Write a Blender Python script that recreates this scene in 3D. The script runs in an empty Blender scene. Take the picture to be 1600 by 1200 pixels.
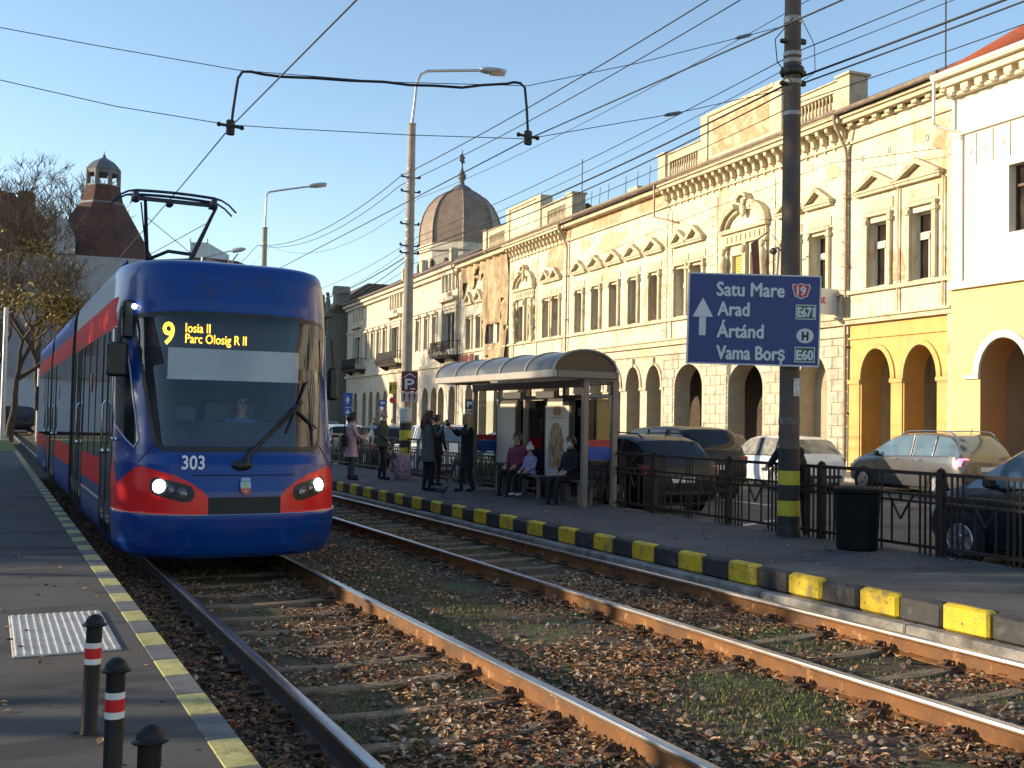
import bpy, math, random
from mathutils import Vector, Matrix, geometry
random.seed(7)
R=math.radians
scene=bpy.context.scene
COL=scene.collection
# ---------------------------------------------------------------- camera model
FPX=1650.0; RHO=0.018; CH=1.745; PITCH=R(1.96993); PSI=R(26.38774)
_F=Vector((math.sin(PSI)*math.cos(PITCH),math.cos(PSI)*math.cos(PITCH),math.sin(PITCH)))
_R0=Vector((math.cos(PSI),-math.sin(PSI),0)); _U0=_R0.cross(_F)
_R=_R0*math.cos(RHO)+_U0*math.sin(RHO); _U=_U0*math.cos(RHO)-_R0*math.sin(RHO)
CAM=Vector((0,0,CH))
def ray(x,y): return _F+_R*((x-800)/FPX)-_U*((y-600)/FPX)
def at_z(x,y,z=0.0):
    d=ray(x,y); return CAM+d*((z-CH)/d.z)
def at_x(x,y,X):
    d=ray(x,y); return CAM+d*(X/d.x)
def at_y(x,y,Y):
    d=ray(x,y); return CAM+d*(Y/d.y)
def at_d(x,y,D): return CAM+ray(x,y)*D
# ---------------------------------------------------------------- tagging
def tag(o,label=None,cat=None,group=None,kind=None):
    if label: o['label']=label
    if cat: o['category']=cat
    if group: o['group']=group
    if kind: o['kind']=kind
    return o
def thing(name,label,cat,loc=(0,0,0),rz=0.0,group=None):
    o=bpy.data.objects.new(name,None); COL.objects.link(o)
    o.location=loc; o.rotation_euler=(0,0,rz); o.empty_display_size=.2
    return tag(o,label,cat,group)
def dup(root,loc=None,rz=None,label=None):
    def cp(o,par):
        c=o.copy(); COL.objects.link(c); c.parent=par
        for ch in list(o.children): cp(ch,c)
        return c
    r=cp(root,None)
    if loc is not None: r.location=loc
    if rz is not None: r.rotation_euler=(0,0,rz)
    if label: r['label']=label
    return r
# ---------------------------------------------------------------- materials
MATS={}
def _n(nt,t,**k):
    n=nt.nodes.new(t)
    for a,b in k.items(): setattr(n,a,b)
    return n
def mat(name,col,rough=.6,metal=0.0,var=.12,scale=4.0,bump=0.0,bscale=60.0,spec=.5,patches=(),streak=0.0,coat=0.0,detail=4.0,emit=None,estr=0.0,sheen=0.0,rvar=0.0):
    """procedural: base colour varied by noise, optional colour patches (col,scale,threshold,softness[,stretch]), vertical streaks, bump"""
    if name in MATS: return MATS[name]
    m=bpy.data.materials.new(name); m.use_nodes=True; nt=m.node_tree; L=nt.links
    b=nt.nodes['Principled BSDF']
    b.inputs['Roughness'].default_value=rough; b.inputs['Metallic'].default_value=metal
    b.inputs['Specular IOR Level'].default_value=spec
    if coat: b.inputs['Coat Weight'].default_value=coat; b.inputs['Coat Roughness'].default_value=.05
    if sheen: b.inputs['Sheen Weight'].default_value=sheen
    tc=_n(nt,'ShaderNodeTexCoord')
    c=None
    if var>0:
        nz=_n(nt,'ShaderNodeTexNoise'); nz.inputs['Scale'].default_value=scale; nz.inputs['Detail'].default_value=detail; nz.inputs['Roughness'].default_value=.6
        L.new(tc.outputs['Object'],nz.inputs['Vector'])
        rp=_n(nt,'ShaderNodeValToRGB'); rp.color_ramp.elements[0].position=.3; rp.color_ramp.elements[1].position=.7
        rp.color_ramp.elements[0].color=[max(0,x*(1-var)) for x in col[:3]]+[1]
        rp.color_ramp.elements[1].color=[min(1,x*(1+var)) for x in col[:3]]+[1]
        L.new(nz.outputs['Fac'],rp.inputs['Fac']); c=rp.outputs['Color']
        if rvar:
            mr=_n(nt,'ShaderNodeMapRange'); mr.inputs['To Min'].default_value=max(0,rough-rvar); mr.inputs['To Max'].default_value=min(1,rough+rvar)
            L.new(nz.outputs['Fac'],mr.inputs['Value']); L.new(mr.outputs[0],b.inputs['Roughness'])
    for p in patches:
        pc,ps,th,so=p[:4]; st=p[4] if len(p)>4 else (1,1,1)
        mp=_n(nt,'ShaderNodeMapping'); mp.inputs['Scale'].default_value=st; mp.inputs['Location'].default_value=(ps*3.1,ps*1.7,ps*.9)
        L.new(tc.outputs['Object'],mp.inputs['Vector'])
        n2=_n(nt,'ShaderNodeTexNoise'); n2.inputs['Scale'].default_value=ps; n2.inputs['Detail'].default_value=6; n2.inputs['Roughness'].default_value=.62
        L.new(mp.outputs[0],n2.inputs['Vector'])
        mr=_n(nt,'ShaderNodeMapRange'); mr.inputs['From Min'].default_value=th-so; mr.inputs['From Max'].default_value=th+so
        L.new(n2.outputs['Fac'],mr.inputs['Value'])
        mx=_n(nt,'ShaderNodeMix',data_type='RGBA'); L.new(mr.outputs[0],mx.inputs['Factor'])
        if c is None: mx.inputs['A'].default_value=list(col[:3])+[1]
        else: L.new(c,mx.inputs['A'])
        mx.inputs['B'].default_value=list(pc[:3])+[1]; c=mx.outputs['Result']
    if streak:
        mp=_n(nt,'ShaderNodeMapping'); mp.inputs['Scale'].default_value=(2.2,2.2,.12); L.new(tc.outputs['Object'],mp.inputs['Vector'])
        n3=_n(nt,'ShaderNodeTexNoise'); n3.inputs['Scale'].default_value=2.5; n3.inputs['Detail'].default_value=5; L.new(mp.outputs[0],n3.inputs['Vector'])
        mr=_n(nt,'ShaderNodeMapRange'); mr.inputs['From Min'].default_value=.52; mr.inputs['From Max'].default_value=.78; mr.inputs['To Max'].default_value=streak
        L.new(n3.outputs['Fac'],mr.inputs['Value'])
        mx=_n(nt,'ShaderNodeMix',data_type='RGBA'); L.new(mr.outputs[0],mx.inputs['Factor'])
        if c is None: mx.inputs['A'].default_value=list(col[:3])+[1]
        else: L.new(c,mx.inputs['A'])
        mx.inputs['B'].default_value=(.10,.075,.05,1); c=mx.outputs['Result']
    if c is None: b.inputs['Base Color'].default_value=list(col[:3])+[1]
    else: L.new(c,b.inputs['Base Color'])
    if bump:
        nb=_n(nt,'ShaderNodeTexNoise'); nb.inputs['Scale'].default_value=bscale; nb.inputs['Detail'].default_value=5
        L.new(tc.outputs['Object'],nb.inputs['Vector'])
        bp=_n(nt,'ShaderNodeBump'); bp.inputs['Strength'].default_value=bump; bp.inputs['Distance'].default_value=.02
        L.new(nb.outputs['Fac'],bp.inputs['Height']); L.new(bp.outputs[0],b.inputs['Normal'])
    if emit:
        b.inputs['Emission Color'].default_value=list(emit)+[1]; b.inputs['Emission Strength'].default_value=estr
    MATS[name]=m; return m
def glass(name,tint,opac=.15,rough=.02,ior=1.5,veil=(.25,.27,.28)):
    """thin pane: tinted see-through + fresnel reflection"""
    if name in MATS: return MATS[name]
    m=bpy.data.materials.new(name); m.use_nodes=True; nt=m.node_tree; L=nt.links
    for n in list(nt.nodes): nt.nodes.remove(n)
    out=_n(nt,'ShaderNodeOutputMaterial'); tr=_n(nt,'ShaderNodeBsdfTransparent'); gl=_n(nt,'ShaderNodeBsdfGlossy'); fr=_n(nt,'ShaderNodeFresnel')
    tr.inputs['Color'].default_value=list(tint)+[1]; gl.inputs['Roughness'].default_value=rough; fr.inputs['IOR'].default_value=ior
    mx=_n(nt,'ShaderNodeMixShader'); L.new(fr.outputs[0],mx.inputs['Fac'])
    base=tr.outputs[0]
    if opac>0:
        df=_n(nt,'ShaderNodeBsdfDiffuse'); df.inputs['Color'].default_value=list(veil)+[1]
        m2=_n(nt,'ShaderNodeMixShader'); m2.inputs['Fac'].default_value=opac; L.new(tr.outputs[0],m2.inputs[1]); L.new(df.outputs[0],m2.inputs[2]); base=m2.outputs[0]
    L.new(base,mx.inputs[1]); L.new(gl.outputs[0],mx.inputs[2]); L.new(mx.outputs[0],out.inputs['Surface'])
    MATS[name]=m; return m
def emis(name,col,s):
    return mat(name,col,var=0,emit=col,estr=s,rough=.5)
# ---------------------------------------------------------------- mesh builder
def split_mb(mb,fn):
    """divide a builder into several by the value of fn(face centre)"""
    out={}
    for f,k in zip(mb.f,mb.m):
        c=[sum(mb.v[i][a] for i in f)/len(f) for a in range(3)]; q=fn(*c)
        if q not in out: out[q]=(MB(),{})
        m,d=out[q]; ids=[]
        for i in f:
            if i not in d: d[i]=len(m.v); m.v.append(mb.v[i])
            ids.append(d[i])
        m.f.append(tuple(ids)); m.m.append(k)
    return [out[q][0] for q in sorted(out)]
class MB:
    def __init__(s): s.v=[]; s.f=[]; s.m=[]; s.k=0
    def add(s,vs,fs):
        o=len(s.v); s.v+= [tuple(p) for p in vs]
        for f in fs: s.f.append(tuple(i+o for i in f)); s.m.append(s.k)
        return s
    def box(s,x0,x1,y0,y1,z0,z1):
        if x0>x1:x0,x1=x1,x0
        if y0>y1:y0,y1=y1,y0
        if z0>z1:z0,z1=z1,z0
        return s.add([(x0,y0,z0),(x1,y0,z0),(x1,y1,z0),(x0,y1,z0),(x0,y0,z1),(x1,y0,z1),(x1,y1,z1),(x0,y1,z1)],
              [(0,3,2,1),(4,5,6,7),(0,1,5,4),(1,2,6,5),(2,3,7,6),(3,0,4,7)])
    def bbox(s,x0,x1,y0,y1,z0,z1,b=.02):
        """box with chamfered edges (loft of 4 rounded-rect rings)"""
        def ring(i,z):
            a0,a1,c0,c1=x0+i,x1-i,y0+i,y1-i
            return [(a0+b,c0,z),(a1-b,c0,z),(a1,c0+b,z),(a1,c1-b,z),(a1-b,c1,z),(a0+b,c1,z),(a0,c1-b,z),(a0,c0+b,z)]
        return s.loft([ring(b,z0),ring(0,z0+b),ring(0,z1-b),ring(b,z1)],caps=True)
    def obox(s,c,size,M=None):
        hx,hy,hz=[q/2 for q in size]; c=Vector(c)
        vs=[Vector(p) for p in [(-hx,-hy,-hz),(hx,-hy,-hz),(hx,hy,-hz),(-hx,hy,-hz),(-hx,-hy,hz),(hx,-hy,hz),(hx,hy,hz),(-hx,hy,hz)]]
        if M is not None: vs=[M@p for p in vs]
        return s.add([c+p for p in vs],[(0,3,2,1),(4,5,6,7),(0,1,5,4),(1,2,6,5),(2,3,7,6),(3,0,4,7)])
    def bar(s,a,b,w,h=None,up=(0,0,1)):
        h=h or w; a=Vector(a); b=Vector(b); d=(b-a); l=d.length
        if l<1e-6: return s
        d.normalize(); u=Vector(up)
        if abs(d.dot(u))>.98: u=Vector((1,0,0))
        x=d.cross(u).normalized(); z=x.cross(d)
        M=Matrix((x,d,z)).transposed()
        return s.obox((a+b)/2,(w,l,h),M)
    def loft(s,rings,closed=True,caps=False):
        n=len(rings[0]); vs=[p for r in rings for p in r]; fs=[]
        for i in range(len(rings)-1):
            for j in range(n if closed else n-1):
                k=(j+1)%n; fs.append((i*n+j,i*n+k,(i+1)*n+k,(i+1)*n+j))
        if caps:
            fs.append(tuple(range(n-1,-1,-1))); fs.append(tuple((len(rings)-1)*n+j for j in range(n)))
        return s.add(vs,fs)
    def tube(s,pts,r,n=8,caps=True,closed=False):
        pts=[Vector(p) for p in pts]; N=len(pts); rad=r if isinstance(r,(list,tuple)) else [r]*N
        rings=[]; ref=None
        for i,p in enumerate(pts):
            d=(pts[min(i+1,N-1)]-pts[max(i-1,0)])
            if d.length<1e-9: d=Vector((0,0,1))
            d.normalize()
            if ref is None:
                ref=Vector((0,0,1)) if abs(d.z)<.9 else Vector((1,0,0))
            x=d.cross(ref).normalized(); ref=x.cross(d).normalized()
            rings.append([p+(x*math.cos(2*math.pi*k/n)+ref*math.sin(2*math.pi*k/n))*rad[i] for k in range(n)])
        return s.loft(rings,caps=caps)
    def lathe(s,prof,c=(0,0,0),n=20,caps=True,a0=0.0):
        cx,cy,cz=c
        rings=[[(cx+r*math.cos(a0+2*math.pi*k/n),cy+r*math.sin(a0+2*math.pi*k/n),cz+z) for k in range(n)] for r,z in prof]
        return s.loft(rings,caps=caps)
    def prism(s,poly,d0,d1,ax='y'):
        """poly of 2D points extruded along axis: ax='y' -> (x,z); 'x' -> (y,z); 'z' -> (x,y)"""
        def P(p,d):
            return (p[0],d,p[1]) if ax=='y' else ((d,p[0],p[1]) if ax=='x' else (p[0],p[1],d))
        n=len(poly); vs=[P(p,d0) for p in poly]+[P(p,d1) for p in poly]
        fs=[(j,(j+1)%n,n+(j+1)%n,n+j) for j in range(n)]+[tuple(range(n-1,-1,-1)),tuple(range(n,2*n))]
        return s.add(vs,fs)
    def quad(s,a,b,c,d): return s.add([a,b,c,d],[(0,1,2,3)])
    def sphere(s,c,r,n=12,m=8,sc=(1,1,1)):
        rings=[]
        for i in range(m+1):
            t=math.pi*i/m; rr=max(math.sin(t),1e-3)
            rings.append([(c[0]+sc[0]*r*rr*math.cos(2*math.pi*k/n),c[1]+sc[1]*r*rr*math.sin(2*math.pi*k/n),c[2]-sc[2]*r*math.cos(t)) for k in range(n)])
        return s.loft(rings,caps=True)
    def build(s,name,mats,parent=None,smooth=None,loc=None,normals=True):
        me=bpy.data.meshes.new(name); me.from_pydata(s.v,[],s.f)
        if not isinstance(mats,(list,tuple)): mats=[mats]
        for m in mats: me.materials.append(m)
        if len(mats)>1: me.polygons.foreach_set('material_index',s.m)
        if normals:
            import bmesh
            bm=bmesh.new(); bm.from_mesh(me); bmesh.ops.recalc_face_normals(bm,faces=bm.faces); bm.to_mesh(me); bm.free()
        if smooth is not None:
            me.shade_smooth()
            if smooth<179: me.set_sharp_from_angle(angle=R(smooth))
        me.update()
        o=bpy.data.objects.new(name,me); COL.objects.link(o)
        if parent is not None: o.parent=parent
        if loc is not None: o.location=loc
        return o
def text(name,s,size,m,parent,loc,rot,sx=1.0,align='LEFT',depth=.002,bold=0.0,space=1.0):
    cu=bpy.data.curves.new(name,'FONT'); cu.body=s; cu.size=size; cu.align_x=align; cu.align_y='BOTTOM_BASELINE' if False else 'TOP_BASELINE'
    cu.extrude=depth; cu.offset=bold; cu.resolution_u=3; cu.space_character=space
    t=bpy.data.objects.new(name+'_src',cu); COL.objects.link(t)
    dg=bpy.context.evaluated_depsgraph_get(); me=bpy.data.meshes.new_from_object(t.evaluated_get(dg))
    bpy.data.objects.remove(t); bpy.data.curves.remove(cu)
    me.materials.clear(); me.materials.append(m); me.name=name
    o=bpy.data.objects.new(name,me); COL.objects.link(o); o.parent=parent; o.location=loc; o.rotation_euler=rot; o.scale=(sx,1,1)
    return o
def lerp(a,b,t): return a+(b-a)*t
# ================================================================ SETTING: ground
RAILX=[1.80,3.36,5.47,6.985]
M_asph=mat('road_asphalt',(.085,.078,.072),rough=.85,var=.25,scale=1.2,bump=.35,bscale=90,patches=[((.045,.042,.04),.7,.58,.03),((.11,.10,.09),14,.66,.06)])
M_plat=mat('platform_asphalt',(.075,.073,.072),rough=.88,var=.22,scale=1.6,bump=.3,bscale=140,patches=[((.05,.05,.05),.9,.57,.02,(.4,1.6,1)),((.13,.125,.12),60,.70,.04),((.10,.095,.09),.55,.60,.05)])
M_platL=mat('platform_asphalt_left',(.072,.066,.061),rough=.85,var=.25,scale=1.4,bump=.4,bscale=150,patches=[((.034,.033,.034),.8,.55,.03,(.5,2.2,1)),((.13,.12,.11),70,.68,.05),((.085,.072,.058),.45,.60,.06,(.35,1.6,1))])
M_conc=mat('kerb_concrete',(.30,.28,.25),rough=.9,var=.25,scale=6,bump=.4,bscale=50,patches=[((.12,.11,.10),2.5,.56,.1)])
M_yel=mat('kerb_yellow_paint',(.66,.46,.02),rough=.65,var=.12,scale=9,bump=.25,bscale=60,patches=[((.30,.24,.06),5,.58,.07),((.10,.09,.07),16,.64,.03)])
M_blk=mat('kerb_black_paint',(.035,.034,.036),rough=.7,var=.3,scale=9,bump=.25,bscale=60,patches=[((.12,.115,.11),5,.66,.08)])
M_pyel=mat('platform_yellow_paint',(.44,.40,.15),rough=.75,var=.2,scale=8,bump=.2,bscale=80,patches=[((.25,.22,.09),7,.60,.08),((.12,.11,.09),35,.68,.04)])
M_pgry=mat('platform_grey_paint',(.12,.12,.125),rough=.8,var=.25,scale=8,bump=.2,bscale=80)
M_white=mat('road_white_paint',(.7,.69,.64),rough=.7,var=.15,scale=10,patches=[((.25,.24,.22),20,.62,.05)])
M_soil=mat('track_soil',(.085,.048,.026),rough=.95,var=.45,scale=3,bump=.9,bscale=25,patches=[((.055,.075,.018),1.1,.55,.07),((.10,.085,.07),30,.6,.06),((.05,.035,.025),5,.6,.08)])
M_lawn=mat('lawn_grass',(.10,.13,.025),rough=.95,var=.4,scale=6,bump=.5,bscale=20)
M_pave=mat('pavement_slabs',(.22,.20,.175),rough=.9,var=.2,scale=2,bump=.2,bscale=40)
# -- far ground sheet to the horizon
mb=MB(); mb.quad((-1500,-300,-.42),(1500,-300,-.42),(1500,2600,-.42),(-1500,2600,-.42))
tag(mb.build('ground',M_asph),kind='structure')
# -- track bed (soil and ballast surface, uneven)
import mathutils
def bedz(x,y):
    n=mathutils.noise.noise(Vector((x*1.3,y*.9,0)))*.022+mathutils.noise.noise(Vector((x*6,y*6,3)))*.012
    # heap up a little between the rails and beside the platform
    return -.180+n
mb=MB(); xs=[1.0+i*.09 for i in range(76)]
ys=[]; y=1.5
while y<110: ys.append(y); y+=.06+.022*max(0,y-3)
nx=len(xs)
mb.v=[(x,y,bedz(x,y)) for y in ys for x in xs]
mb.f=[(j*nx+i,j*nx+i+1,(j+1)*nx+i+1,(j+1)*nx+i) for j in range(len(ys)-1) for i in range(nx-1)]; mb.m=[0]*len(mb.f)
tag(mb.build('track_bed',M_soil,smooth=180,normals=False),kind='structure')
# -- left platform: slab, painted edge kerb
mb=MB(); mb.box(-8,.975,-3,46,-.4,.2); tag(mb.build('platform_left',M_platL),kind='structure')
mb=MB(); y=-2.5
k=0; y0=4.72-.9*9
while y0+k*.9<46:
    a=y0+k*.9; mb.k=0; mb.bbox(.977,1.135,a,a+.446,-.38,.203,.008); mb.k=1; mb.bbox(.977,1.135,a+.45,a+.896,-.38,.203,.008); k+=1
tag(mb.build('platform_edge_kerb',[M_pyel,M_pgry]),kind='structure')
# -- lawn and pavement beyond the left platform
mb=MB(); mb.box(-40,1.15,46.02,69,-.41,.16); tag(mb.build('lawn',M_lawn),kind='structure')
mb=MB(); mb.box(-40,1.2,69.02,69.3,-.41,.26); tag(mb.build('lawn_kerb',M_conc),kind='structure')
# -- right platform with striped kerb
mb=MB(); mb.box(7.72,10.42,-3,60,-.4,.2); tag(mb.build('platform_right',M_plat),kind='structure')
mb=MB()
k=-3
while k<60:
    sh=.0016*max(0,k-12)**2*.0
    
    for q_,a_ in ((0,.2),(1,.7)):
        j1,j2,j3=random.uniform(-.006,.006),random.uniform(-.006,.006),random.uniform(-.012,.012); mb.k=q_; mb.bbox(7.585+j1,7.718,k+a_+max(0,j3),k+a_+.494+min(0,j3),-.03,.202+j2,random.uniform(.018,.032))
    k+=1
tag(mb.build('striped_kerb',[M_yel,M_blk],smooth=40),kind='structure')
mb=MB(); y=-3
while y<60:
    mb.bbox(7.46,7.716,y,y+1.99,-.4,-.032+random.uniform(-.006,.004),.015); y+=2
tag(mb.build('kerb_footing',M_conc),kind='structure')
# -- road on the right, white edge marks, far pavement
mb=MB(); mb.box(10.425,24.4,-10,120,-.41,0.0); tag(mb.build('road',M_asph),kind='structure')
mb=MB(); y=5
while y<48:
    mb.box(10.55,10.72,y,y+1.05,0.004,.008); y+=1.75
for yy in range(0,90,9): mb.box(15.2,15.32,yy,yy+3.2,.004,.008)
for yy in range(2,70,6): mb.add([(10.75,yy,.004),(13.0,yy+1.2,.004),(13.0,yy+1.32,.004),(10.75,yy+.12,.004)],[(0,1,2,3)])
tag(mb.build('road_markings',M_white),kind='structure')
mb=MB(); mb.add([(24.42,-10,.12),(60,-10,.12),(60,140,.12),(36,140,.12),(24.42,-9.9,.12)],[(0,1,2,3,4)])
FA=R(4); 
mb=MB(); mb.box(24.43,70,-15,125,-.4,.12); tag(mb.build('pavement',M_pave),kind='structure')
mb=MB(); mb.box(24.28,24.42,-15,125,-.4,.125); tag(mb.build('pavement_kerb',M_conc),kind='structure')
# ================================================================ rails
M_rust=mat('rail_rust',(.19,.078,.020),rough=.75,var=.3,scale=3,bump=.3,bscale=60,patches=[((.10,.05,.025),1.8,.56,.08),((.42,.24,.10),7,.66,.06)])
M_rustsh=mat('rail_rust_shaded',(.045,.030,.024),rough=.75,var=.3,scale=3,bump=.3,bscale=60)  # darker copy of the rust; platform shade is put into its colour
M_head=mat('rail_head_steel',(.50,.50,.52),rough=.33,metal=1,var=.12,scale=10,patches=[((.16,.11,.08),5,.62,.06,(1,.05,1))])
RL=['polished steel rail nearest the left platform, running under the tram','rusty orange rail under the right side of the tram','rusty rail of the empty track, the one nearer the tram','rusty rail running close along the black and yellow kerb']
def rail(i,x):
    t=thing('rail',RL[i],'rail',(x,0,0),group='tram rails')
    prof=[(-.068,-.168),(.068,-.168),(.068,-.155),(.012,-.138),(.0085,-.045),(.034,-.032),(.036,-.0045),(-.036,-.0045),(-.034,-.032),(-.0085,-.045),(-.012,-.138),(-.068,-.155)]
    mb=MB(); mb.prism(prof,1.5,110,'y'); mb.build('rail_web',M_rustsh if i==0 else M_rust,t)
    mb=MB(); mb.prism([(-.0365,-.022),(.0365,-.022),(.0365,-.004),(.034,.0005),(.02,.003),(-.02,.003),(-.034,.0005),(-.0365,-.004)],1.5,110,'y'); mb.build('rail_head',M_head,t,smooth=50)
    if i==1:
        mb=MB()
    return t
for i,x in enumerate(RAILX): rail(i,x)
# -- sleepers, each with its chairs
M_wood=mat('sleeper_wood',(.21,.15,.09),rough=.9,var=.3,scale=3,bump=.6,bscale=30,patches=[((.07,.05,.035),4,.55,.1,(1,8,1)),((.24,.19,.14),9,.62,.06,(.4,6,1))])
M_iron=mat('chair_iron',(.09,.045,.025),rough=.8,var=.3,scale=20,bump=.3)
def sleeper(cx):
    t=thing('sleeper','worn wooden sleeper half buried under leaves','sleeper',(cx,0,0),group='sleepers of the two tracks')
    mb=MB(); n=12
    for i in range(n):
        a,b=lerp(-1.17,1.17,i/n),lerp(-1.17,1.17,(i+1)/n); zq=lambda q: (-.128-.034*(1-(q/.9)**2)) if abs(q)<.72 else -.140-.10*(abs(q)-.72)
        za,zb_=zq(a),zq(b); w=.07
        mb.add([(a,-w,-.3),(b,-w,-.3),(b,w,-.3),(a,w,-.3),(a,-w,za-.012),(b,-w,zb_-.012),(b,w,zb_-.012),(a,w,za-.012),(a,-w+.012,za),(b,-w+.012,zb_),(b,w-.012,zb_),(a,w-.012,za)],[(0,1,5,4),(4,5,9,8),(8,9,10,11),(11,10,6,7),(7,6,2,3),(0,3,2,1)]+([(0,4,8,11,7,3)] if i==0 else [])+([(1,2,6,10,9,5)] if i==n-1 else []))
    mb.build('beam',M_wood,t,normals=False)
    return t
SL={}
def clips(t,xr):
    for dx in (-.115,.115):
        mb=MB()
        mb.bbox(xr+dx-.055,xr+dx+.055,-.075,.075,-.134,-.118,.006)
        mb.tube([(xr+dx,0,-.13),(xr+dx,0,-.075)],.014,8); mb.lathe([(.026,0),(.026,.02),(.015,.026)],(xr+dx,0,-.118),6)
        mb.tube([(xr+dx*.55,-.02,-.14),(xr+dx*.6,-.02,-.09),(xr+dx*1.2,-.01,-.085),(xr+dx*1.45,0,-.12)],.010,6)
        mb.tube([(xr+dx*.55,.02,-.14),(xr+dx*.6,.02,-.09),(xr+dx*1.2,.03,-.085)],.010,6)
        mb.build('rail_clip',M_iron,t,smooth=40)
for a,b,nm in ((0,1,'left'),(2,3,'right')):
    c=(RAILX[a]+RAILX[b])/2; pr=sleeper(c); clips(pr,RAILX[a]-c); clips(pr,RAILX[b]-c)
    pr['label']='worn wooden sleeper of the %s'%('track under the tram' if a==0 else 'empty track beside the striped kerb')
    pr['group']='sleepers under the tram track' if a==0 else 'sleepers of the empty track'
    y=2.35 if a==0 else 2.5
    first=True
    while y<(13.2 if a==0 else 27):
        o=pr if first else dup(pr); first=False
        o.location=(c+random.uniform(-.02,.02),y,random.uniform(-.012,.006)); o.rotation_euler=(0,0,random.uniform(-.02,.02)); y+=.70
# ================================================================ stones, fallen leaves, grass
def scatter_pts(n,x0,x1,y0,y1,ok=None,bias=1.0):
    out=[]
    while len(out)<n:
        u=random.random(); y=y0*((y1/y0)**(u**bias)); x=random.uniform(x0,x1)
        if ok is None or ok(x,y): out.append((x,y))
    return out
def offrail(x,y,w=.06): return all(abs(x-r)>w for r in RAILX)
nz=lambda x,y,s,o=0: mathutils.noise.noise(Vector((x*s,y*s,o)))
def on_sleeper(x,y):
    for (c,y0) in ((2.58,2.35),(6.2275,2.5)):
        if abs(x-c)<1.17 and abs((y-y0+.35)%.70-.35)<.07: return True
    return False
M_st=[mat('ballast_stone',(.13,.10,.08),rough=.9,var=.3,scale=30,bump=.3),mat('ballast_stone_pale',(.28,.22,.165),rough=.9,var=.25,scale=30,bump=.3),mat('ballast_stone_rusty',(.15,.09,.06),rough=.9,var=.3,scale=30,bump=.3)]
mb=MB()
ico=[(0,0,1),(.9,0,.3),(.28,.85,.3),(-.72,.53,.3),(-.72,-.53,.3),(.28,-.85,.3),(.72,.53,-.4),(-.28,.85,-.4),(-.9,0,-.4),(-.28,-.85,-.4),(.72,-.53,-.4),(0,0,-1)]
icf=[(0,1,2),(0,2,3),(0,3,4),(0,4,5),(0,5,1),(1,6,2),(2,7,3),(3,8,4),(4,9,5),(5,10,1),(2,6,7),(3,7,8),(4,8,9),(5,9,10),(1,10,6),(6,11,7),(7,11,8),(8,11,9),(9,11,10),(10,11,6)]
for x,y in scatter_pts(3800,1.16,7.46,3.4,30,lambda x,y: offrail(x,y,.05) and (not on_sleeper(x,y) or random.random()<.35) and nz(x,y,.9,7)>-.25-.2*random.random(),1.25):
    r=random.choice((.012,.016,.02,.024,.03))*random.uniform(.8,1.3); mb.k=random.choice((0,0,0,1,2,2)); z=bedz(x,y)+r*.35
    a=random.random()*6.28; ca,sa=math.cos(a),math.sin(a); sx,sy,sz=random.uniform(.8,1.4),random.uniform(.6,1.1),random.uniform(.5,.9)
    mb.add([(x+(p[0]*sx*ca-p[1]*sy*sa)*r*random.uniform(.8,1.2),y+(p[0]*sx*sa+p[1]*sy*ca)*r*random.uniform(.8,1.2),z+p[2]*sz*r) for p in ico],icf)
tag(mb.build('ballast_stones',M_st,normals=False),'grey and rusty ballast stones between the rails','ballast',kind='stuff')
def leafmat(n,c): return mat(n,c,rough=.75,var=.3,scale=40,spec=.3)
M_lf=[leafmat('leaf_brown',(.26,.13,.06)),leafmat('leaf_tan',(.46,.285,.145)),leafmat('leaf_rust',(.31,.105,.04)),leafmat('leaf_pale',(.55,.42,.28)),leafmat('leaf_dark',(.085,.05,.032))]
mb=MB()
def leaf(mb,x,y,z,r,tilt):
    a=random.random()*6.28; t=Vector((math.cos(a),math.sin(a),0)); s=Vector((-math.sin(a),math.cos(a),0))
    t=(t*math.cos(tilt)+Vector((0,0,1))*math.sin(tilt)); n=t.cross(s)
    c=Vector((x,y,z)); w=r*random.uniform(.5,.75); cu=random.uniform(.1,.45)*r*random.choice((1,1,-1))
    P=lambda u,v,h: c+t*u+s*v+n*h
    mb.add([P(-r,0,0),P(-r*.45,w*.8,cu),P(r*.1,w,cu*1.2),P(r*.55,w*.55,cu),P(r,0,.35*cu),P(r*.55,-w*.55,cu),P(r*.1,-w,cu*1.2),P(-r*.45,-w*.8,cu),P(0,0,0)],
      [(8,0,1),(8,1,2),(8,2,3),(8,3,4),(8,4,5),(8,5,6),(8,6,7),(8,7,0)])
def leafden(x,y):
    d=nz(x,y,.55,11)*1.3+nz(x,y,1.7,12)*.8-.12
    if x<1.75: d+=.95
    if 2.6<x<3.33: d+=.30
    if 3.4<x<4.7: d+=.18
    if 5.0<x<5.45: d+=.28
    if y>15: d-=.05
    d-=.55*max(0,nz(x,y,.6,23)*1.3+nz(x,y,2.2,24)*.5-.05) if x>1.8 else 0
    return d>random.uniform(-.35,.4)
for x,y in scatter_pts(46000,1.15,7.5,3.3,34,lambda x,y: leafden(x,y) and offrail(x,y,.042),1.15):
    z=bedz(x,y)+random.uniform(.004,.035)
    near=min(abs(x-r) for r in RAILX)
    if near<.22: z+=random.uniform(0,.05)*(1-near/.22)
    if x<1.3: z+=random.uniform(0,.05)
    if on_sleeper(x,y):
        if random.random()<.30: continue
        z=-.150+random.uniform(0,.012)
    mb.k=random.choices((0,1,2,3,4),(4,3.4 if x>2 else 1.0,4.5 if x<2 else 1.6,1.3 if x>2 else .3,3))[0]
    leaf(mb,x,y,z,random.uniform(.012,.031)*(1.35 if random.random()<.12 else 1),random.gauss(0,.36))
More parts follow.
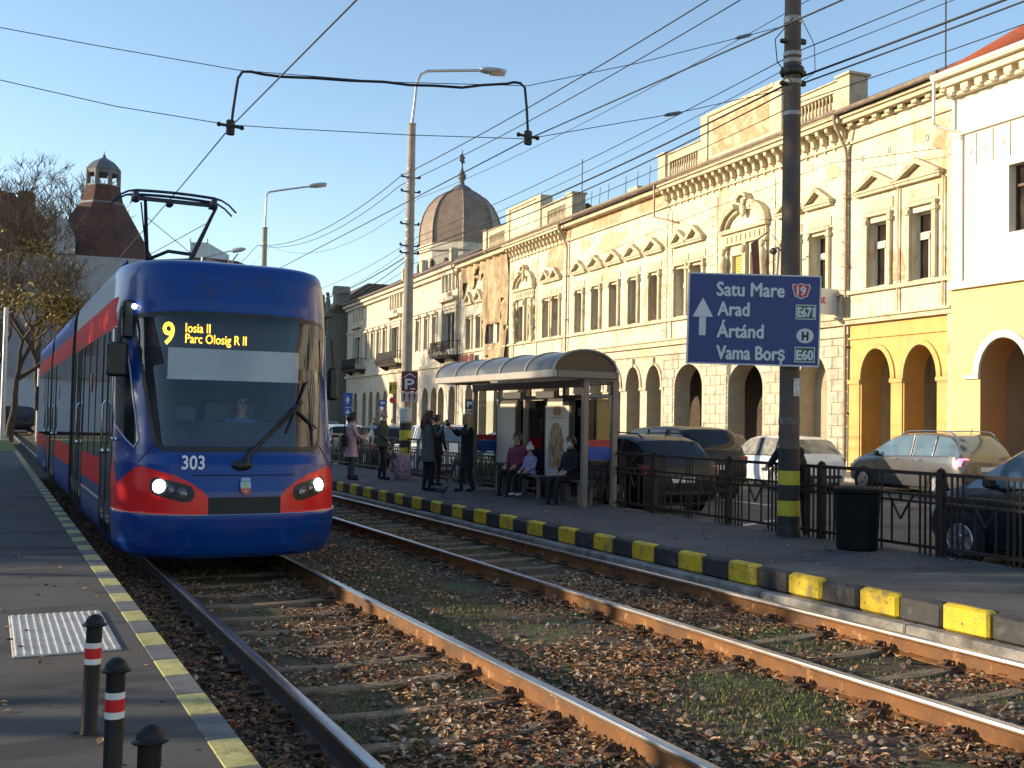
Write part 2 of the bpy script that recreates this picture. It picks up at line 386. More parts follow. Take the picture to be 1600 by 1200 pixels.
for x,y in scatter_pts(140,-.6,.95,4,20)+scatter_pts(220,7.75,10.4,8,26): # strays on the platforms
    mb.k=random.choice((0,1,4)); leaf(mb,x,y,.208,random.uniform(.015,.03),random.uniform(-.3,.3))
tag(mb.build('fallen_leaves',M_lf,normals=False),'dry brown fallen leaves strewn over the track bed','leaves',kind='stuff')
M_gr=[mat('grass_blade',(.075,.095,.025),rough=.8,var=.4,scale=6),mat('grass_blade_yellow',(.17,.17,.04),rough=.8,var=.3,scale=6)]
mb=MB()
def grassden(x,y):
    d=nz(x,y,.6,23)*1.3+nz(x,y,2.2,24)*.5-.02
    if 3.55<x<5.35: d+=.28
    if x>5.6: d+=.18
    if 1.9<x<2.5: d+=.10
    if y>11 : d-=.12
    return d>random.uniform(.05,.85)
for x,y in scatter_pts(20000,1.2,7.42,3.3,24,lambda x,y: grassden(x,y) and offrail(x,y,.045),1.2):
    z=bedz(x,y); h=random.uniform(.010,.036); a=random.random()*6.28; w=.0035+.0004*y; lx,ly=random.uniform(-.6,.6)*h,random.uniform(-.6,.6)*h
    ca,sa=math.cos(a)*w,math.sin(a)*w; mb.k=0 if random.random()<.72 else 1
    mb.add([(x-ca,y-sa,z),(x+ca,y+sa,z),(x+lx*.4+ca*.7,y+ly*.4+sa*.7,z+h*.6),(x+lx,y+ly,z+h)],[(0,1,2),(0,2,3)])
tag(mb.build('grass',M_gr,normals=False),'thin green grass growing between the tracks','grass',kind='stuff')
# ================================================================ tactile plate and bollards on the left platform
M_tac=mat('tactile_white',(.50,.485,.45),rough=.7,var=.15,scale=8,bump=.2,patches=[((.35,.33,.30),6,.6,.1)])
t=thing('tactile_plate','white studded tactile plate on the left platform','tactile plate',(.19,7.34,.2))
mb=MB(); mb.bbox(0,.645,0,1.47,.0,.012,.004); mb.build('plate',M_tac,t)
mb=MB()
for i in range(13):
    for j in range(29): mb.lathe([(.017,0),(.013,.007),(.004,.009)],(.03+i*.0487,.03+j*.0504,.012),6)
mb.build('studs',M_tac,t)
M_bol=mat('bollard_black',(.011,.010,.010),rough=.5,spec=.3,var=.2,scale=20)
M_wrf=mat('reflective_white',(.75,.74,.70),rough=.4,var=.08,scale=20,patches=[((.3,.28,.25),25,.68,.04)])
M_red=mat('reflective_red',(.62,.012,.02),rough=.4,var=.08,scale=20)
def bollard(x,y,lean,label):
    t=thing('bollard',label,'bollard',(x,y,.2),group='bollards on the left platform'); t.rotation_euler=(R(lean[0]),R(lean[1]),0)
    mb=MB(); mb.lathe([(.042,0),(.042,.004),(.037,.01),(.037,.52)],n=20); mb.build('post',M_bol,t,smooth=40)
    mb=MB(); mb.lathe([(.041,.515),(.056,.517),(.058,.523),(.050,.528),(.044,.532),(.041,.545),(.032,.560),(.017,.570),(.002,.573)],n=20); mb.build('cap',M_bol,t,smooth=40)
    mb=MB(); mb.k=0; mb.lathe([(.0385,.335),(.0385,.362)],n=20,caps=False); mb.lathe([(.0385,.412),(.0385,.438)],n=20,caps=False); mb.k=1; mb.lathe([(.0387,.362),(.0387,.412)],n=20,caps=False); mb.build('reflective_band',[M_wrf,M_red],t,smooth=40)
bollard(.485,5.50,(0,1.5),'black bollard with red and white band standing beside the white tactile plate')
bollard(.49,4.50,(0,.3),'middle bollard of the three, its red and white band split by a seam')
bollard(.49,3.50,(0,0),'bollard cut off by the bottom of the picture, only its domed cap in view')
# ================================================================ BUILDINGS along the right of the street (facade frame: x along the street, y out to the street, z up)
FP=(27.81,28.67,0.0); FRZ=R(86)
FE=Vector((math.sin(FA),math.cos(FA),0)); FN=Vector((-math.cos(FA),math.sin(FA),0))
def fac(s,o=0,z=0): return Vector(FP)+FE*s+FN*o+Vector((0,0,z))
CREAM=(.68,.60,.43)
M_cream=mat('plaster_cream',CREAM,rough=.88,var=.10,scale=.8,bump=.25,bscale=18,patches=[((.74,.67,.49),.7,.55,.09),((.50,.40,.25),1.5,.60,.05),((.58,.42,.25),.42,.60,.025),((.56,.36,.21),.55,.665,.012),((.38,.30,.20),6,.66,.06)],streak=.55)
M_trim=mat('plaster_trim',(.56,.48,.33),rough=.85,var=.14,scale=3,bump=.25,bscale=30,patches=[((.40,.30,.19),1.5,.62,.08)],streak=.3)
M_brickp=mat('bare_brick_patch',(.52,.31,.17),rough=.92,var=.22,scale=7,bump=.5,bscale=22,patches=[((.66,.50,.31),1.6,.54,.06),((.42,.22,.13),6,.62,.06)])
M_ochre=mat('plaster_ochre',(.66,.43,.14),rough=.85,var=.10,scale=1,bump=.15,bscale=20,patches=[((.58,.40,.17),.8,.60,.1)],streak=.25)
M_yelw=mat('plaster_yellow',(.72,.55,.25),rough=.85,var=.05,scale=.6,bump=.1,bscale=20,patches=[((.62,.47,.26),.45,.64,.08)])
M_wht=mat('plaster_white',(.74,.69,.57),rough=.85,var=.04,scale=1,bump=.08,bscale=25)
M_offw=mat('plaster_offwhite',(.60,.53,.41),rough=.88,var=.12,scale=1.2,bump=.2,bscale=20,patches=[((.48,.40,.28),.7,.63,.06)],streak=.4)
M_stone=mat('rustic_stone',(.56,.49,.36),rough=.9,var=.18,scale=2,bump=.3,bscale=25,patches=[((.40,.35,.27),1.4,.6,.06)],streak=.3)
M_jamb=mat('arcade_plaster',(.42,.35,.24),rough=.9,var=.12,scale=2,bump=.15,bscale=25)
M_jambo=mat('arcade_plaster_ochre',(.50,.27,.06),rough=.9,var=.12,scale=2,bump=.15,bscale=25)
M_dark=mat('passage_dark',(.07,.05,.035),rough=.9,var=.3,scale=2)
M_gut=mat('gutter_zinc',(.26,.20,.14),rough=.55,var=.3,scale=4,metal=.3)
M_gutw=mat('gutter_white',(.70,.66,.60),rough=.45,var=.06,scale=4)
M_roof=mat('roof_tiles_brown',(.13,.09,.07),rough=.85,var=.3,scale=5,bump=.5,bscale=20)
M_rooft=mat('roof_tiles_red',(.42,.11,.045),rough=.8,var=.22,scale=9,bump=.3,bscale=20)
M_fr=mat('window_frame_white',(.60,.56,.48),rough=.6,var=.12,scale=6)
M_frb=mat('window_frame_brown',(.12,.06,.035),rough=.6,var=.2,scale=6)
M_pane=mat('window_pane',(.030,.022,.017),rough=.10,var=.5,scale=1.4,spec=.35,patches=[((.09,.07,.055),.8,.62,.05,(1,1,.3))])
M_shut=mat('shutter_yellow',(.62,.48,.12),rough=.6,var=.1,scale=10)
M_curt=mat('white_curtain',(.55,.50,.44),rough=.9,var=.15,scale=6)
M_irn=mat('balcony_iron',(.028,.022,.02),rough=.6,var=.2,scale=10)
def rect_hole(c,w,z0,z1): return [(c-w/2,z0),(c+w/2,z0),(c+w/2,z1),(c-w/2,z1)]
def arch_hole(c,w,z0,zs,h,n=18):
    return [(c-w/2,z0),(c+w/2,z0)]+[(c+w/2*math.cos(math.pi*i/n),zs+h*math.sin(math.pi*i/n)) for i in range(n+1)]
def wall_mesh(mb,x0,x1,z0,z1,holes,y=0.0,depth=.25,k=0,kr=None):
    """wall sheet with real openings (holes=(poly,depth)); reveals run back from the wall face"""
    pts=[(x0,z0),(x1,z0),(x1,z1),(x0,z1)]; faces=[list(range(4))]
    for h,_d in holes:
        o=len(pts); pts+=h; faces.append(list(range(o,o+len(h))))
    r=geometry.delaunay_2d_cdt([Vector(p) for p in pts],[],faces,1,1e-5)
    mb.k=k; mb.add([(p.x,y,p.y) for p in r[0]],[f for f,o in zip(r[2],r[5]) if not any(q>0 for q in o)])
    for h,d in holes:
        mb.k=k if kr is None else kr
        n=len(h); mb.add([(p[0],y,p[1]) for p in h]+[(p[0],y-d,p[1]) for p in h],[(i,(i+1)%n,n+(i+1)%n,n+i) for i in range(n)])
    mb.k=k
def window(par,c,w,z0,z1,y=-.30,mat_f=None,style='cross',lab=None,curt=0.0):
    mf=mat_f or M_fr; b=.055
    f=MB(); x0,x1=c-w/2-.02,c+w/2+.02
    f.box(x0,x0+b+.02,y,y+.07,z0,z1+.02); f.box(x1-b-.02,x1,y,y+.07,z0,z1+.02); f.box(x0+b+.02,x1-b-.02,y,y+.07,z0,z0+b+.02); f.box(x0+b+.02,x1-b-.02,y,y+.07,z1-b,z1+.02)
    zt=lerp(z0,z1,.70)
    if style in('cross','T'):
        f.box(x0+b+.02,x1-b-.02,y+.01,y+.085,zt-.04,zt+.04); f.box(c-.035,c+.035,y+.005,y+.075,z0+b+.02,zt-.04)
        if style=='cross': f.box(c-.03,c+.03,y+.005,y+.07,zt+.04,z1-b)
    elif style=='bars':
        for q in (1/3,2/3): f.box(lerp(x0,x1,q)-.05,lerp(x0,x1,q)+.05,y+.005,y+.09,z0+b+.02,z1-b)
    o=f.build('window',mf,par)
    if lab: o['label']=lab
    g=MB(); g.box(x0+.01,x1-.01,y+.012,y+.03,z0+.01,z1-.005); g.build('pane',M_pane,o)
    if curt>0:
        q=MB(); zz=lerp(z0,z1,.62); q.box(c-w*.05,c+w*.42,y+.088,y+.12,zz-.04,zz+.2); q.build('blind',M_curt,o)
    return o
def pediment(mb,c,w,z0,h,pr=.24):
    """triangular hood on two raking bars with a sunk field"""
    a,b=c-w/2,c+w/2; t=.13
    mb.box(a,b,.012,pr*.8,z0-.13,z0-.03); mb.box(a-.04,b+.04,.012,pr,z0-.03,z0+.045)
    mb.prism([(a-.05,z0+.047),(a+.16,z0+.047),(c,z0+h-t*1.15),(b-.16,z0+.047),(b+.05,z0+.047),(b+.05,z0+.09),(c,z0+h+.04),(a-.05,z0+.09)],.012,pr+.04)
    mb.prism([(a+.2,z0+.047),(b-.2,z0+.047),(c,z0+h-t*1.5)],.011,.05)
def surround(mb,c,w,z0,z1,wid=.16,pr=.13):
    mb.box(c-w/2-wid,c-w/2-.002,.012,pr,z0,z1); mb.box(c+w/2+.002,c+w/2+wid,.012,pr,z0,z1); mb.box(c-w/2-wid-.03,c+w/2+wid+.03,.012,pr+.03,z1+.002,z1+.10)
    mb.box(c-w/2-wid-.05,c-w/2-.01,.012,pr+.05,z1-.25,z1-.1); mb.box(c+w/2+.01,c+w/2+wid+.05,.012,pr+.05,z1-.25,z1-.1)
def cornice(mb,x0,x1,z,mod=.42,big=True,proj=.55):
    """main cornice: bed mould, brackets, corona"""
    mb.box(x0,x1,.012,.10,z-.98,z-.90)
    mb.box(x0,x1,.012,.14,z-.42,z-.34)
    mb.box(x0,x1,.012,proj,z-.26,z-.10); mb.box(x0,x1,.012,proj+.1,z-.10,z+.02)
    n=max(1,int((x1-x0)/mod)); st=(x1-x0)/n
    for i in range(n):
        c=x0+(i+.5)*st
        if big:
            mb.prism([(.012,z-.27),(proj*.85,z-.27),(proj*.8,z-.42),(proj*.45,z-.50),(.20,z-.72),(.012,z-.78)],c-.085,c+.085,'x')
            mb.box(c-.045,c+.045,.012,.07,z-1.06,z-.79)
        else: mb.box(c-.11,c+.11,.012,proj*.7,z-.40,z-.27)
def shell(par,x0,x1,z,depth,m,roofh=2.5,mroof=None,eave=.62,hip0=0,hip1=0,th=.05):
    """end walls, back wall and roof of the house"""
    mb=MB(); mb.box(x0+.01,x1-.01,-depth,-depth+.3,0,z); mb.box(x0+.004,x0+.3,-depth+.3,-.3,0,z-.02); mb.box(x1-.3,x1-.004,-depth+.3,-.3,0,z-.02)
    mb.build('side_walls',m,par)
    mb=MB(); r=-depth/2
    A=[(x0,eave,z),(x1,eave,z),(x1-hip1,r,z+roofh),(x0+hip0,r,z+roofh),(x1,-depth-.3,z),(x0,-depth-.3,z)]
    mb.add(A+[(p[0],p[1],p[2]-th) for p in A],[(0,1,2,3),(3,2,4,5),(0,3,5),(1,4,2),(6,9,8,7),(9,11,10,8),(6,11,9),(7,8,10),(0,6,7,1),(1,7,10,4),(4,10,11,5),(5,11,6,0)])
    mb.build('roof',mroof or M_roof,par)
def gutter(par,x0,x1,z,y=.72,m=None):
    mb=MB(); mb.tube([(x0,y,z),((x0+x1)/2,y+.005,z-.02),(x1,y,z)],.085,8); mb.build('gutter',m or M_gut,par,smooth=40)
def downspout(par,x,z,y=.72,m=None,zb=.3):
    mb=MB(); mb.tube([(x,y,z-.05),(x,y-.03,z-.35),(x,.16,z-1.25),(x,.14,z-1.6),(x,.14,zb)],.06,8)
    for zz in (2.2,4.6,7.5,10): mb.box(x-.09,x+.09,.02,.21,zz,zz+.06)
    mb.build('downspout',m or M_gut,par,smooth=40)
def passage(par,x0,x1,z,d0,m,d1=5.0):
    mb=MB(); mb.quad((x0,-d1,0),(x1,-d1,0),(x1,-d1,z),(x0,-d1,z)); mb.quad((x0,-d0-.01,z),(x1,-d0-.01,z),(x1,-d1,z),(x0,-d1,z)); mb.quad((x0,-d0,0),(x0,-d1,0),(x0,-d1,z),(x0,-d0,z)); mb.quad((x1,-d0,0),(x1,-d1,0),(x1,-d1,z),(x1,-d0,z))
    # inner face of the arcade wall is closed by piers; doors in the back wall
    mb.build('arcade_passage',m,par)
WZ0,WZ1=6.72,8.93
GZ=13.0
# ---------------------------------------------------------------- C: long cream palace
pal=thing('palace','long cream palace with peeling plaster, brick attics and paired pedimented windows','palace',FP,FRZ)
C0,C1=.06,32.55
wins=[(1.72,.97),(3.45,.97),(5.78,.80),(7.02,.95)]+[(14.0+2.06*i,.84) for i in range(5)]+[(10.2,.92),(11.6,.92),(25.32,.88),(26.66,.88),(29.22,.82),(30.6,1.0)]
arches=[(2.1,1.75,3.2,1.25),(6.45,2.45,3.3,1.05),(10.9,2.36,3.38,1.08)]+[(13.96+2.03*i,1.36,3.46,1.04) for i in range(5)]+[(25.9,2.3,3.38,1.08),(29.9,2.3,3.38,1.08)]
holes=[(rect_hole(c,w,WZ0,WZ1),.42) for c,w in wins]
mb=MB(); wall_mesh(mb,C0,C1,5.5,GZ,holes,k=0); mb.build('upper_wall',M_cream,pal)
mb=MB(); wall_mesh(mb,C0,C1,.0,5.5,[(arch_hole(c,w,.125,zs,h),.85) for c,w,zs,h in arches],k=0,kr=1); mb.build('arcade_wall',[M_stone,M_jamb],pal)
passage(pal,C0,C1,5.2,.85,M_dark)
for a,b in ((0.06,4.7),(8.3,9.7),(12.2,13.2),(23.9,24.6),(27.3,28.5),(31.2,32.5)):
    mb=MB(); mb.box(a,b,-.86,-.852,.1,5.2); mb.build('inner_pier',M_jamb,pal)
# rusticated courses on the bay piers
mb=MB()
def rust(x0,x1,z0,z1,st=.42,pr=.045,hs=()):
    z=z0; i=0
    while z<z1-.1:
        zz=min(z+st-.035,z1)
        # cut against arches
        segs=[(x0,x1)]
        for c,w,zs,h in hs:
            if zz<=.2: continue
            def half(q):
                if q<=zs: return w/2+.09
                if q>=zs+h+.09: return 0
                return (w/2+.09)*math.sqrt(max(0,1-((q-zs)/(h+.09))**2))
            hw=max(half(z),half(zz))
            if hw<=0.01: continue
            ns=[]
            for a,b in segs:
                if b<=c-hw or a>=c+hw: ns.append((a,b)); continue
                if a<c-hw-.05: ns.append((a,c-hw))
                if b>c+hw+.05: ns.append((c+hw,b))
            segs=ns
        for a,b in segs:
            q=a+(.45 if i%2 else .8)
            p=a
            while p<b-.03:
                e=min(q,b); mb.bbox(p+.012,e-.012,-.02,pr,z,zz,.02) if e-p>.12 else None; p=e; q=e+.8
        z+=st; i+=1
AR=arches
for x0,x1 in ((.12,3.0),(3.0,7.7),(7.7,13.2),(23.9,28.7),(28.7,32.5)):
    mb=MB(); rust(x0,x1,.5,4.95,hs=AR); mb.build('rusticated_stonework',M_stone,pal)
mb=MB()
for c,w,zs,h in arches[3:8]: # archivolts, keystones and imposts of the small arches
    ri=[(c+(w/2+.02)*math.cos(math.pi*i/18),zs+(h+.02)*math.sin(math.pi*i/18)) for i in range(19)]
    ro=[(c+(w/2+.16)*math.cos(math.pi*i/18),zs+(h+.16)*math.sin(math.pi*i/18)) for i in range(19)]
    mb.prism(ri+ro[::-1],.012,.07); mb.box(c-.06,c+.06,.012,.12,zs+h+.03,zs+h+.42)
    mb.box(c-w/2-.30,c-w/2-.005,.012,.09,zs-.14,zs); mb.box(c+w/2+.005,c+w/2+.30,.012,.09,zs-.14,zs)
mb.build('arch_mouldings',M_trim,pal)
mb=MB(); mb.box(C0,C1,.012,.16,5.40,5.62); mb.box(C0,C1,.012,.24,5.622,5.70); mb.box(C0,C1,.012,.10,4.98,5.08); mb.box(C0,C1,.012,.15,6.52,6.66)
for x in [.4,2.6,4.5,8.4,9.4,12.4,13.2,24.5,28.1,31.8,32.3]: mb.box(x-.05,x+.05,.012,.06,5.70,6.52)
mb.build('string_course',M_trim,pal)
# pilaster strips that frame the projecting bays
mb=MB()
for x in (8.75,4.62,9.1,12.55,13.0,24.2,28.3,32.2): 
    z=5.72; mb=MB()
    while z<11.7:
        mb.bbox(x-.17,x+.17,-.02,.05,z,z+.40,.015); z+=.43
    mb.build('quoins',M_cream,pal)
rx=.35; z=6.7; mb=MB()
while z<11.9: mb.bbox(.08,.62 if int(z*10)%2 else .48,-.02,.05,z,z+.41,.015); z+=.44
mb.build('quoins',M_cream,pal)
mb=MB()
for c,w in wins:
    if c in (5.78,7.02,29.22,30.6): continue
    mb=MB(); surround(mb,c,w,WZ0,WZ1+.12)
    mb.box(c-w/2-.2,c+w/2+.2,.012,.04,WZ1+.30,WZ1+.62); mb.build('window_surround',M_trim,pal)

for cs,w in (([1.72,3.45],1.55),([10.28,11.62],1.36),([14.0+2.06*i for i in range(5)],1.75),([25.35,26.7],1.34)):
    for c in cs:
        mb=MB(); pediment(mb,c,w,10.08,.62); mb.build('pediment',M_trim,pal)
# arched bay hoods with split segmental pediment and figures
def bay(c,w):
    mb=MB(); a,b=c-w/2,c+w/2; z0=9.98
    mb.box(a,b,.012,.30,z0-.12,z0+.05); mb.box(a+.1,b-.1,.012,.16,z0-.62,z0-.122)
    n=14
    def arc(r0,r1,h0,h1,t0,t1): return [(c+r0*math.cos(t0+(t1-t0)*i/n),z0+.06+h0*math.sin(t0+(t1-t0)*i/n)) for i in range(n+1)]+[(c+r1*math.cos(t1+(t0-t1)*i/n),z0+.06+h1*math.sin(t1+(t0-t1)*i/n)) for i in range(n+1)]
    for t0,t1 in ((0.0,1.22),(math.pi-1.22,math.pi)):
        mb.prism(arc(w/2-.22,w/2+.04,.86,1.10,t0,t1),.012,.34); mb.prism(arc(w/2-.36,w/2-.24,.70,.84,t0,t1),.012,.18)
    # top cartouche
    mb.prism([(c-.36,z0+.75),(c+.36,z0+.75),(c+.36,z0+1.15)]+[(c+.36*math.cos(math.pi*i/10),z0+1.15+.32*math.sin(math.pi*i/10)) for i in range(1,10)]+[(c-.36,z0+1.15)],.012,.14)
    mb.prism([(c+.40*math.cos(math.pi*i/12),z0+1.12+.38*math.sin(math.pi*i/12)) for i in range(13)]+[(c+.26*math.cos(math.pi-math.pi*i/12),z0+1.12+.24*math.sin(math.pi-math.pi*i/12)) for i in range(13)],.012,.36)
    mb.sphere((c,.2,z0+1.12),.15,10,8,(1,.7,1.25)); mb.sphere((c,.2,z0+.70),.17,10,8,(1,.7,1.5))
    for i in range(9): mb.box(a+.2+i*(w-.4)/9,a+.27+i*(w-.4)/9,.16,.2,z0-.5,z0-.25)
    o=mb.build('bay_pediment',M_trim,pal,smooth=35)
    mb=MB()
    for x in (a+.28,b-.28,c-.02):  # engaged carved figures and mullion
        if abs(x-c)<.1:
            mb.box(x-.12,x+.12,.012,.16,WZ0,z0-.63); mb.sphere((x,.16,9.1),.14,8,6,(1,1,1.4)); continue
        mb.tube([(x,.14,WZ0+.25),(x,.17,7.2),(x-.03,.2,7.7),(x+.02,.2,8.2),(x,.22,8.6),(x,.2,8.95)],[.2,.15,.19,.14,.2,.11],8)
        mb.sphere((x,.22,9.12),.14,8,6,(1,1,1.2)); mb.sphere((x+.12,.25,8.35),.11,8,6); mb.sphere((x-.12,.2,7.45),.13,8,6)
        mb.box(x-.2,x+.2,.012,.28,WZ0-.1,WZ0+.25); mb.box(x-.17,x+.17,.012,.22,9.25,z0-.63)
    mb.build('carved_figures',M_trim,pal,smooth=50)
bay(6.45,3.35); bay(29.95,3.3)
for c,w in wins:
    o=window(pal,c,w,WZ0,WZ1,y=-.42,mat_f=M_frb if 13<c<24 or c>24.5 else M_fr,style='T',curt=1 if c in (1.72,11.6,10.2) else 0)
    if c==7.02:
        q=MB(); 
        for i in range(22): q.obox((c-.02,-.16,WZ0+.08+i*.1),(w-.1,.03,.085),Matrix.Rotation(R(25),3,'X'))
        q.build('shutter',M_shut,o)
mb=MB(); cornice(mb,C0,C0+12.9,GZ,.52); mb.build('bracket_cornice',M_trim,pal); mb=MB(); cornice(mb,24.0,C1,GZ,.52); mb.build('bracket_cornice',M_trim,pal)
mb=MB(); mb.box(12.97,23.98,.012,.12,GZ-1.0,GZ-.9); mb.box(12.97,23.98,.012,.45,GZ-.25,GZ); mb.build('plain_cornice',M_trim,pal)
mb=MB(); mb.box(12.9,24.0,.006,.03,12.0,12.75); mb.build('bare_brick_frieze',mat('frieze_brick',(.55,.34,.20),rough=.9,var=.25,scale=2,bump=.4,bscale=20,patches=[((.62,.50,.32),.5,.48,.03)]),pal)
mb=MB()
def blob(cx,cz,rx,rz,seed):
    rr=random.Random(seed); n=22
    pts=[(cx+rx*math.cos(2*math.pi*i/n)*rr.uniform(.7,1.12),cz+rz*math.sin(2*math.pi*i/n)*rr.uniform(.7,1.12)) for i in range(n)]
    mb.prism(pts,.003,.010)
M_bare=mat('bare_render',(.58,.43,.27),rough=.9,var=.2,scale=3,bump=.4,bscale=25)
for a_ in ((25.4,11.4,1.5,1.0,3),): mb=MB(); blob(*a_); mb.build('bare_brick_patch',M_brickp,pal)
for a_ in ((18.6,11.2,1.7,.62,9),(13.2,7.6,.3,.9,5),(12.4,5.6,.5,.35,6),(15,5.05,1.0,.3,7),(9.0,8.3,.2,1.6,8),(1.0,11.2,.4,.3,10),(21.6,11.5,.7,.3,12),(12.9,9.3,.25,.8,13),(8.9,11.0,.3,.5,14),(27.9,8.0,.2,1.1,15)): mb=MB(); blob(*a_); mb.build('bare_render_patch',M_bare,pal)
gutter(pal,C0,C1,GZ+.10); downspout(pal,.10,GZ+.05); downspout(pal,23.75,GZ+.05)
mb=MB(); mb.tube([(12.95,.72,GZ),(12.95,.70,11.5),(11.9,.3,11.15)],.05,8); mb.build('broken_downspout',M_gut,pal,smooth=40)
# attics
def attic(x0,x1,c0,c1,top,mid):
    mb=MB(); g=MB()
    a0,a1=GZ+.05,top
    # balustraded wings with real balusters, raised centre with bare brick field
    for p,q in ((x0,c0-.02),(c1+.02,x1)):
        m0,m1=lerp(p,q,.22),lerp(p,q,.72) if p==x0 else lerp(p,q,.8)
        mb.box(p,m0,-.35,.30,a0,a1); mb.box(m1,q,-.35,.30,a0,a1); mb.box(m0,m1,-.35,.30,a0,a0+.32); mb.box(m0,m1,-.35,.30,a1-.36,a1)
        mb.box(m0,m1,-.34,-.2,a0+.32,a1-.36)
        n=int((m1-m0)/.19)
        for i in range(n): mb.lathe([(.05,0),(.07,.08),(.075,.2),(.035,.36),(.035,.5),(.06,a1-a0-.69)],(m0+(i+.5)*(m1-m0)/n,.18,a0+.33),8,caps=False)
    mb.box(c0,c1,-.36,.34,a0,mid-.16); mb.box(c0-.06,c1+.06,-.4,.42,mid-.158,mid)
    for x in (c0-.30,c1+.30): mb.box(x-.28,x+.28,-.4,.40,a0,mid-.02)
    for x in (x0+.3,x1-.3): mb.box(x-.32,x+.32,-.42,.42,a0,a1+.04); mb.box(x-.4,x+.4,-.5,.5,a1+.042,a1+.13)
    for p,q in ((x0,c0-.7),(c1+.7,x1)): mb.box(p,q,-.42,.38,a1+.001,a1+.04)
    o=mb.build('attic',M_trim,pal)
    g.box(c0+.3,c1-.3,.30,.352,a0+.45,mid-.35); g.build('brick_field',M_brickp if x0<5 else M_cream,o)
attic(-.35,13.1,4.2,8.9,14.38,15.42); attic(22.6,36.6,27.6,31.9,14.5,15.35)
shell(pal,C0,C1,GZ,11,M_offw,3.0,M_roof)
# roof railings and little chimney stack above the plain middle part
mb=MB()
for x0,x1 in ((18.9,21.9),(13.3,17.0)):
    n=4
    for i in range(n): x=lerp(x0,x1,i/(n-1)); mb.tube([(x,.1,GZ),(x-.05,.05,GZ+1.35)],.018,6)
mb.build('roof_railing',M_irn,pal)
mb=MB(); mb.box(16.2,17.2,-.9,-.2,GZ-.2,GZ+.75); mb.build('chimney',M_trim,pal)
mb=MB(); mb.tube([(22.2,.0,GZ),(22.2,0,GZ+3.4)],.03,6); mb.tube([(-.35,0,GZ),(-.35,0,GZ+.1)],.02,6); mb.build('antenna',M_irn,pal)
# ---------------------------------------------------------------- B: two-bay house with ochre arcade
hb=thing('arcade_house','narrow two window house with a bright ochre double arched ground floor','house',FP,FRZ)
B0,B1=-4.98,.04
bw=[(-1.47,.98),(-3.53,1.0)]; ba=[(-1.36,1.46,3.40,1.07),(-3.45,1.46,3.39,1.09)]
mb=MB(); wall_mesh(mb,B0,B1,5.45,GZ,[(rect_hole(c,w,6.66,8.92),.36) for c,w in bw]); mb.build('upper_wall',M_cream,hb)
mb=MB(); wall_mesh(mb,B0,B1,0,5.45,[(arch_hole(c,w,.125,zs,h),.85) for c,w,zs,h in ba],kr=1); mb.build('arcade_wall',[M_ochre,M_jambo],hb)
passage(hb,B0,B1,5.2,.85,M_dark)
mb=MB(); mb.box(-4.97,-4.3,-.86,-.852,.1,5.2); mb.build('inner_piers',M_jambo,hb)
mb=MB(); mb.box(-4.3,-3.6,-3.02,-3.0,.12,3.3); mb.box(-3.5,-3.3,-3.02,-3.0,.12,3.3); mb.build('shop_door',mat('shop_door_pale',(.62,.52,.42),rough=.6,var=.1,scale=3),hb)
mb=MB(); mb.box(B0,B1,.012,.2,5.40,5.56); mb.box(B0,B1,.012,.28,5.562,5.63); mb.box(B0,B1,.012,.15,6.48,6.62); mb.build('string_course',M_trim,hb)
mb=MB(); mb.box(B0,B1,.012,.07,4.86,4.93)
for a,b in ((-.60,.02),(-2.70,-2.10),(-4.75,-4.2)): mb.box(a,b,.012,.10,3.26,3.40); mb.box(a+.04,b-.04,.012,.05,.3,3.258)
for c,w,zs,h in ba:
    ri=[(c+(w/2+.02)*math.cos(math.pi*i/18),zs+(h+.02)*math.sin(math.pi*i/18)) for i in range(19)]; ro=[(c+(w/2+.2)*math.cos(math.pi*i/18),zs+.02+(h+.17)*math.sin(math.pi*i/18)) for i in range(19)]
    mb.prism(ri+ro[::-1],.012,.06)
mb.build('arch_mouldings',M_ochre,hb)
mb=MB()
for c,w in bw: surround(mb,c,w,6.66,9.12); mb.box(c-w/2-.2,c+w/2+.2,.012,.04,9.3,9.7)
for x in (-2.48,-4.5): mb.tube([(x,.1,5.7),(x,.1,9.9)],.035,6)
mb.build('window_surrounds',M_trim,hb)
for c in (-1.38,-3.42): mb=MB(); pediment(mb,c,2.0,10.05,.62); mb.build('pediment',M_trim,hb)
for c,w in bw: window(hb,c,w,6.66,8.92,y=-.36,style='T',curt=1)
for P_ in ([(-2.75,6.75),(-2.15,6.75),(-2.1,7.6),(-2.4,7.9),(-2.6,7.7),(-2.72,7.2)],[(-4.9,6.75),(-4.45,6.75),(-4.5,7.3),(-4.8,7.4)],[(-3.9,11.0),(-4.5,10.7),(-4.93,10.6),(-4.93,11.5),(-4.5,11.6),(-4.1,11.35)]):
    mb=MB(); mb.prism(P_,.003,.011); mb.build('bare_render_patch',M_brickp,hb)
mb=MB(); cornice(mb,B0,B1,GZ-.05,.62,False,.45); mb.build('dentil_cornice',M_trim,hb)
gutter(hb,B0+.1,B1,GZ+.06); shell(hb,B0,B1,GZ,11,M_offw,3.0)
mb=MB(); mb.box(-4.97,-4.75,.0,.14,.1,GZ-1.2); mb.build('corner_pilaster',M_trim,hb)
mb=MB(); mb.tube([(-4.6,.1,GZ-.1),(-4.6,.1,GZ+5)],.025,6); mb.build('antenna',M_irn,hb)
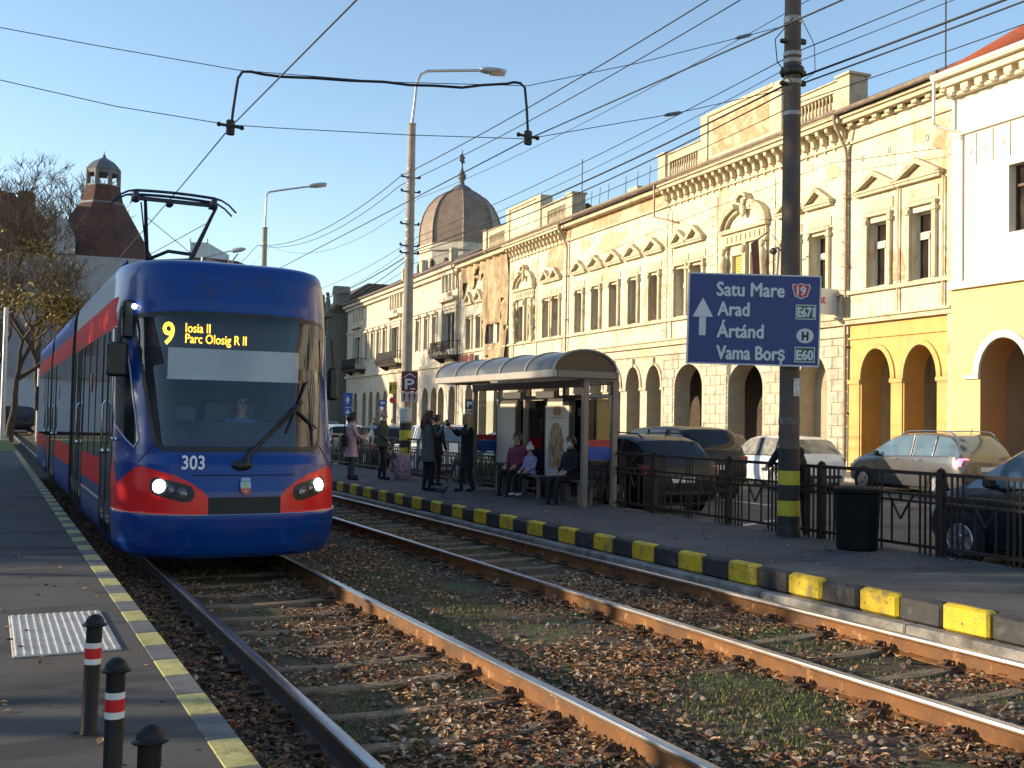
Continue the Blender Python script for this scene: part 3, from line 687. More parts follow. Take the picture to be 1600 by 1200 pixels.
# ---------------------------------------------------------------- A: renovated white and yellow house
ha=thing('white_yellow_house','renovated white house over a yellow arched ground floor under red roof tiles','house',FP,FRZ)
A0,A1=-50,-5.02
aw=[(-7.75-2.15*i,1.0) for i in range(19)]; aa=[(-7.07-3.12*i,1.76,3.42,1.05) for i in range(14)]
mb=MB(); wall_mesh(mb,A0,A1,6.2,12.75,[(rect_hole(c,w,7.6,9.62),.36) for c,w in aw],y=.25); mb.box(A1-.004,A1,-.3,.25,6.2,12.75); mb.build('upper_wall',M_wht,ha)
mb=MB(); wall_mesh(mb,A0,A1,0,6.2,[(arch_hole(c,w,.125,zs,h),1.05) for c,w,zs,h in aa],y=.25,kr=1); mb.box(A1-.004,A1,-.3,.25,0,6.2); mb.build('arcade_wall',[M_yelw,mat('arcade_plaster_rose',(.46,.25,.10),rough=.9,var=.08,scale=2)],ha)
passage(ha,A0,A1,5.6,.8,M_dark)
mb=MB(); mb.box(-9.2,-8.0,-.9,-.88,.12,3.2); mb.build('shop_door',mat('shop_door_brown',(.10,.03,.02),rough=.5,var=.2,scale=3),ha)
mb=MB()
for z0,z1 in ((1.9,2.35),(.95,1.5)): mb.box(-8.35,-8.15,-.88,-.87,z0,z1)
mb.build('paper_notice',mat('paper_white',(.75,.74,.72),var=.05),ha)
mb=MB(); mb.box(A0,A1,.262,.42,6.1,6.32); mb.box(A0,A1+.02,.262,.36,10.95,11.05)
for c,w,zs,h in aa:
    ri=[(c+(w/2+.02)*math.cos(math.pi*i/18),zs+(h+.02)*math.sin(math.pi*i/18)) for i in range(19)]; ro=[(c+(w/2+.24)*math.cos(math.pi*i/18),zs+(h+.24)*math.sin(math.pi*i/18)) for i in range(19)]
    mb.prism(ri+ro[::-1],.262,.32); mb.box(c-w/2-.5,c-w/2-.01,.262,.34,3.27,3.40); mb.box(c+w/2+.01,c+w/2+.6,.262,.34,3.27,3.40)
mb.box(A1-.5,A1-.08,.262,.33,6.33,10.94)
for x in (-6.0,-6.65,-7.3): mb.box(x-.02,x+.02,.262,.29,9.9,10.9)
for x in (-5.75,-6.35,-7.0): mb.add([(x-.13,.275,10.4),(x,.275,10.25),(x+.13,.275,10.4),(x,.275,10.55)],[(0,1,2,3)])
mb.build('trim',M_wht,ha)
for c,w in aw: window(ha,c,w,7.6,9.62,y=-.1,mat_f=M_frb,style='T')
mb=MB(); mb.box(A0,A1,.262,.75,12.5,12.72); mb.box(A0,A1+.2,.262,.94,12.722,12.785); mb.box(A0,A1,.262,.5,12.2,12.3)
n=82
for i in range(n): x=lerp(A0,A1-.3,i/(n-1)); mb.box(x-.14,x+.14,.262,.62,12.3,12.5); mb.lathe([(.12,0),(.12,.1)],(x,.55,12.2),8)
mb.build('cornice',mat('cornice_cream',(.72,.62,.44),rough=.8,var=.06,scale=2),ha)
gutter(ha,A0,A1+.2,12.86,.9,M_gutw)
mb=MB(); mb.tube([(A1+.1,.9,12.8),(A1+.1,.9,11.4),(A1+.1,.75,11.3),(A1-.4,.35,11.05),(A1-.45,.33,10.8)],.055,8); mb.build('downspout',M_gutw,ha,smooth=40)
shell(ha,A0,A1+.2,12.82,12,M_wht,4.6,M_rooft,.90,0,4.2,.03)
mb=MB(); 
for i in range(135):
    x=A1+.1-i*.33
    mb.tube([(x,.88,12.87),(min(x,A1-3.9),-5.9,17.45)],.05,5)
mb.build('tile_ridges',M_rooft,ha)
# ---------------------------------------------------------------- D: house behind torn netting
hd=thing('netted_house','decaying tan house between palace and white building, draped in torn netting','house',FP,FRZ)
D0,D1=32.57,42.0
dw=[(40.05,.95),(38.05,.95),(35.75,.7),(34.3,.9)]
mb=MB(); wall_mesh(mb,D0,D1,5.5,GZ,[(rect_hole(c,w,6.74,8.95 if c>37 else 8.3),.36) for c,w in dw]); mb.build('upper_wall',M_offw,hd)
mb=MB(); wall_mesh(mb,D0,D1,0,5.5,[(arch_hole(c,1.5,.125,3.4,.9),.85) for c in (34.4,37.2,40.0)],kr=1); mb.build('arcade_wall',[M_offw,M_jamb],hd)
passage(hd,D0,D1,5.2,.85,M_dark)
mb=MB(); mb.box(D0,D1,.012,.2,5.40,5.62); mb.box(D0,D1,.012,.15,6.5,6.62); mb.box(D0,D1,.012,.5,GZ-.3,GZ)
for c in (40.05,38.05): surround(mb,c,.95,6.74,9.05); pediment(mb,c,1.6,10.05,.75)
mb.build('trim',M_trim,hd)
for c,w in dw: window(hd,c,w,6.74,8.95 if c>37 else 8.3,y=-.36,mat_f=M_frb,style='T')
gutter(hd,D0,D1,GZ+.1); shell(hd,D0,D1,GZ,11,M_offw,3.4)
# the netting: torn sheet with folds, its own thing
M_net=mat('torn_netting',(.46,.34,.20),rough=.95,var=.3,scale=2,bump=.4,bscale=20,patches=[((.24,.16,.09),1.2,.57,.05,(1,1,.25))])
mb=MB(); nx_,nz_=70,60
def netin(s,z):
    if z>12.7: return True
    if s<37.0: # hanging strip on the near half
        if 33.7<s<36.2 and 6.9<z<8.2: return False
        return nz(s,z,1.6,31)>-.52
    lim=11.6+1.6*nz(s,0,.9,5)-(s-37)*.15
    return z>lim and nz(s,z,1.3,33)>-.45
P=[]
for j in range(nz_+1):
    for i in range(nx_+1):
        s=lerp(32.7,41.8,i/nx_); z=lerp(5.2,12.95,j/nz_)
        f=.16+.10*math.sin(s*5.1+1.3*math.sin(z*.8))+.10*nz(s*1.4,z*.35,1,3)
        if z<6.7: f+=.12*(6.7-z)
        P.append((s,f,z))
fs=[]
for j in range(nz_):
    for i in range(nx_):
        s=lerp(32.7,41.8,(i+.5)/nx_); z=lerp(5.2,12.95,(j+.5)/nz_)
        if netin(s,z): o=j*(nx_+1)+i; fs.append((o,o+1,o+nx_+2,o+nx_+1))
mb.add(P,fs); o=mb.build('safety_netting',M_net,smooth=180,normals=False); o.location=FP; o.rotation_euler=(0,0,FRZ)
so_=o.modifiers.new('solid','SOLIDIFY'); so_.thickness=.02
tag(o,'torn brown netting hanging in folds over the decaying facade','netting')
mb=MB()
for i in range(3): 
    x=38.2+i*1.1; n=6
    pts=[]
    for j in range(n+1):
        t=j/n; pts.append([(x+k_*.09,.34+.05*math.sin(k_*1.7+i),lerp(6.35,5.45,t)) for k_ in range(11)])
    mb.loft(pts,closed=False)
o=mb.build('hanging_blankets',mat('blanket_maroon',(.17,.055,.05),rough=.95,var=.2,scale=6),smooth=60,normals=False); o.location=FP; o.rotation_euler=(0,0,FRZ); so_=o.modifiers.new('solid','SOLIDIFY'); so_.thickness=.015
tag(o,'three dark red blankets hung out under the netted windows','blankets')
# ---------------------------------------------------------------- E: white building with balconies
he=thing('balcony_building','long off white building with tall windows and dark iron balconies','building',FP,FRZ)
E0,E1=42.05,77.0
ew=[(52.35,.9),(50.1,.9),(48.0,.85),(44.4,2.9)]+[(59.0,2.7)]+[(62.5,.9),(64.6,.9),(66.7,.9),(68.8,.9)]+[(72.5,2.7)]+[(55,.9)]
ea=[(43.7,1.5),(46.2,1.5),(47.95,1.5),(50.2,1.6),(53,1.5),(56,1.5),(59,1.5),(62,1.4),(64.5,1.4),(67,1.4),(69.5,1.4),(73,1.6)]
mb=MB(); wall_mesh(mb,E0,E1,5.6,GZ+.2,[(rect_hole(c,w,7.3 if w<2 else 7.0,9.75),.35) for c,w in ew]); mb.build('upper_wall',M_offw,he)
mb=MB(); wall_mesh(mb,E0,E1,0,5.6,[(arch_hole(c,w,.125,3.3,.9),.7) for c,w in ea],kr=1); mb.build('ground_floor_wall',[M_offw,M_jamb],he)
passage(he,E0,E1,5.2,.7,M_dark,2.5)
mb=MB(); mb.box(E0,E1,.012,.2,5.7,5.95); mb.box(E0,E1,.012,.12,10.25,10.4); mb.box(E0,E1,.012,.55,GZ-.1,GZ+.2); mb.box(E0,E1,.012,.3,GZ-.4,GZ-.11)
for c,w in ew:
    if w<2: mb.box(c-.65,c-.47,.012,.1,7.2,9.9); mb.box(c+.47,c+.65,.012,.1,7.2,9.9); mb.box(c-.7,c+.7,.012,.28,9.9,10.1); mb.sphere((c,.12,10.05),.18,8,6)
    else:
        mb.box(c-1.75,c-1.48,.012,.16,6.9,10.6); mb.box(c+1.48,c+1.75,.012,.16,6.9,10.6); mb.box(c-1.8,c+1.8,.012,.42,10.6,10.85); mb.box(c-1.4,c+1.4,.012,.1,10.0,10.2); mb.sphere((c,.1,11.0),.3,8,6)
        for i in range(5): mb.box(c-1.6+i*.8-.12,c-1.6+i*.8+.12,.012,.2,11.4,12.6)
mb.build('trim',M_offw,he)
for c,w in ew: window(he,c,w,7.3 if w<2 else 7.0,9.75,y=-.35,style='T' if w<2 else 'bars')
def balcony(c,w):
    mb=MB(); mb.box(c-w/2,c+w/2,.02,1.0,6.30,6.45)
    n=int(w/.16)
    for i in range(n+1):
        x=c-w/2+w*i/n; mb.tube([(x,.98,6.45),(x,1.12,6.75),(x,1.0,7.1),(x,.98,7.45)],.022,5)
    for y in (.3,.55,.8):
        for x in (c-w/2,c+w/2): mb.tube([(x,y,6.45),(x,y,7.45)],.022,5)
    mb.bar((c-w/2,.98,7.46),(c+w/2,.98,7.46),.05); mb.bar((c-w/2,.02,7.46),(c-w/2,.98,7.46),.05); mb.bar((c+w/2,.02,7.46),(c+w/2,.98,7.46),.05)
    mb.bar((c-w/2,1.08,6.75),(c+w/2,1.08,6.75),.03); mb.lathe([(.22,0),(.22,.03)],(c,1.06,6.85),12)
    for x in (c-w/2+.4,c+w/2-.4): mb.prism([(.02,6.3),(.8,6.3),(.02,5.85)],x-.1,x+.1,'x')
    mb.build('balcony',M_irn,he)
balcony(44.0,4.2); balcony(58.6,6.2); balcony(72.0,5.6)
gutter(he,E0,E1,GZ+.3,.68); downspout(he,E0+.2,GZ+.2); shell(he,E0,E1,GZ+.2,11,M_offw,3.2)
for x in (60,66,52): mb=MB(); mb.box(x,x+.5,-3.2,-2.6,GZ+1.2,GZ+3.0); mb.build('chimney',M_trim,he)
# ---------------------------------------------------------------- F: corner building, dark gable toward us across the side street
M_fshade=mat('plaster_shaded',(.20,.18,.15),rough=.9,var=.2,scale=1.2,bump=.3,bscale=14,streak=.5)  # dark base tone stands in for the shade lying on this building
hf=thing('corner_building','dark shaded ornate corner building with stepped gables at the far end of the row','building',tuple(fac(78.5,0)),FRZ)
mb=MB(); mb.box(0,9,-10,1.4,0,12.6)
mb.build('wall',M_fshade,hf)
mb=MB(); mb.box(-.2,9.1,1.4,2.0,12.2,12.7); mb.box(-.1,9,1.41,1.6,5.6,5.9)
for x in (1.0,3.4,5.8,8.0):
    mb.box(x-.6,x+.6,1.41,1.7,12.71,13.6); mb.prism([(x-.7,13.6),(x+.7,13.6),(x,14.6)],1.41,1.7); mb.sphere((x,1.6,14.7),.22,8,6); mb.box(x-.8,x-.55,1.41,1.75,6,12.1); mb.sphere((x,1.7,10.4),.4,8,6)
mb.build('ornament',M_fshade,hf)
for x in (1.9,4.6,7.0):
    f=MB(); f.box(x-.6,x+.6,1.402,1.45,7.2,9.9); o=f.build('window',M_frb,hf); g=MB(); g.box(x-.5,x+.5,1.452,1.46,7.3,9.8); g.build('pane',M_pane,o)
mb=MB(); mb.prism([(-10.2,12.6),(1.9,12.6),(-2.5,16.0),(-7,16.0)],0,9,'x'); mb.build('roof',M_roof,hf)
mb=MB(); mb.box(-1.2,.2,-.2,1.2,13.4,14.6); mb.prism([(-1.4,14.6),(.4,14.6),(-.1,15.4),(-.9,15.4)],-.3,1.3); mb.build('dormer',M_fshade,hf)
# a low house past the crossing
hg=thing('low_house','pale low house closing the street far behind the tram','house',(20.5,150,0),R(80))
mb=MB(); mb.box(-6,14,-8,0,0,8.5); mb.build('wall',M_offw,hg)
mb=MB(); mb.prism([(-8.3,8.5),(.4,8.5),(-4,11)],-6,14,'x'); mb.build('roof',M_roof,hg)
for i in range(5):
    f=MB(); f.box(-4.5+i*3.4,-3.3+i*3.4,.004,.05,4.5,6.6); f.build('window',M_frb,hg)
# ---------------------------------------------------------------- synagogue dome behind the row
D=118.0; cdm=at_d(719,420,D); sc=D/FPX
sy=thing('synagogue_dome','ribbed grey green dome with a star finial behind the white building','dome',(cdm.x,cdm.y,0),FRZ)
M_dome=mat('dome_copper_brown',(.235,.165,.118),rough=.6,var=.22,scale=.9,bump=.15,bscale=8,metal=.15,streak=.3)
zb=at_d(719,388,D).z; zt=at_d(719,297,D).z; zd=at_d(719,440,D).z; rd=64*sc
mb=MB(); mb.lathe([(rd*1.02,zd-6),(rd*1.02,zb-.9),(rd*1.08,zb-.85),(rd*1.08,zb-.55),(rd*1.02,zb-.5),(rd*1.02,zb)],n=8,a0=R(-16)); mb.build('drum',M_offw,sy)
mb=MB()
for i in range(16): a=2*math.pi*i/16+R(6); mb.lathe([(.28,0),(.28,1.3),(.18,1.6),(.02,1.72)],(rd*.99*math.cos(a),rd*.99*math.sin(a),zb-3.4),10)
mb.build('drum_window',M_dark,sy)
pr=[(rd,0),(rd*1.0,.22),(rd*.975,.38),(rd*.90,.56),(rd*.78,.72),(rd*.60,.86),(rd*.36,.96),(rd*.16,1.0)]
hh=zt-zb
mb=MB(); mb.lathe([(r,zb+t*hh) for r,t in pr],n=8,a0=R(-16)); mb.build('dome_shell',M_dome,sy)
mb=MB()
for k in range(8): a=R(-16)+2*math.pi*k/8; mb.tube([(r*math.cos(a)*1.01,r*math.sin(a)*1.01,zb+t*hh) for r,t in pr],.10,6)
mb.build('ribs',M_dome,sy,smooth=50)
mb=MB(); mb.lathe([(rd*.30,zt-.15),(rd*.2,zt+.35),(.32,zt+.7),(.28,zt+1.1),(.46,zt+1.35),(.5,zt+1.7),(.3,zt+2.0),(.10,zt+2.6),(.05,zt+4.6)],n=12); mb.build('lantern',mat('finial_grey',(.13,.12,.12),rough=.6,var=.1),sy,smooth=50)
zs_=at_d(723,247,D).z; mb=MB()
for k in range(2):
    p=[(0,zs_+.62*math.cos(2*math.pi*i/3+k*math.pi),.62*math.sin(2*math.pi*i/3+k*math.pi)) for i in range(3)]
    for i in range(3):
        a,b=p[i],p[(i+1)%3]; mb.bar((a[2]*.7,-a[2]*.7,a[1]),(b[2]*.7,-b[2]*.7,b[1]),.12)
mb.build('star_finial',M_irn,sy)
# ================================================================ TRAM
M_tb=mat('tram_blue',(.001,.040,.225),rough=.30,var=.05,scale=3,coat=.3,spec=.35,patches=[((.035,.04,.075),2.2,.66,.07)])
M_tr=mat('tram_red',(.74,.014,.016),rough=.32,var=.05,scale=3,coat=.25,spec=.3)
M_tbs=mat('tram_blue_side',(.004,.040,.25),rough=.55,var=.06,scale=3,spec=.10)
M_trs=mat('tram_red_side',(.72,.016,.02),rough=.6,var=.06,scale=3,spec=.08)
M_tk=mat('tram_black',(.012,.012,.014),rough=.45,var=.1,scale=5)
M_tg=mat('tram_dark_glass',(.016,.018,.022),rough=.05,var=.1,scale=2,spec=.9)
M_tw=glass('tram_windscreen',(.84,.89,.93),opac=.05,ior=1.75,veil=(.06,.16,.32))  # blue diffuse colour stands in for sky reflected in the windscreen
M_rub=mat('bellows_rubber',(.015,.015,.016),rough=.7,var=.2,scale=8)
M_tint=mat('tram_interior',(.10,.11,.13),rough=.7,var=.15,scale=3)
M_chr=mat('bright_metal',(.7,.7,.7),rough=.25,metal=1,var=.05)
M_led=emis('display_amber',(1,.50,.03),2.2); M_led9=emis('display_yellow',(1,.72,.03),2.4)
M_lamp=emis('headlamp_glow',(.93,.97,1),14)
M_txw=mat('lettering_white',(.75,.77,.80),rough=.5,var=0)
TX,TY=2.58,11.75
tram=thing('tram','blue and red articulated tram with lit headlights arriving at the left platform','tram',(TX,TY,0))
TD=1.15
ZK=[.17,.22,.30,.50,.60,.645,.67,.9,1.2,1.30,2.95,3.05,3.36,3.46,3.52,3.555,3.57]
NY=[.16,.09,.05,.0,-.012,-.012,.02,.03,.10,.16,.62,.64,.73,.77,.83,.98,2.2]
WK=[1.18,1.23,1.255,1.27,1.275,1.275,1.268,1.27,1.27,1.27,1.265,1.26,1.245,1.225,1.19,1.06,.02]
def itp(z,A):
    if z<=ZK[0]: return A[0]
    for i in range(len(ZK)-1):
        if z<=ZK[i+1]: return lerp(A[i],A[i+1],(z-ZK[i])/(ZK[i+1]-ZK[i]))
    return A[-1]
NT=250
def plan(t,z):
    w=itp(z,WK); ny=itp(z,NY); s,c=math.sin(t),math.cos(t)
    return (w*math.copysign(abs(s)**(2/lerp(3.4,4.7,max(0,min(1,(z-2.3)/1.0)))),s), ny+TD*(1-max(c,0)**(2/lerp(1.9,2.15,max(0,min(1,(z-2.3)/1.0))))))
# column parameters chosen at equal arc length of the mid section
_tt=[-math.pi/2+math.pi*i/2400 for i in range(2401)]; _p=[plan(t,1.2) for t in _tt]; _s=[0]
for i in range(2400): _s.append(_s[-1]+math.hypot(_p[i+1][0]-_p[i][0],_p[i+1][1]-_p[i][1]))
SM=_s[-1]/2; cols=[]; j=0
for i in range(NT+1):
    q=_s[-1]*i/NT
    while j<2399 and _s[j+1]<q: j+=1
    f_=(q-_s[j])/max(1e-9,_s[j+1]-_s[j]); cols.append((lerp(_tt[j],_tt[j+1],min(1,f_)),q-SM))
zr=[]; z=.17
while z<3.55: zr.append(z); z+=.0125 if z<3.35 else .025
zr+= [3.555,3.57]
YE=7.6
def inpoly(x,y,P):
    r=False; n=len(P); j=n-1
    for i in range(n):
        if (P[i][1]>y)!=(P[j][1]>y) and x<(P[j][0]-P[i][0])*(y-P[i][1])/(P[j][1]-P[i][1])+P[i][0]: r=not r
        j=i
    return r
FAIR=[(9,1.45),(2.02,1.27),(1.93,1.2),(1.73,.95),(1.2,1.175),(.95,1.13),(.75,1.085),(.57,1.0),(.46,.92),(.40,.85),(.40,.655),(9,.655)]
SIDEW=[(1.27,1.37),(1.19,1.46),(1.46,2.76),(1.77,2.76),(1.77,1.62)]
def wsedge(z): return .99+(z-1.37)*.20
def segd(px,py,ax,ay,bx,by):
    t=max(0,min(1,((px-ax)*(bx-ax)+(py-ay)*(by-ay))/((bx-ax)**2+(by-ay)**2))); return math.hypot(px-ax-t*(bx-ax),py-ay-t*(by-ay))
def wreg(s,z,m=0.0):
    e=wsedge(z)-m; zb,zt=1.335+m,2.93-.05*(s/1.25)**2-m
    if abs(s)>e or z<zb or z>zt: return False
    r=.14; cx,cz=e-r,(zb+r if z<zb+r else (zt-r if z>zt-r else z))
    if abs(s)>cx and cz!=z: return math.hypot(abs(s)-cx,z-cz)<r
    return True
def region(s,z,y,left):
    a=abs(s)
    if y is not None:  # straight side
        if 1.32<y<2.66 and .30<z<2.74: return 'door' if left else 'win'
        if 5.62<y<7.42 and .30<z<2.74: return 'door' if left else 'win'
        if 2.76<=z<3.12: return 'rband'
        if .82<=z<1.17 : return 'rband'
        if 1.17<=z<2.76: return 'win'
        return 'blue'
    if wreg(s,z): return 'glass' if wreg(s,z,.055) and z<2.93 else 'frit'
    if z>2.74 and z<3.12 and a>1.74-.55*abs(z-2.95): return 'rband'
    if inpoly(a,z,SIDEW): return 'side'
    if a<.40 and .655<z<.85: return 'grille'
    if segd(a,z,.955,.962,.64,.888)<.098: return 'hl'
    if inpoly(a,z,FAIR): return 'red'
    return 'blue'
R_={k:MB() for k in ('blue','glass','frit','side','grille','hl','hr','redl','redr','rband','win','door')}
ycol=[.35,.75,1.05,1.32,1.34,2.0,2.66,2.7,3.6,4.5,5.56,5.62,6.5,6.52,6.54,7.42,7.5]
def pt(ci,z):
    """ci over extended columns: left side columns (from rear), front, right side"""
    nS=len(ycol)+1
    if ci<nS or ci>=nS+NT+1:
        k=(nS-1-ci) if ci<nS else ci-nS-NT-1   # 0 nearest the front
        yy=([.0]+ycol)[k+1] if k+1<=len(ycol) else YE
        ys=itp(z,NY)+TD; y=max(ys+.001*(k+1),yy) if k<len(ycol) else YE
        if y<ys+.001*(k+1): y=ys+.001*(k+1)
        w=itp(z,WK); return ((-w if ci<nS else w),y,z)
    t=cols[ci-nS][0]; x,y=plan(t,z); return (x,y,z)
nS=len(ycol)+1; NC=nS*2+NT+1
grid=[[pt(c,z) for c in range(NC)] for z in zr]
idx={k:{} for k in R_}
for j in range(len(zr)-1):
    zc=(zr[j]+zr[j+1])/2
    for c in range(NC-1):
        if nS<=c and c+1<=nS+NT:
            s=(cols[c-nS][1]+cols[c+1-nS][1])/2; r=region(s,zc,None,s<0)
        else:
            y=(grid[j][c][1]+grid[j][c+1][1])/2; left=c<nS; s=-9 if left else 9
            if y<itp(zc,NY)+TD+.05 and y<1.32: r=region(-SM-.05 if left else SM+.05,zc,None,left)
            elif y<1.32 and 2.74<zc<3.12: r='rband'
            elif y<1.32: r=region(-2.1,zc,None,left) if zc<1.3 else 'blue'
            else: r=region(s,zc,y,left)
        if r=='red': r='redl' if s<0 else 'redr'
        if r=='hl' and s>0: r='hr'
        mb=R_[r]; ids=[]
        for (jj,cc) in ((j,c),(j,c+1),(j+1,c+1),(j+1,c)):
            key=(jj,cc)
            if key not in idx[r]: idx[r][key]=len(mb.v); mb.v.append(grid[jj][cc])
            ids.append(idx[r][key])
        mb.f.append(tuple(ids)); mb.m.append(0)
SMO=60
body=R_['blue'].build('front_body',M_tb,tram,smooth=SMO,normals=False)
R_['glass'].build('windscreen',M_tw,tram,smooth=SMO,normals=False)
R_['frit'].build('windscreen_frame',M_tk,tram,smooth=SMO,normals=False)
[q.build('cab_side_window',M_tg,tram,smooth=SMO,normals=False) for q in split_mb(R_['side'],lambda x,y,z:x>0)]
R_['grille'].build('grille',mat('grille_black',(.010,.010,.011),rough=.6,var=.2,scale=30),tram,smooth=SMO,normals=False)
R_['redl'].build('red_fairing',M_tr,tram,smooth=SMO,normals=False); R_['redr'].build('red_fairing',M_tr,tram,smooth=SMO,normals=False)
[q.build('red_band',M_trs,tram,smooth=SMO,normals=False) for q in split_mb(R_['rband'],lambda x,y,z:(x>0,z>2))]
[q.build('window_band',M_tg,tram,smooth=SMO,normals=False) for q in split_mb(R_['win'],lambda x,y,z:x>0)]
dm=R_['door']
for lo,hi in ((0,4),(4,9)):
    q=MB(); keep=[f for f in dm.f if lo<sum(dm.v[i][1] for i in f)/len(f)<hi]; us=sorted({i for f in keep for i in f}); mp={u:n for n,u in enumerate(us)}; q.add([dm.v[u] for u in us],[tuple(mp[i] for i in f) for f in keep]); q.build('door',M_tg,tram,smooth=SMO,normals=False)
hl=R_['hl'].build('headlight',M_tk,tram,smooth=SMO,normals=False); hr=R_['hr'].build('headlight',M_tk,tram,smooth=SMO,normals=False)
def surf(s,z):
    i=min(range(len(cols)),key=lambda q: abs(cols[q][1]-s)); t=cols[i][0]
    p=Vector((*plan(t,z),z)); a=Vector((*plan(cols[min(i+1,NT)][0],z),z)); b=Vector((*plan(cols[max(i-1,0)][0],z),z)); up=Vector((*plan(t,z+.03),z+.03))-p
    n=(a-b).cross(up).normalized(); 
    if n.y>0: n=-n
    return p,n
M_lens=mat('lamp_lens_grey',(.20,.20,.21),rough=.15,metal=.6,var=.2,scale=20)
for sg,par in ((-1,hl),(1,hr)):
    for (s,z,r,m) in ((.93,.962,.060,M_lamp),(.80,.928,.040,M_lens),(.665,.893,.045,M_lens)):
        p,n=surf(sg*s,z); q=n.to_track_quat('Z','Y').to_matrix(); mb=MB()
        mb.lathe([(r*1.18,-.01),(r*1.2,.012),(r*1.02,.014)],n=20,caps=False); mb.lathe([(r,.003),(r*.7,.010),(r*.02,.013)],n=20)
        mb.v=[tuple(p+q@Vector(v)) for v in mb.v]; mb.build('lamp' if m is M_lamp else 'lamp_lens',m,par,smooth=50)
# panel seams, bumper lip
mb=MB()
for sg in (-1,1):
    for z,s0,s1 in ((.655,.4,1.75),):
        pts=[surf(sg*lerp(s0,s1,i/12),z)[0]+surf(sg*lerp(s0,s1,i/12),z)[1]*.004 for i in range(13)]; mb.tube(pts,.007,5)
    # trim round the cab side window
    P=[(sg*a,z) for a,z in SIDEW]; P=P+[P[0]]; pts=[]
    for i in range(len(P)-1):
        for k in range(8):
            p,n=surf(lerp(P[i][0],P[i+1][0],k/8),lerp(P[i][1],P[i+1][1],k/8)); pts.append(p+n*.004)
    mb.tube(pts+[pts[0]],.011,6)
pts=[surf(lerp(-.42,.42,i/10),.655)[0]+Vector((0,-.004,0)) for i in range(11)]; mb.tube(pts,.007,5)
mb.build('trim_strip',mat('trim_silver',(.45,.47,.52),rough=.3,metal=.8,var=.05),tram,smooth=50)
mb=MB()
for z in (1.085,):
    pts=[surf(lerp(-.55,.55,i/24),z)[0]+surf(lerp(-.55,.55,i/24),z)[1]*.001 for i in range(25)]; mb.tube(pts,.006,5)
for sg in (-1,1):
    pts=[surf(sg*lerp(.99,1.22,i/5),lerp(1.40,1.20,i/5)) for i in range(6)]; mb.tube([p+n*.001 for p,n in pts],.006,5)
mb.build('panel_seam',M_tk,tram,smooth=50)
# wiper
mb=MB(); P=lambda s,z,o=.03: surf(s,z)[0]+surf(s,z)[1]*o
mb.tube([P(.0,1.19,.02),P(.03,1.27,.05),P(.30,1.55,.06),P(.62,1.86,.05)],[.05,.03,.016,.012],8)
mb.tube([P(.10,1.33,.05),P(.42,1.62,.06),P(.70,1.90,.05)],.011,6)
mb.bar(P(.60,1.83,.035),P(.90,1.60,.035),.02); mb.tube([P(.50,1.55,.02),P(.64,1.84,.03),P(.80,2.15,.02)],.013,6)
mb.sphere(P(-.03,1.185,.02),.07,12,8,(1.6,.6,.85)); mb.build('wiper',M_tk,tram,smooth=60)
# fleet number and coat of arms
p,n=surf(-.57,1.20)
text('fleet_number','303',.215,M_txw,tram,(-.70,.20,1.30),(R(80),0,R(-9)),.80,depth=.002,bold=.004)
for o in tram.children:
    if o.name.startswith('fleet_number'): o.location=surf(-.69,1.15)[0]+Vector((0,-.022,0)); o.rotation_euler=(R(78),0,R(-11))
def crest(par,loc,rot,sc,cols_,name='emblem'):
    e=MB(); e.k=0; e.prism([(-.5,-.1),(.5,-.1),(.5,.55),(-.5,.55)],0,.03); e.k=1; e.prism([(-.5,-.1),(-.47,-.38),(-.28,-.62),(0,-.75),(.28,-.62),(.47,-.38),(.5,-.1)],0,.03)
    e.k=2; e.prism([(-.22,-.05),(.22,-.05),(.18,.45),(-.18,.45)],-.02,0); e.k=0; e.prism([(-.4,.60),(.4,.60),(.48,.95),(.3,.82),(.22,1.0),(.1,.84),(0,1.0),(-.1,.84),(-.22,1.0),(-.3,.82),(-.48,.95)],0,.03); e.k=3; e.prism([(-.14,-.32),(.14,-.32),(.0,-.5)],-.02,0)
    o=e.build(name,cols_,par); o.location=loc; o.rotation_euler=rot; o.scale=(sc,sc,sc); return o
cA=mat('crest_blue',(.28,.48,.62),rough=.5,var=.05); cB=mat('crest_red',(.45,.09,.06),rough=.5,var=.05); cC=mat('crest_gold',(.48,.42,.16),rough=.5,var=.05); cD=mat('crest_white',(.75,.72,.66),rough=.5,var=.05); cO=mat('crest_orange',(.75,.24,.06),rough=.5,var=.05)
crest(tram,(0.0,.005,.955),(R(-13),0,0),.115,[cA,cB,cC,cD])
for y in (4.28,):
    o=crest(tram,(-1.281,y,2.15),(0,0,R(-90)),.16,[cO,cB,cO,cD],'side_emblem')
# door leaf gaps, grab handles
mb=MB()
for y in (1.33,2.0,2.66,5.62,6.2,6.52,6.85,7.42): mb.box(-1.278,-1.268,y-.012,y+.012,.3,2.74)
for y in (3.6,4.6): mb.box(-1.276,-1.268,y-.008,y+.008,1.17,2.76)
[q.build('door_seal',M_tk,tram) for q in split_mb(mb,lambda x,y,z:(y>3,y>5.5))]
for y in (2.1,6.28):
    mb=MB(); mb.tube([(-1.275,y,1.35),(-1.31,y,1.40),(-1.31,y,1.85),(-1.275,y,1.9)],.014,6); mb.sphere((-1.29,y,1.28),.035,8,6); mb.build('door_handle',M_chr,tram,smooth=50)
mb=MB()
for y in (1.22,): mb.sphere((-1.275,y,1.45),.022,8,6); mb.sphere((-1.255,y-.18,1.45),.022,8,6)
mb.build('marker_lamp',M_chr,tram,smooth=50)
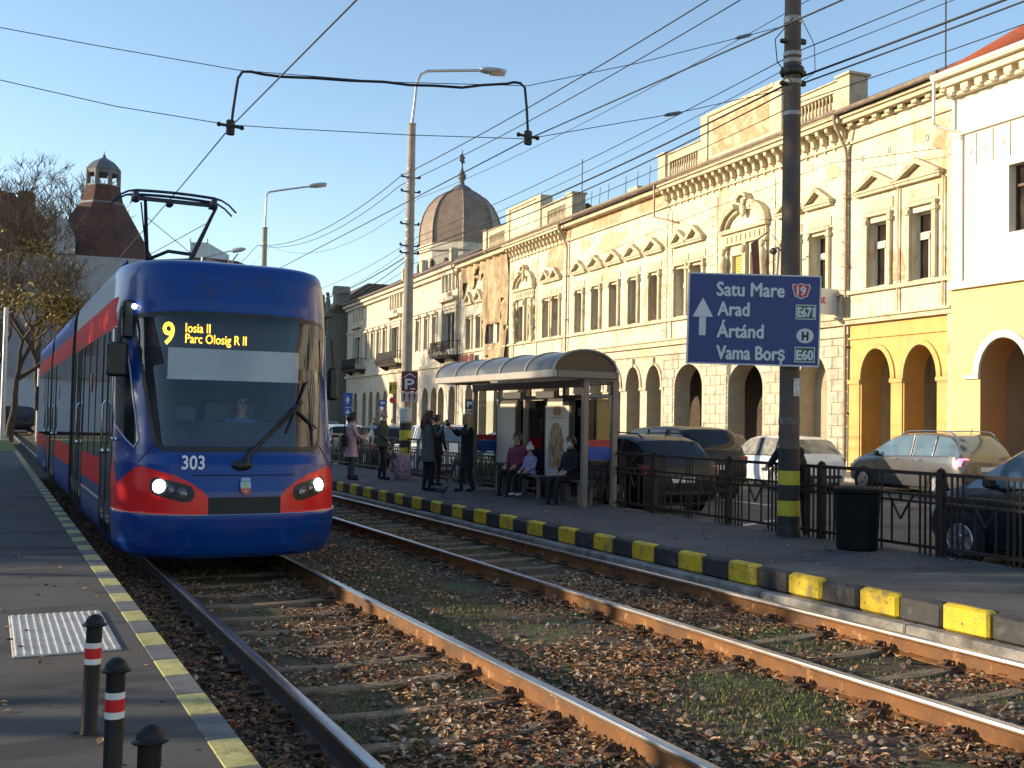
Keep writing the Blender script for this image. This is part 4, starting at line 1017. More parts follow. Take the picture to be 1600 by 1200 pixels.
# rear sections
def module(y0,y1,doors,first):
    W=[(1.20,.24),(1.255,.30),(1.27,.5),(1.27,.82),(1.27,1.17),(1.27,2.76),(1.26,3.05),(1.25,3.12),(1.245,3.36),(1.225,3.46),(1.19,3.52),(1.06,3.555)]
    segs={'b':[(0,3),(7,11)],'r':[(3,4),(5,7)],'w':[(4,5)]}
    for k,m,nm in (('b',M_tbs,'coach_body'),('r',M_trs,'red_band'),('w',M_tg,'window_band')):
        mb=MB()
        for a,b in segs[k]:
            for sg in (-1,1):
                mb.loft([[(sg*W[i][0],y,W[i][1]) for i in range(a,b+1)] for y in (y0,y1)],closed=False)
        if k=='b':
            mb.loft([[(-1.06,y,3.555),(0,y,3.57),(1.06,y,3.555)] for y in (y0,y1)],closed=False)
            eb=MB()
            for y in (y0-.004,y1+.004): eb.add([(sg*W[i][0],y,W[i][1]) for sg,rg in ((-1,range(12)),(1,range(11,-1,-1))) for i in rg],[tuple(range(24))])
            eb.build('end_frame',M_rub,tram)
        mb.build(nm,m,tram,smooth=40)
    for a,b in doors:
        mb=MB(); mb.box(-1.277,-1.26,a,b,.30,2.74); mb.build('door',M_tg,tram)
        mb=MB()
        for y in (a,(a+b)/2,b): mb.box(-1.282,-1.270,y-.012,y+.012,.3,2.74)
        mb.build('door_seal',M_tk,tram)
        mb=MB(); y=a+.35; mb.tube([(-1.28,y,1.35),(-1.315,y,1.40),(-1.315,y,1.85),(-1.28,y,1.9)],.014,6); mb.sphere((-1.30,y,1.28),.035,8,6); mb.build('door_handle',M_chr,tram,smooth=50)
module(8.35,14.5,[(12.9,14.3)],0); module(15.15,21.4,[(16.2,17.6)],0)
for y in (11.7,18.5): crest(tram,(-1.282,y,2.13),(0,0,R(-90)),.15,[cO,cB,cO,cD],'side_emblem')
for y0,y1 in ((7.6,8.35),(14.5,15.15)):
    mb=MB(); n=9; rings=[]
    for i in range(n*2+1):
        y=lerp(y0-.01,y1+.01,i/(n*2)); k=1.015 if i%2 else .985
        rings.append([(x*k,y,zz*(1 if zz<1 else lerp(1,k,.3))) for x,zz in ((-1.22,.3),(-1.25,1.2),(-1.25,2.9),(-1.15,3.4),(0,3.5),(1.15,3.4),(1.25,2.9),(1.25,1.2),(1.22,.3))])
    mb.loft(rings,closed=False); mb.build('bellows',M_rub,tram,smooth=20)
# underside, wheels
mb=MB(); mb.box(-1.12,1.12,1.2,7.5,.16,.3); mb.box(-1.12,1.12,8.4,14.4,.16,.28); mb.box(-1.12,1.12,15.2,21.2,.16,.28); mb.build('underframe',M_tk,tram)
for yb in (3.2,5.0,17,18.8):
    for sx in (-.78,.78):
        mb=MB(); mb.lathe([(.02,-.06),(.30,-.06),(.30,.06),(.02,.06)],n=24); mb.v=[(v[2]+sx,v[0]+yb,v[1]+.302) for v in mb.v]; mb.build('wheel',M_chr,tram)
# mirrors and the bracket with the lamp
mb=MB(); mb.bbox(-1.40,-1.17,.86,.98,2.16,2.55,.03); mb.tube([(-1.28,.92,2.54),(-1.27,.94,2.72),(-1.24,1.02,2.95),(-1.12,1.05,3.02)],.02,8); mb.build('mirror',M_tk,tram,smooth=40)
mb=MB(); mb.bbox(-1.23,-1.09,.98,1.10,2.60,3.05,.03); mb.tube([(-1.16,1.0,2.96),(-.80,.78,2.95)],.012,6); mb.build('mirror_bracket',M_tk,tram,smooth=40)
mb=MB(); mb.sphere((-1.11,.955,2.97),.03,12,8); mb.build('bracket_lamp',emis('bracket_lamp_glow',(.8,.85,1),6),tram,smooth=180)
mb=MB(); mb.bbox(1.17,1.30,.88,.98,1.95,2.35,.03); mb.tube([(1.24,.92,2.34),(1.22,.95,2.7)],.018,6); mb.build('mirror',M_tk,tram,smooth=40)
# cab interior: floor, desk, back wall, blind, display
mb=MB(); mb.box(-1.15,1.15,.9,7.3,.32,.36); mb.box(-1.15,1.15,2.75,2.8,.36,3.3); mb.box(-.95,.95,1.7,2.7,3.18,3.21); mb.build('cab_interior',M_tint,tram)
mb=MB(); mb.add([(-.85,.42,1.36),(.85,.42,1.36),(1.0,1.15,1.66),(-1.0,1.15,1.66),(-1.0,1.2,.4),(1.0,1.2,.4)],[(0,1,2,3),(3,2,5,4)]); mb.bbox(-.62,-.38,1.0,1.12,1.66,1.84,.02); mb.build('dashboard',mat('dashboard_blue_grey',(.05,.075,.12),rough=.6,var=.15,scale=5),tram)
mb=MB(); mb.bbox(-.16,.56,1.95,2.1,1.0,1.95,.05); mb.bbox(-.1,.5,1.5,1.95,.85,1.0,.05); mb.build('driver_seat',M_tk,tram)
mb=MB(); mb.box(-.74,.785,.86,.868,2.165,2.515); mb.bar((-.75,.855,2.16),(.79,.855,2.16),.02); mb.build('sun_blind',mat('sun_blind_white',(.90,.92,.94),rough=.8,var=.02,scale=2),tram)
dsp=MB(); dsp.box(-.95,.95,1.02,1.06,2.53,2.86); d=dsp.build('destination_display',M_tk,tram)
text('display_text','9',.36,M_led9,d,(-.79,1.015,2.565),(R(90),0,0),.80,depth=.003,bold=.006)
text('display_text','Iosia II',.155,M_led,d,(-.535,1.015,2.71),(R(90),0,0),.74,depth=.003,bold=.0008)
text('display_text','Parc Olosig R II',.155,M_led,d,(-.535,1.015,2.585),(R(90),0,0),.74,depth=.003,bold=.0008)
# pantograph (pixel-measured at about y=5.75 on the roof)
pg=thing('pantograph_root','','',(0,0,0))
bpy.data.objects.remove(pg)
M_pan=mat('pantograph_dark_blue',(.016,.02,.045),rough=.5,var=.2,scale=10)
PY=5.75
base=MB()
for x in (-.42,.42): base.bar((x,PY-.2,3.72),(x,PY+1.1,3.72),.07); base.lathe([(.05,0),(.07,.03),(.05,.06),(.07,.09),(.05,.12)],(x,PY,3.59),10); base.lathe([(.05,0),(.07,.03),(.05,.06),(.07,.09),(.05,.12)],(x,PY+.9,3.59),10)
base.bar((-.45,PY,3.76),(.45,PY,3.76),.09); base.bar((-.45,PY+1.0,3.76),(.45,PY+1.0,3.76),.09); base.bbox(-.3,.3,PY+.1,PY+.8,3.6,4.05,.03)
for x in (-.36,-.12,.12,.36): base.tube([(x,PY-.05,3.62),(x-.03,PY-.08,3.85),(x+.03,PY-.08,3.88),(x+.02,PY-.05,3.62)],.012,6)
pn=base.build('pantograph',M_pan,tram,smooth=40)
mb=MB() # lower and upper arms
mb.tube([(-.20,PY+1.0,3.8),(-.30,PY+.7,4.25),(-.44,PY,5.12)],[.045,.036,.026],8); mb.tube([(.12,PY+.3,3.8),(.34,PY+.25,4.32),(.60,PY+.05,4.98),(.66,PY,5.12)],[.055,.042,.028,.024],8)
mb.tube([(-.30,PY+.7,4.28),(.0,PY+.5,4.42),(.36,PY+.25,4.36)],.03,8); mb.tube([(-.5,PY+.05,5.1),(-.32,PY+.6,4.3)],.012,6)
mb.tube([(-.40,PY+.2,4.9),(.35,PY+.25,4.36)],.006,5); mb.tube([(-.28,PY+.6,4.35),(.55,PY+.08,4.88)],.006,5)
mb.tube([(.12,PY+.3,3.8),(-.2,PY+1.0,3.85)],.05,8)
mb.build('pantograph_arm',M_pan,pn,smooth=50)
mb=MB()
for dy in (-.17,.17):
    n=16; pts=[]
    for i in range(n+1):
        x=lerp(-.95,.95,i/n); e=max(0,abs(x)-.60)/.35; pts.append((x,PY+dy,5.235+.02*(1-(x/.6)**2 if abs(x)<.6 else 0)-.20*e*e))
    mb.tube(pts,[.016 if abs(p[0])>.62 else .024 for p in pts],8)
for x in (-.60,.60): mb.bar((x,PY-.2,5.17),(x,PY+.2,5.17),.07,.10); mb.sphere((x,PY-.1,5.12),.07,8,6)
mb.bar((-.6,PY,5.15),(.6,PY,5.15),.06); mb.bbox(-.12,-.02,PY-.1,PY+.1,5.06,5.14,.02)
mb.build('collector_head',M_pan,pn,smooth=50)
mb=MB(); mb.bbox(-.95,.95,9.5,13.5,3.6,3.82,.06); mb.bbox(-.95,.95,16,20,3.6,3.82,.06)
for y in (1.6,2.6,3.6,4.6): mb.tube([(-1.13,y,3.53),(-1.13,y,3.57),(-1.13,y+.5,3.57),(-1.13,y+.5,3.53)],.012,6)
mb.build('roof_box',M_tbs,tram)
# ================================================================ POLES, SIGNS, WIRES
M_cpole=mat('pole_concrete',(.34,.29,.24),rough=.9,var=.18,scale=3,bump=.25,bscale=40,streak=.35)
M_cpole2=mat('pole_steel_brown',(.115,.086,.07),rough=.75,var=.2,scale=3,bump=.15,bscale=30,streak=.4,patches=[((.15,.12,.10),3,.64,.04)],spec=.25)
M_pblk=mat('pole_black_paint',(.022,.020,.021),rough=.6,var=.25,scale=8,bump=.2)
M_pyl=mat('pole_yellow_paint',(.52,.43,.03),rough=.6,var=.15,scale=8,bump=.2,patches=[((.08,.07,.05),14,.70,.03)])
M_gal=mat('galvanised_steel',(.42,.44,.46),rough=.45,metal=.7,var=.12,scale=6)
M_band=mat('steel_band',(.30,.29,.28),rough=.55,metal=.4,var=.1)
M_lampb=mat('lamp_body_grey',(.34,.37,.40),rough=.5,var=.1,scale=5)
M_lampg=mat('lamp_glass',(.55,.55,.52),rough=.3,var=.05)
M_wire=mat('wire_black',(.012,.012,.014),rough=.6,var=0)
M_paper=mat('poster_paper',(.55,.54,.52),rough=.9,var=.2,scale=12,patches=[((.2,.2,.2),18,.62,.04)])
def mast(x,y,top,r0,r1,label,stripes,mats,lamp=None,bands=()):
    t=thing('tram_pole',label,'pole',(x,y,.2),group='tram poles along the right platform'); H=top-.2
    rr=lambda z: lerp(r0,r1,(z-.2)/H)
    zs=[.2]+[q for q,_ in stripes]; 
    mb=MB(); z0=stripes[-1][0] if stripes else .2
    mb.lathe([(rr(z0),z0-.2),(r1,H),(r1*1.12,H+.005),(r1*1.12,H+.05)],n=20); mb.build('shaft',mats,t,smooth=40)
    if stripes:
        mb=MB(); z0=.2; mb.lathe([(r0*1.12,0),(r0*1.10,.12),(r0*1.02,.16)],n=20,caps=False)
        for z1,k in stripes: mb.k=k; mb.lathe([(rr(z0)+.006,z0-.2),(rr(z1)+.006,z1-.2)],n=24,caps=False); z0=z1
        mb.build('striped_base',[M_pblk,M_pyl],t,smooth=40)
    mb=MB()
    for z in bands: mb.lathe([(rr(z)+.008,z-.2),(rr(z)+.012,z-.17),(rr(z)+.008,z-.14)],n=20,caps=False)
    if bands: mb.build('band',M_band,t,smooth=40)
    if lamp:
        P=[Vector(p)-Vector((x,y,.2)) for p in lamp]
        mb=MB(); mb.tube(P[:-1],[.05]*2+[.04]*(len(P)-3),8); mb.build('lamp_arm',M_gal,t,smooth=60)
        a,b=P[-2],P[-1]; d=(b-a).normalized(); s=d.cross(Vector((0,0,1))).normalized(); u=s.cross(d); L=(b-a).length
        mb=MB(); rings=[]
        for f_,w,h in ((0,.05,.05),(.06,.10,.08),(.3,.17,.10),(.7,.19,.09),(.95,.12,.06),(1,.02,.02)):
            c=a+d*(L*f_); rings.append([c+s*w*math.cos(q*math.pi/5)+u*(h*math.sin(q*math.pi/5)+.02) for q in range(10)])
        mb.loft(rings,caps=True); hd_=mb.build('lamp_head',M_lampb,t,smooth=50)
        mb=MB(); rings=[]
        for f_,w in ((.34,.10),(.5,.14),(.8,.13),(.93,.05)):
            c=a+d*(L*f_)-u*.07; rings.append([c+s*w*math.cos(q*math.pi/4)+u*(.035*math.sin(q*math.pi/4)) for q in range(8)])
        mb.loft(rings,caps=True); mb.build('lamp_glass',M_lampg,hd_,smooth=50)
    return t
# pole by the parking sign
X1,Y1=10.28,27.24; top1=at_x(645,195,X1).z
p1=mast(X1,Y1,top1,.165,.105,'concrete tram pole with a curved lamp arm and yellow black base, left of the shelter',[(.73,0),(.95,1),(1.145,0),(1.425,1),(1.62,0)],M_cpole,
  lamp=[(X1,Y1,top1-.3),(X1,Y1,top1+.02),at_y(648,160,Y1),at_y(651,132,Y1),at_y(657,117,Y1),at_y(668,111,Y1),at_y(700,110.5,Y1),at_y(750,110,Y1),at_y(791,114,Y1)],bands=[8.6,8.2,7.2,6.9,6.65,6.3,6.1])
mb=MB(); mb.lathe([(.166,1.48),(.165,1.85)],n=20,caps=False); o=mb.build('poster',M_paper,p1,smooth=60)
mb=MB()
for z in (8.4,8.0,7.1,6.5,6.3): mb.bar((-.27,0,z-.2),(.27,0,z-.2),.035); mb.sphere((-.26,0,z-.17),.04,8,6); mb.sphere((.26,0,z-.17),.04,8,6)
mb.build('insulator',M_pblk,p1)
X2,Y2=10.04,11.5
p2=mast(X2,Y2,10.2,.148,.102,'dark brown tram pole with yellow black base carrying the blue direction sign',[(.49,0),(.70,1),(.92,0),(1.115,1),(1.42,0)],M_cpole2,bands=[7.45,7.42,6.95,6.85,6.55,6.1])
mb=MB(); mb.lathe([(.147,1.56),(.146,1.66)],n=24,caps=False); mb.build('poster',mat('poster_torn',(.14,.12,.11),rough=.9,var=.3,scale=10,patches=[((.34,.32,.30),9,.6,.04)]),p2,smooth=60)
mb=MB(); mb.add([(-.06,-.150,1.95),(.05,-.153,1.95),(.05,-.150,2.2),(-.06,-.148,2.2)],[(0,1,2,3)]); mb.build('sticker',M_paper,p2)
mb=MB()
for z in (7.2,6.75,6.6): mb.bbox(.12,.24,-.03,.03,z-.24,z-.16,.015); mb.bbox(-.22,-.12,-.03,.03,z-.28,z-.22,.015)
mb.lathe([(.15,6.48),(.165,6.5),(.165,6.58),(.15,6.6)],n=20,caps=False); mb.tube([(-.1,-.12,7.25),(-.4,-.1,6.9),(-.36,-.1,6.6),(-.1,-.1,6.35)],.008,5); mb.tube([(.12,-.05,7.3),(.4,0,7.0),(.42,0,6.6),(.2,0,6.45)],.006,5)
mb.build('cable_bracket',M_pblk,p2)
# far pole with lamp behind the tram
q=at_x(414,357,10.4); X3,Y3=10.4,q.y
p3=mast(X3,Y3,q.z,.16,.105,'distant grey lamp pole rising behind the tram roof',[],M_cpole,lamp=[(X3,Y3,q.z-.3),(X3,Y3,q.z+.1),at_y(416,315,Y3),at_y(417,304,Y3),at_y(421,300,Y3),at_y(440,297,Y3),at_y(482,291.5,Y3),at_y(511,288,Y3)],bands=[q.z-.7,q.z-2.2])
# small lamp with V brackets, left behind the tram
D=62; a=at_d(316,402,D); t=thing('street_lamp','small slanting lamp with V braces seen just over the tram roof','street lamp',(a.x,a.y,0))
mb=MB(); mb.tube([(0,0,0),(0,0,a.z-.4),(0,0,a.z)],[.09,.06,.05],8); mb.build('post',M_gal,t)
rel=lambda x,y: at_d(x,y,D)-Vector((a.x,a.y,0))
mb=MB(); mb.tube([(0,0,a.z-.02),rel(340,397),rel(362,391.5)],.04,6); mb.tube([rel(349,394),rel(357,408)],.045,6); mb.tube([rel(372,396),rel(363,408)],.045,6); mb.tube([rel(357,408),rel(360,425),rel(363,408)],.045,6); mb.build('arm',M_gal,t)
mb=MB(); b0,b1=rel(361,392),rel(384,389); mb.tube([b0,lerp(b0,b1,.2),lerp(b0,b1,.7),b1],[.06,.15,.14,.05],8); mb.build('lamp_head',M_lampb,t,smooth=60)
# ---------------------------------------------------------------- wires
def sagline(a,b,sag,n=14):
    a,b=Vector(a),Vector(b); return [a.lerp(b,i/n)-Vector((0,0,4*sag*(i/n)*(1-i/n))) for i in range(n+1)]
def wire(label,pts,r,name='overhead_wire',cat='wire',group='overhead wires'):
    o=MB(); o.tube(pts,r,5); w_=o.build(name,M_wire,smooth=80); return tag(w_,label,cat,group)
wire('contact wire above the tram, climbing steeply over the pantograph',[(2.58,2,5.13),(2.58,8.1,5.13),(2.58,13.1,5.30),(2.58,16.7,5.27),(2.58,70,5.25)],.0085,'contact_wire')
wire('contact wire of the empty track, holding the right end of the jumper cable',[(6.23,2,5.30),(6.23,6.5,5.27),(6.23,12.2,5.43),(6.23,28,5.3),(6.23,70,5.3)],.0085,'contact_wire')
Pz=lambda p,z,dx=0: (p[0]+dx,p[1],z)
A0,A1,A2,A3,A4=(10.1,-4.5),(X2,Y2),(X1,Y1),(X3,Y3),(11.3,Y3+26)
specs=[('topmost feeder wire strung from pole to pole',8.42,.012,.35,-.3,[8.42,8.32,8.40,None]),
 ('second feeder wire, just under the topmost one',8.1,.010,.4,-.3,[8.15,8.02,8.15,None]),
 ('thin third wire of the upper set between the poles',7.8,.006,.5,.25,[7.9,7.8,7.85,None])]
z3=q.z-.75
for lab,z,r,sag,dx,hs in specs:
    pts=sagline(Pz(A0,hs[0],dx),Pz(A1,hs[1],dx),.1)+sagline(Pz(A1,hs[1],dx),Pz(A2,hs[2],dx),sag*.35)[1:]+sagline(Pz(A2,hs[2],dx),Pz(A3,z3,dx),sag*1.6)[1:]+sagline(Pz(A3,z3,dx),Pz(A4,z3,dx),.5)[1:]
    wire(lab,pts,r)
low=[('upper wire of the low bundle passing the dark pole',7.10,6.75,.008,.25,.2),('thick twisted cable bundle clamped to the dark pole',6.72,6.42,.016,.3,.22),('cable sagging just under the thick bundle',6.62,6.36,.012,.5,.22),('thin wire between the bundle and the roofs',6.95,6.60,.006,.4,.2),('lowest wire of the bundle, nearest the roofs',6.35,6.05,.007,.35,.2)]
for lab,za,zb_,r,sag,dx in low:
    pts=sagline(Pz(A0,za+.05,dx),Pz(A1,za,dx),.12)+sagline(Pz(A1,za,dx),Pz(A2,zb_,dx),sag*.5)[1:]+sagline(Pz(A2,zb_,dx),Pz(A3,zb_-.1,dx),sag*1.5)[1:]+sagline(Pz(A3,zb_-.1,dx),Pz(A4,zb_,dx),.5)[1:]
    wire(lab,pts,r)
# span wires across the tracks and the jumper cable
def Yx(x): return lerp(13.15,12.22,(x-360)/465)
PB=[at_y(0,125,13.9),at_y(180,166,13.5),at_y(358,195,Yx(360)),at_y(432,200,Yx(432)),at_y(640,211,Yx(640)),at_y(825,217,Yx(825)),at_y(900,204,12.1),at_y(1052,178,11.8),at_y(1224,140,11.5)]
PA=[at_y(0,43,13.9),at_y(150,71,13.6),at_y(375,110,13.15),at_y(600,128,12.7),at_y(825,134,12.22),at_y(1000,98,11.9),at_y(1162,57,11.65),at_y(1228,40,11.5)]
for nm,P_,k in (('upper span wire crossing both tracks to the dark pole',PA,6),('lower span wire that carries both contact wires',PB,7)):
    w_=wire(nm,P_,.0055,'span_wire'); mb=MB(); c=P_[k]; d=(P_[k]-P_[k-1]).normalized()
    mb.tube([c-d*.14,c-d*.08,c+d*.08,c+d*.14],[.010,.026,.026,.010],8); mb.build('insulator',mat('insulator_grey',(.12,.14,.16),rough=.4,var=.1),w_,smooth=60)
PJ=[(361,203),(364,175),(368,148),(372,122),(379,112),(392,112),(410,116),(440,120),(490,122),(545,126),(600,128),(640,133),(680,134),(722,137),(755,133),(792,131),(803,128.5),(813,130),(820,137),(823,170),(825,212)]
wire('thick black jumper cable bridging the two contact wires like a frame',[at_y(x,y,Yx(x)) for x,y in PJ],.018,'jumper_cable','cable')
for x,y,lab in ((360,200,'wire clamp at the left end of the jumper cable'),(825,216,'wire clamp at the right end of the jumper cable')):
    c=at_y(x,y,Yx(x)); mb=MB(); mb.bbox(c.x-.05,c.x+.05,c.y-.03,c.y+.03,c.z-.09,c.z+.10,.012); mb.bar(c+Vector((-.14,0,.03)),c+Vector((.14,0,.02)),.03); mb.sphere(c+Vector((-.14,0,.03)),.03,8,6); mb.sphere(c+Vector((.14,0,.02)),.03,8,6)
    tag(mb.build('wire_clamp',M_wire),lab,'clamp',group='wire clamps')
# thin wire with hanging hooks in front of the two-window house
ww=wire('thin slack wire with small hooks across the two window house',[fac(31.5,.6,10.6),fac(22,.7,10.3),fac(10,.8,10.9),fac(0,.9,11.2),fac(-5,.7,10.6)],.012,'facade_wire')
mb=MB()
for s in (-.9,-1.6,-2.9,-4.6): p_=fac(s,.85,11.0); mb.tube([p_+FE*math.cos(a_)*.06+Vector((0,0,math.sin(a_)*.10)) for a_ in [k_*math.pi/5 for k_ in range(11)]],.012,5)
mb.build('hook',M_wire,ww)
# ---------------------------------------------------------------- direction sign
M_sgn=mat('sign_blue',(.028,.048,.19),rough=.45,var=.06,scale=2)
M_sgw=mat('sign_white',(.62,.63,.66),rough=.45,var=.03)
M_sgg=mat('sign_green',(.015,.10,.05),rough=.45,var=.05); M_sgr=mat('sign_red',(.60,.03,.03),rough=.45,var=.05); M_sgk=mat('sign_black',(.01,.01,.01),rough=.5,var=0)
def fit(par,s,m,x0,x1,zb,cap,y=-.008,bold=0):
    o=text('lettering',s,1.0,m,par,(0,0,0),(R(90),0,0),1,depth=.001,bold=0)
    xs_=[v.co.x for v in o.data.vertices]; w=max(xs_)-min(xs_); sc=cap/.73
    e=.0075/sc; nv=len(o.data.vertices); import bmesh
    bm=bmesh.new(); bm.from_mesh(o.data); g0=bm.verts[:]+bm.edges[:]+bm.faces[:]
    for dx,dy,dz in ((e,0,.02),(-e,0,.04),(0,e,.06),(0,-e,.08)):
        r=bmesh.ops.duplicate(bm,geom=g0); bmesh.ops.translate(bm,verts=[v for v in r['geom'] if isinstance(v,bmesh.types.BMVert)],vec=(dx*w*sc/(x1-x0),dy,dz*.03))
    bm.to_mesh(o.data); bm.free()
    o.scale=((x1-x0)/w,sc,sc if sc<1 else 1); o.location=(x0-min(xs_)*(x1-x0)/w,y,zb); return o
class PX:
    """pixel rectangle -> local metres of a board facing the camera at depth D"""
    def __init__(s,cx,cy,D): s.c=at_d(cx,cy,D); s.k=D/FPX; s.cx,s.cy=cx,cy
    def x(s,px): return (px-s.cx)*s.k
    def z(s,py): return (s.cy-py)*s.k
D2=Vector((X2,Y2,0)).dot(_F)-.22
b=PX(1178,499.5,D2)
sg=thing('direction_sign','large blue road direction sign with white place names and an arrow','road sign',tuple(b.c),-PSI)
sg.rotation_euler=(PITCH,RHO*.6,-PSI)
w2,h2=102.5*b.k,70*b.k
mb=MB(); mb.box(-w2,w2,.0,.03,-h2,h2); mb.build('panel',M_sgn,sg)
mb=MB()
for x0,x1,z0,z1 in ((-w2-.012,w2+.012,h2-.008,h2+.012),(-w2-.012,w2+.012,-h2-.012,-h2+.008),(-w2-.012,-w2+.008,-h2,h2),(w2-.008,w2+.012,-h2,h2)): mb.box(x0,x1,-.006,.036,z0,z1)
mb.build('border',M_sgw,sg)
mb=MB(); mb.prism([(b.x(1082),b.z(497)),(b.x(1114),b.z(497)),(b.x(1097.5),b.z(467))],-.006,-.001); mb.box(b.x(1092.5),b.x(1103),-.006,-.001,b.z(526),b.z(497.5)); mb.build('arrow',M_sgw,sg)
for s_,x0,x1,yb in (('Satu Mare',1119,1224,464),('Arad',1121,1170,495),('Ártánd',1121,1193,529),('Vama Borș',1121,1227,563)): fit(sg,s_,M_sgw,b.x(x0),b.x(x1),b.z(yb-1),22*b.k)
sh=[(-.5,.42),(-.28,.36),(0,.44),(.28,.36),(.5,.42),(.56,.2),(.46,-.1),(.40,-.34),(0,-.52),(-.40,-.34),(-.46,-.1),(-.56,.2)]
cx,cz=b.x(1250.5),b.z(452)
mb=MB(); mb.k=0; mb.prism([(cx+p*26*b.k,cz+r*26*b.k) for p,r in sh],-.005,-.001); mb.k=1; mb.prism([(cx+p*22.5*b.k,cz+r*22.5*b.k) for p,r in sh],-.0075,-.0051); o=mb.build('route_shield',[M_sgw,M_sgr],sg)
fit(o,'19',M_sgw,b.x(1244),b.x(1257),b.z(459),14*b.k,-.009,.01)
for s_,y0,y1 in (('E671',474,497),('E60',540,564)):
    mb=MB(); mb.k=0; mb.box(b.x(1243),b.x(1274.5),-.005,-.001,b.z(y1),b.z(y0)); mb.k=1; mb.box(b.x(1244.5),b.x(1273),-.0075,-.0051,b.z(y1-1.5),b.z(y0+1.5)); o=mb.build('route_plate',[M_sgw,M_sgg],sg); fit(o,s_,M_sgw,b.x(1246),b.x(1271.5),b.z(y1-4),15.5*b.k,-.009,.006)
mb=MB(); mb.prism([(b.x(1258.5)+13.5*b.k*math.cos(a_*math.pi/14),b.z(522.5)+11.5*b.k*math.sin(a_*math.pi/14)) for a_ in range(28)],-.005,-.001); o=mb.build('country_oval',M_sgw,sg); fit(o,'H',M_sgk,b.x(1254),b.x(1263),b.z(529.5),14*b.k,-.0075,.01)
mb=MB(); 
for z in (-.4,.4): mb.box(-w2+.1,w2-.1,.032,.07,z-.03,z+.03); mb.bar((b.x(1237),.07,z),(b.x(1237),.24,z),.08)
mb.build('mounting_rail',M_gal,sg)
# parking sign on the left pole
D1=Vector((X1,Y1,0)).dot(_F)-.25; b=PX(639.5,604,D1)
sg=thing('parking_sign','maroon covered parking sign over a white plate with three arrows','parking sign',tuple(b.c),-PSI)
M_mar=mat('sign_maroon',(.12,.03,.03),rough=.5,var=.08); M_pink=mat('sign_pale_pink',(.55,.42,.38),rough=.5,var=.05)
mb=MB(); mb.box(b.x(627),b.x(652.5),0,.03,b.z(611.5),b.z(580)); mb.build('panel',M_mar,sg)
mb=MB(); mb.prism([(b.x(631),b.z(589)),(b.x(640),b.z(583)),(b.x(649),b.z(589)),(b.x(649),b.z(590.5)),(b.x(640),b.z(585)),(b.x(631),b.z(590.5))],-.006,-.001); mb.box(b.x(641),b.x(649),-.006,-.001,b.z(608.5),b.z(606.5)); mb.build('roof_symbol',M_sgw,sg)
fit(sg,'P',M_sgw,b.x(633),b.x(647),b.z(608),17*b.k,-.008,.03)
mb=MB(); mb.box(b.x(627),b.x(653),0,.03,b.z(628),b.z(612.5)); o=mb.build('arrow_plate',M_pink,sg)
mb=MB()
for x in (632,640,648): mb.box(b.x(x-1.1),b.x(x+1.1),-.006,-.001,b.z(625.5),b.z(619)); mb.prism([(b.x(x-3),b.z(619)),(b.x(x+3),b.z(619)),(b.x(x),b.z(614))],-.006,-.001)
mb.build('arrow',M_mar,o)
# dark little parking sign across the road, traffic signs far left
def post_sign(x,ytop,ybase,D,lab,draw,r=.03,cat='road sign',name='road_sign'):
    b=PX(x,ytop,D); base=at_d(x,ybase,D); t=thing(name,lab,cat,tuple(b.c),-PSI)
    mb=MB(); mb.tube([(0,.02,-b.c.z),(0,.02,b.z(ytop-2))],r,6); mb.build('post',M_gal,t); draw(b,t); return t
def d1(b,t):
    mb=MB(); mb.box(b.x(727.5),b.x(739),-.02,0,b.z(639),b.z(624)); mb.build('panel',M_sgk,t); fit(t,'P',M_sgw,b.x(730),b.x(737),b.z(636),9*b.k,-.026,.03)
    mb=MB(); mb.box(b.x(727.5),b.x(739),-.02,0,b.z(646.5),b.z(639.8)); o=mb.build('arrow_plate',M_pink,t); mb=MB()
    for x in (730,733.3,736.5): mb.box(b.x(x-.6),b.x(x+.6),-.026,-.021,b.z(646),b.z(641)); mb.prism([(b.x(x-1.4),b.z(643)),(b.x(x+1.4),b.z(643)),(b.x(x),b.z(640.4))],-.026,-.021)
    mb.build('arrow',M_sgk,o)
post_sign(733.5,635,700,40,'small black parking sign seen through the shelter glass',d1)
def d2(b,t):
    M_sb=mat('sign_blue_light',(.03,.08,.30),rough=.5,var=.05)
    mb=MB(); mb.box(b.x(536.5),b.x(551),-.03,0,b.z(636),b.z(614)); mb.build('panel',M_sb,t); mb=MB(); mb.prism([(b.x(540),b.z(626)),(b.x(547),b.z(626)),(b.x(543.5),b.z(619))],-.05,-.031); mb.box(b.x(542.5),b.x(544.5),-.05,-.031,b.z(631),b.z(626)); mb.build('arrow',M_sgw,t)
    mb=MB(); mb.box(b.x(537),b.x(550.5),-.03,0,b.z(649),b.z(637.5)); o=mb.build('lower_panel',M_sb,t); mb=MB(); mb.prism([(b.x(540),b.z(646)),(b.x(547.5),b.z(646)),(b.x(543.8),b.z(639.5))],-.05,-.031); mb.build('triangle',M_sgw,o)
post_sign(543.5,625,690,62,'double blue lane sign with white arrow beside the far crossing',d2,.05)
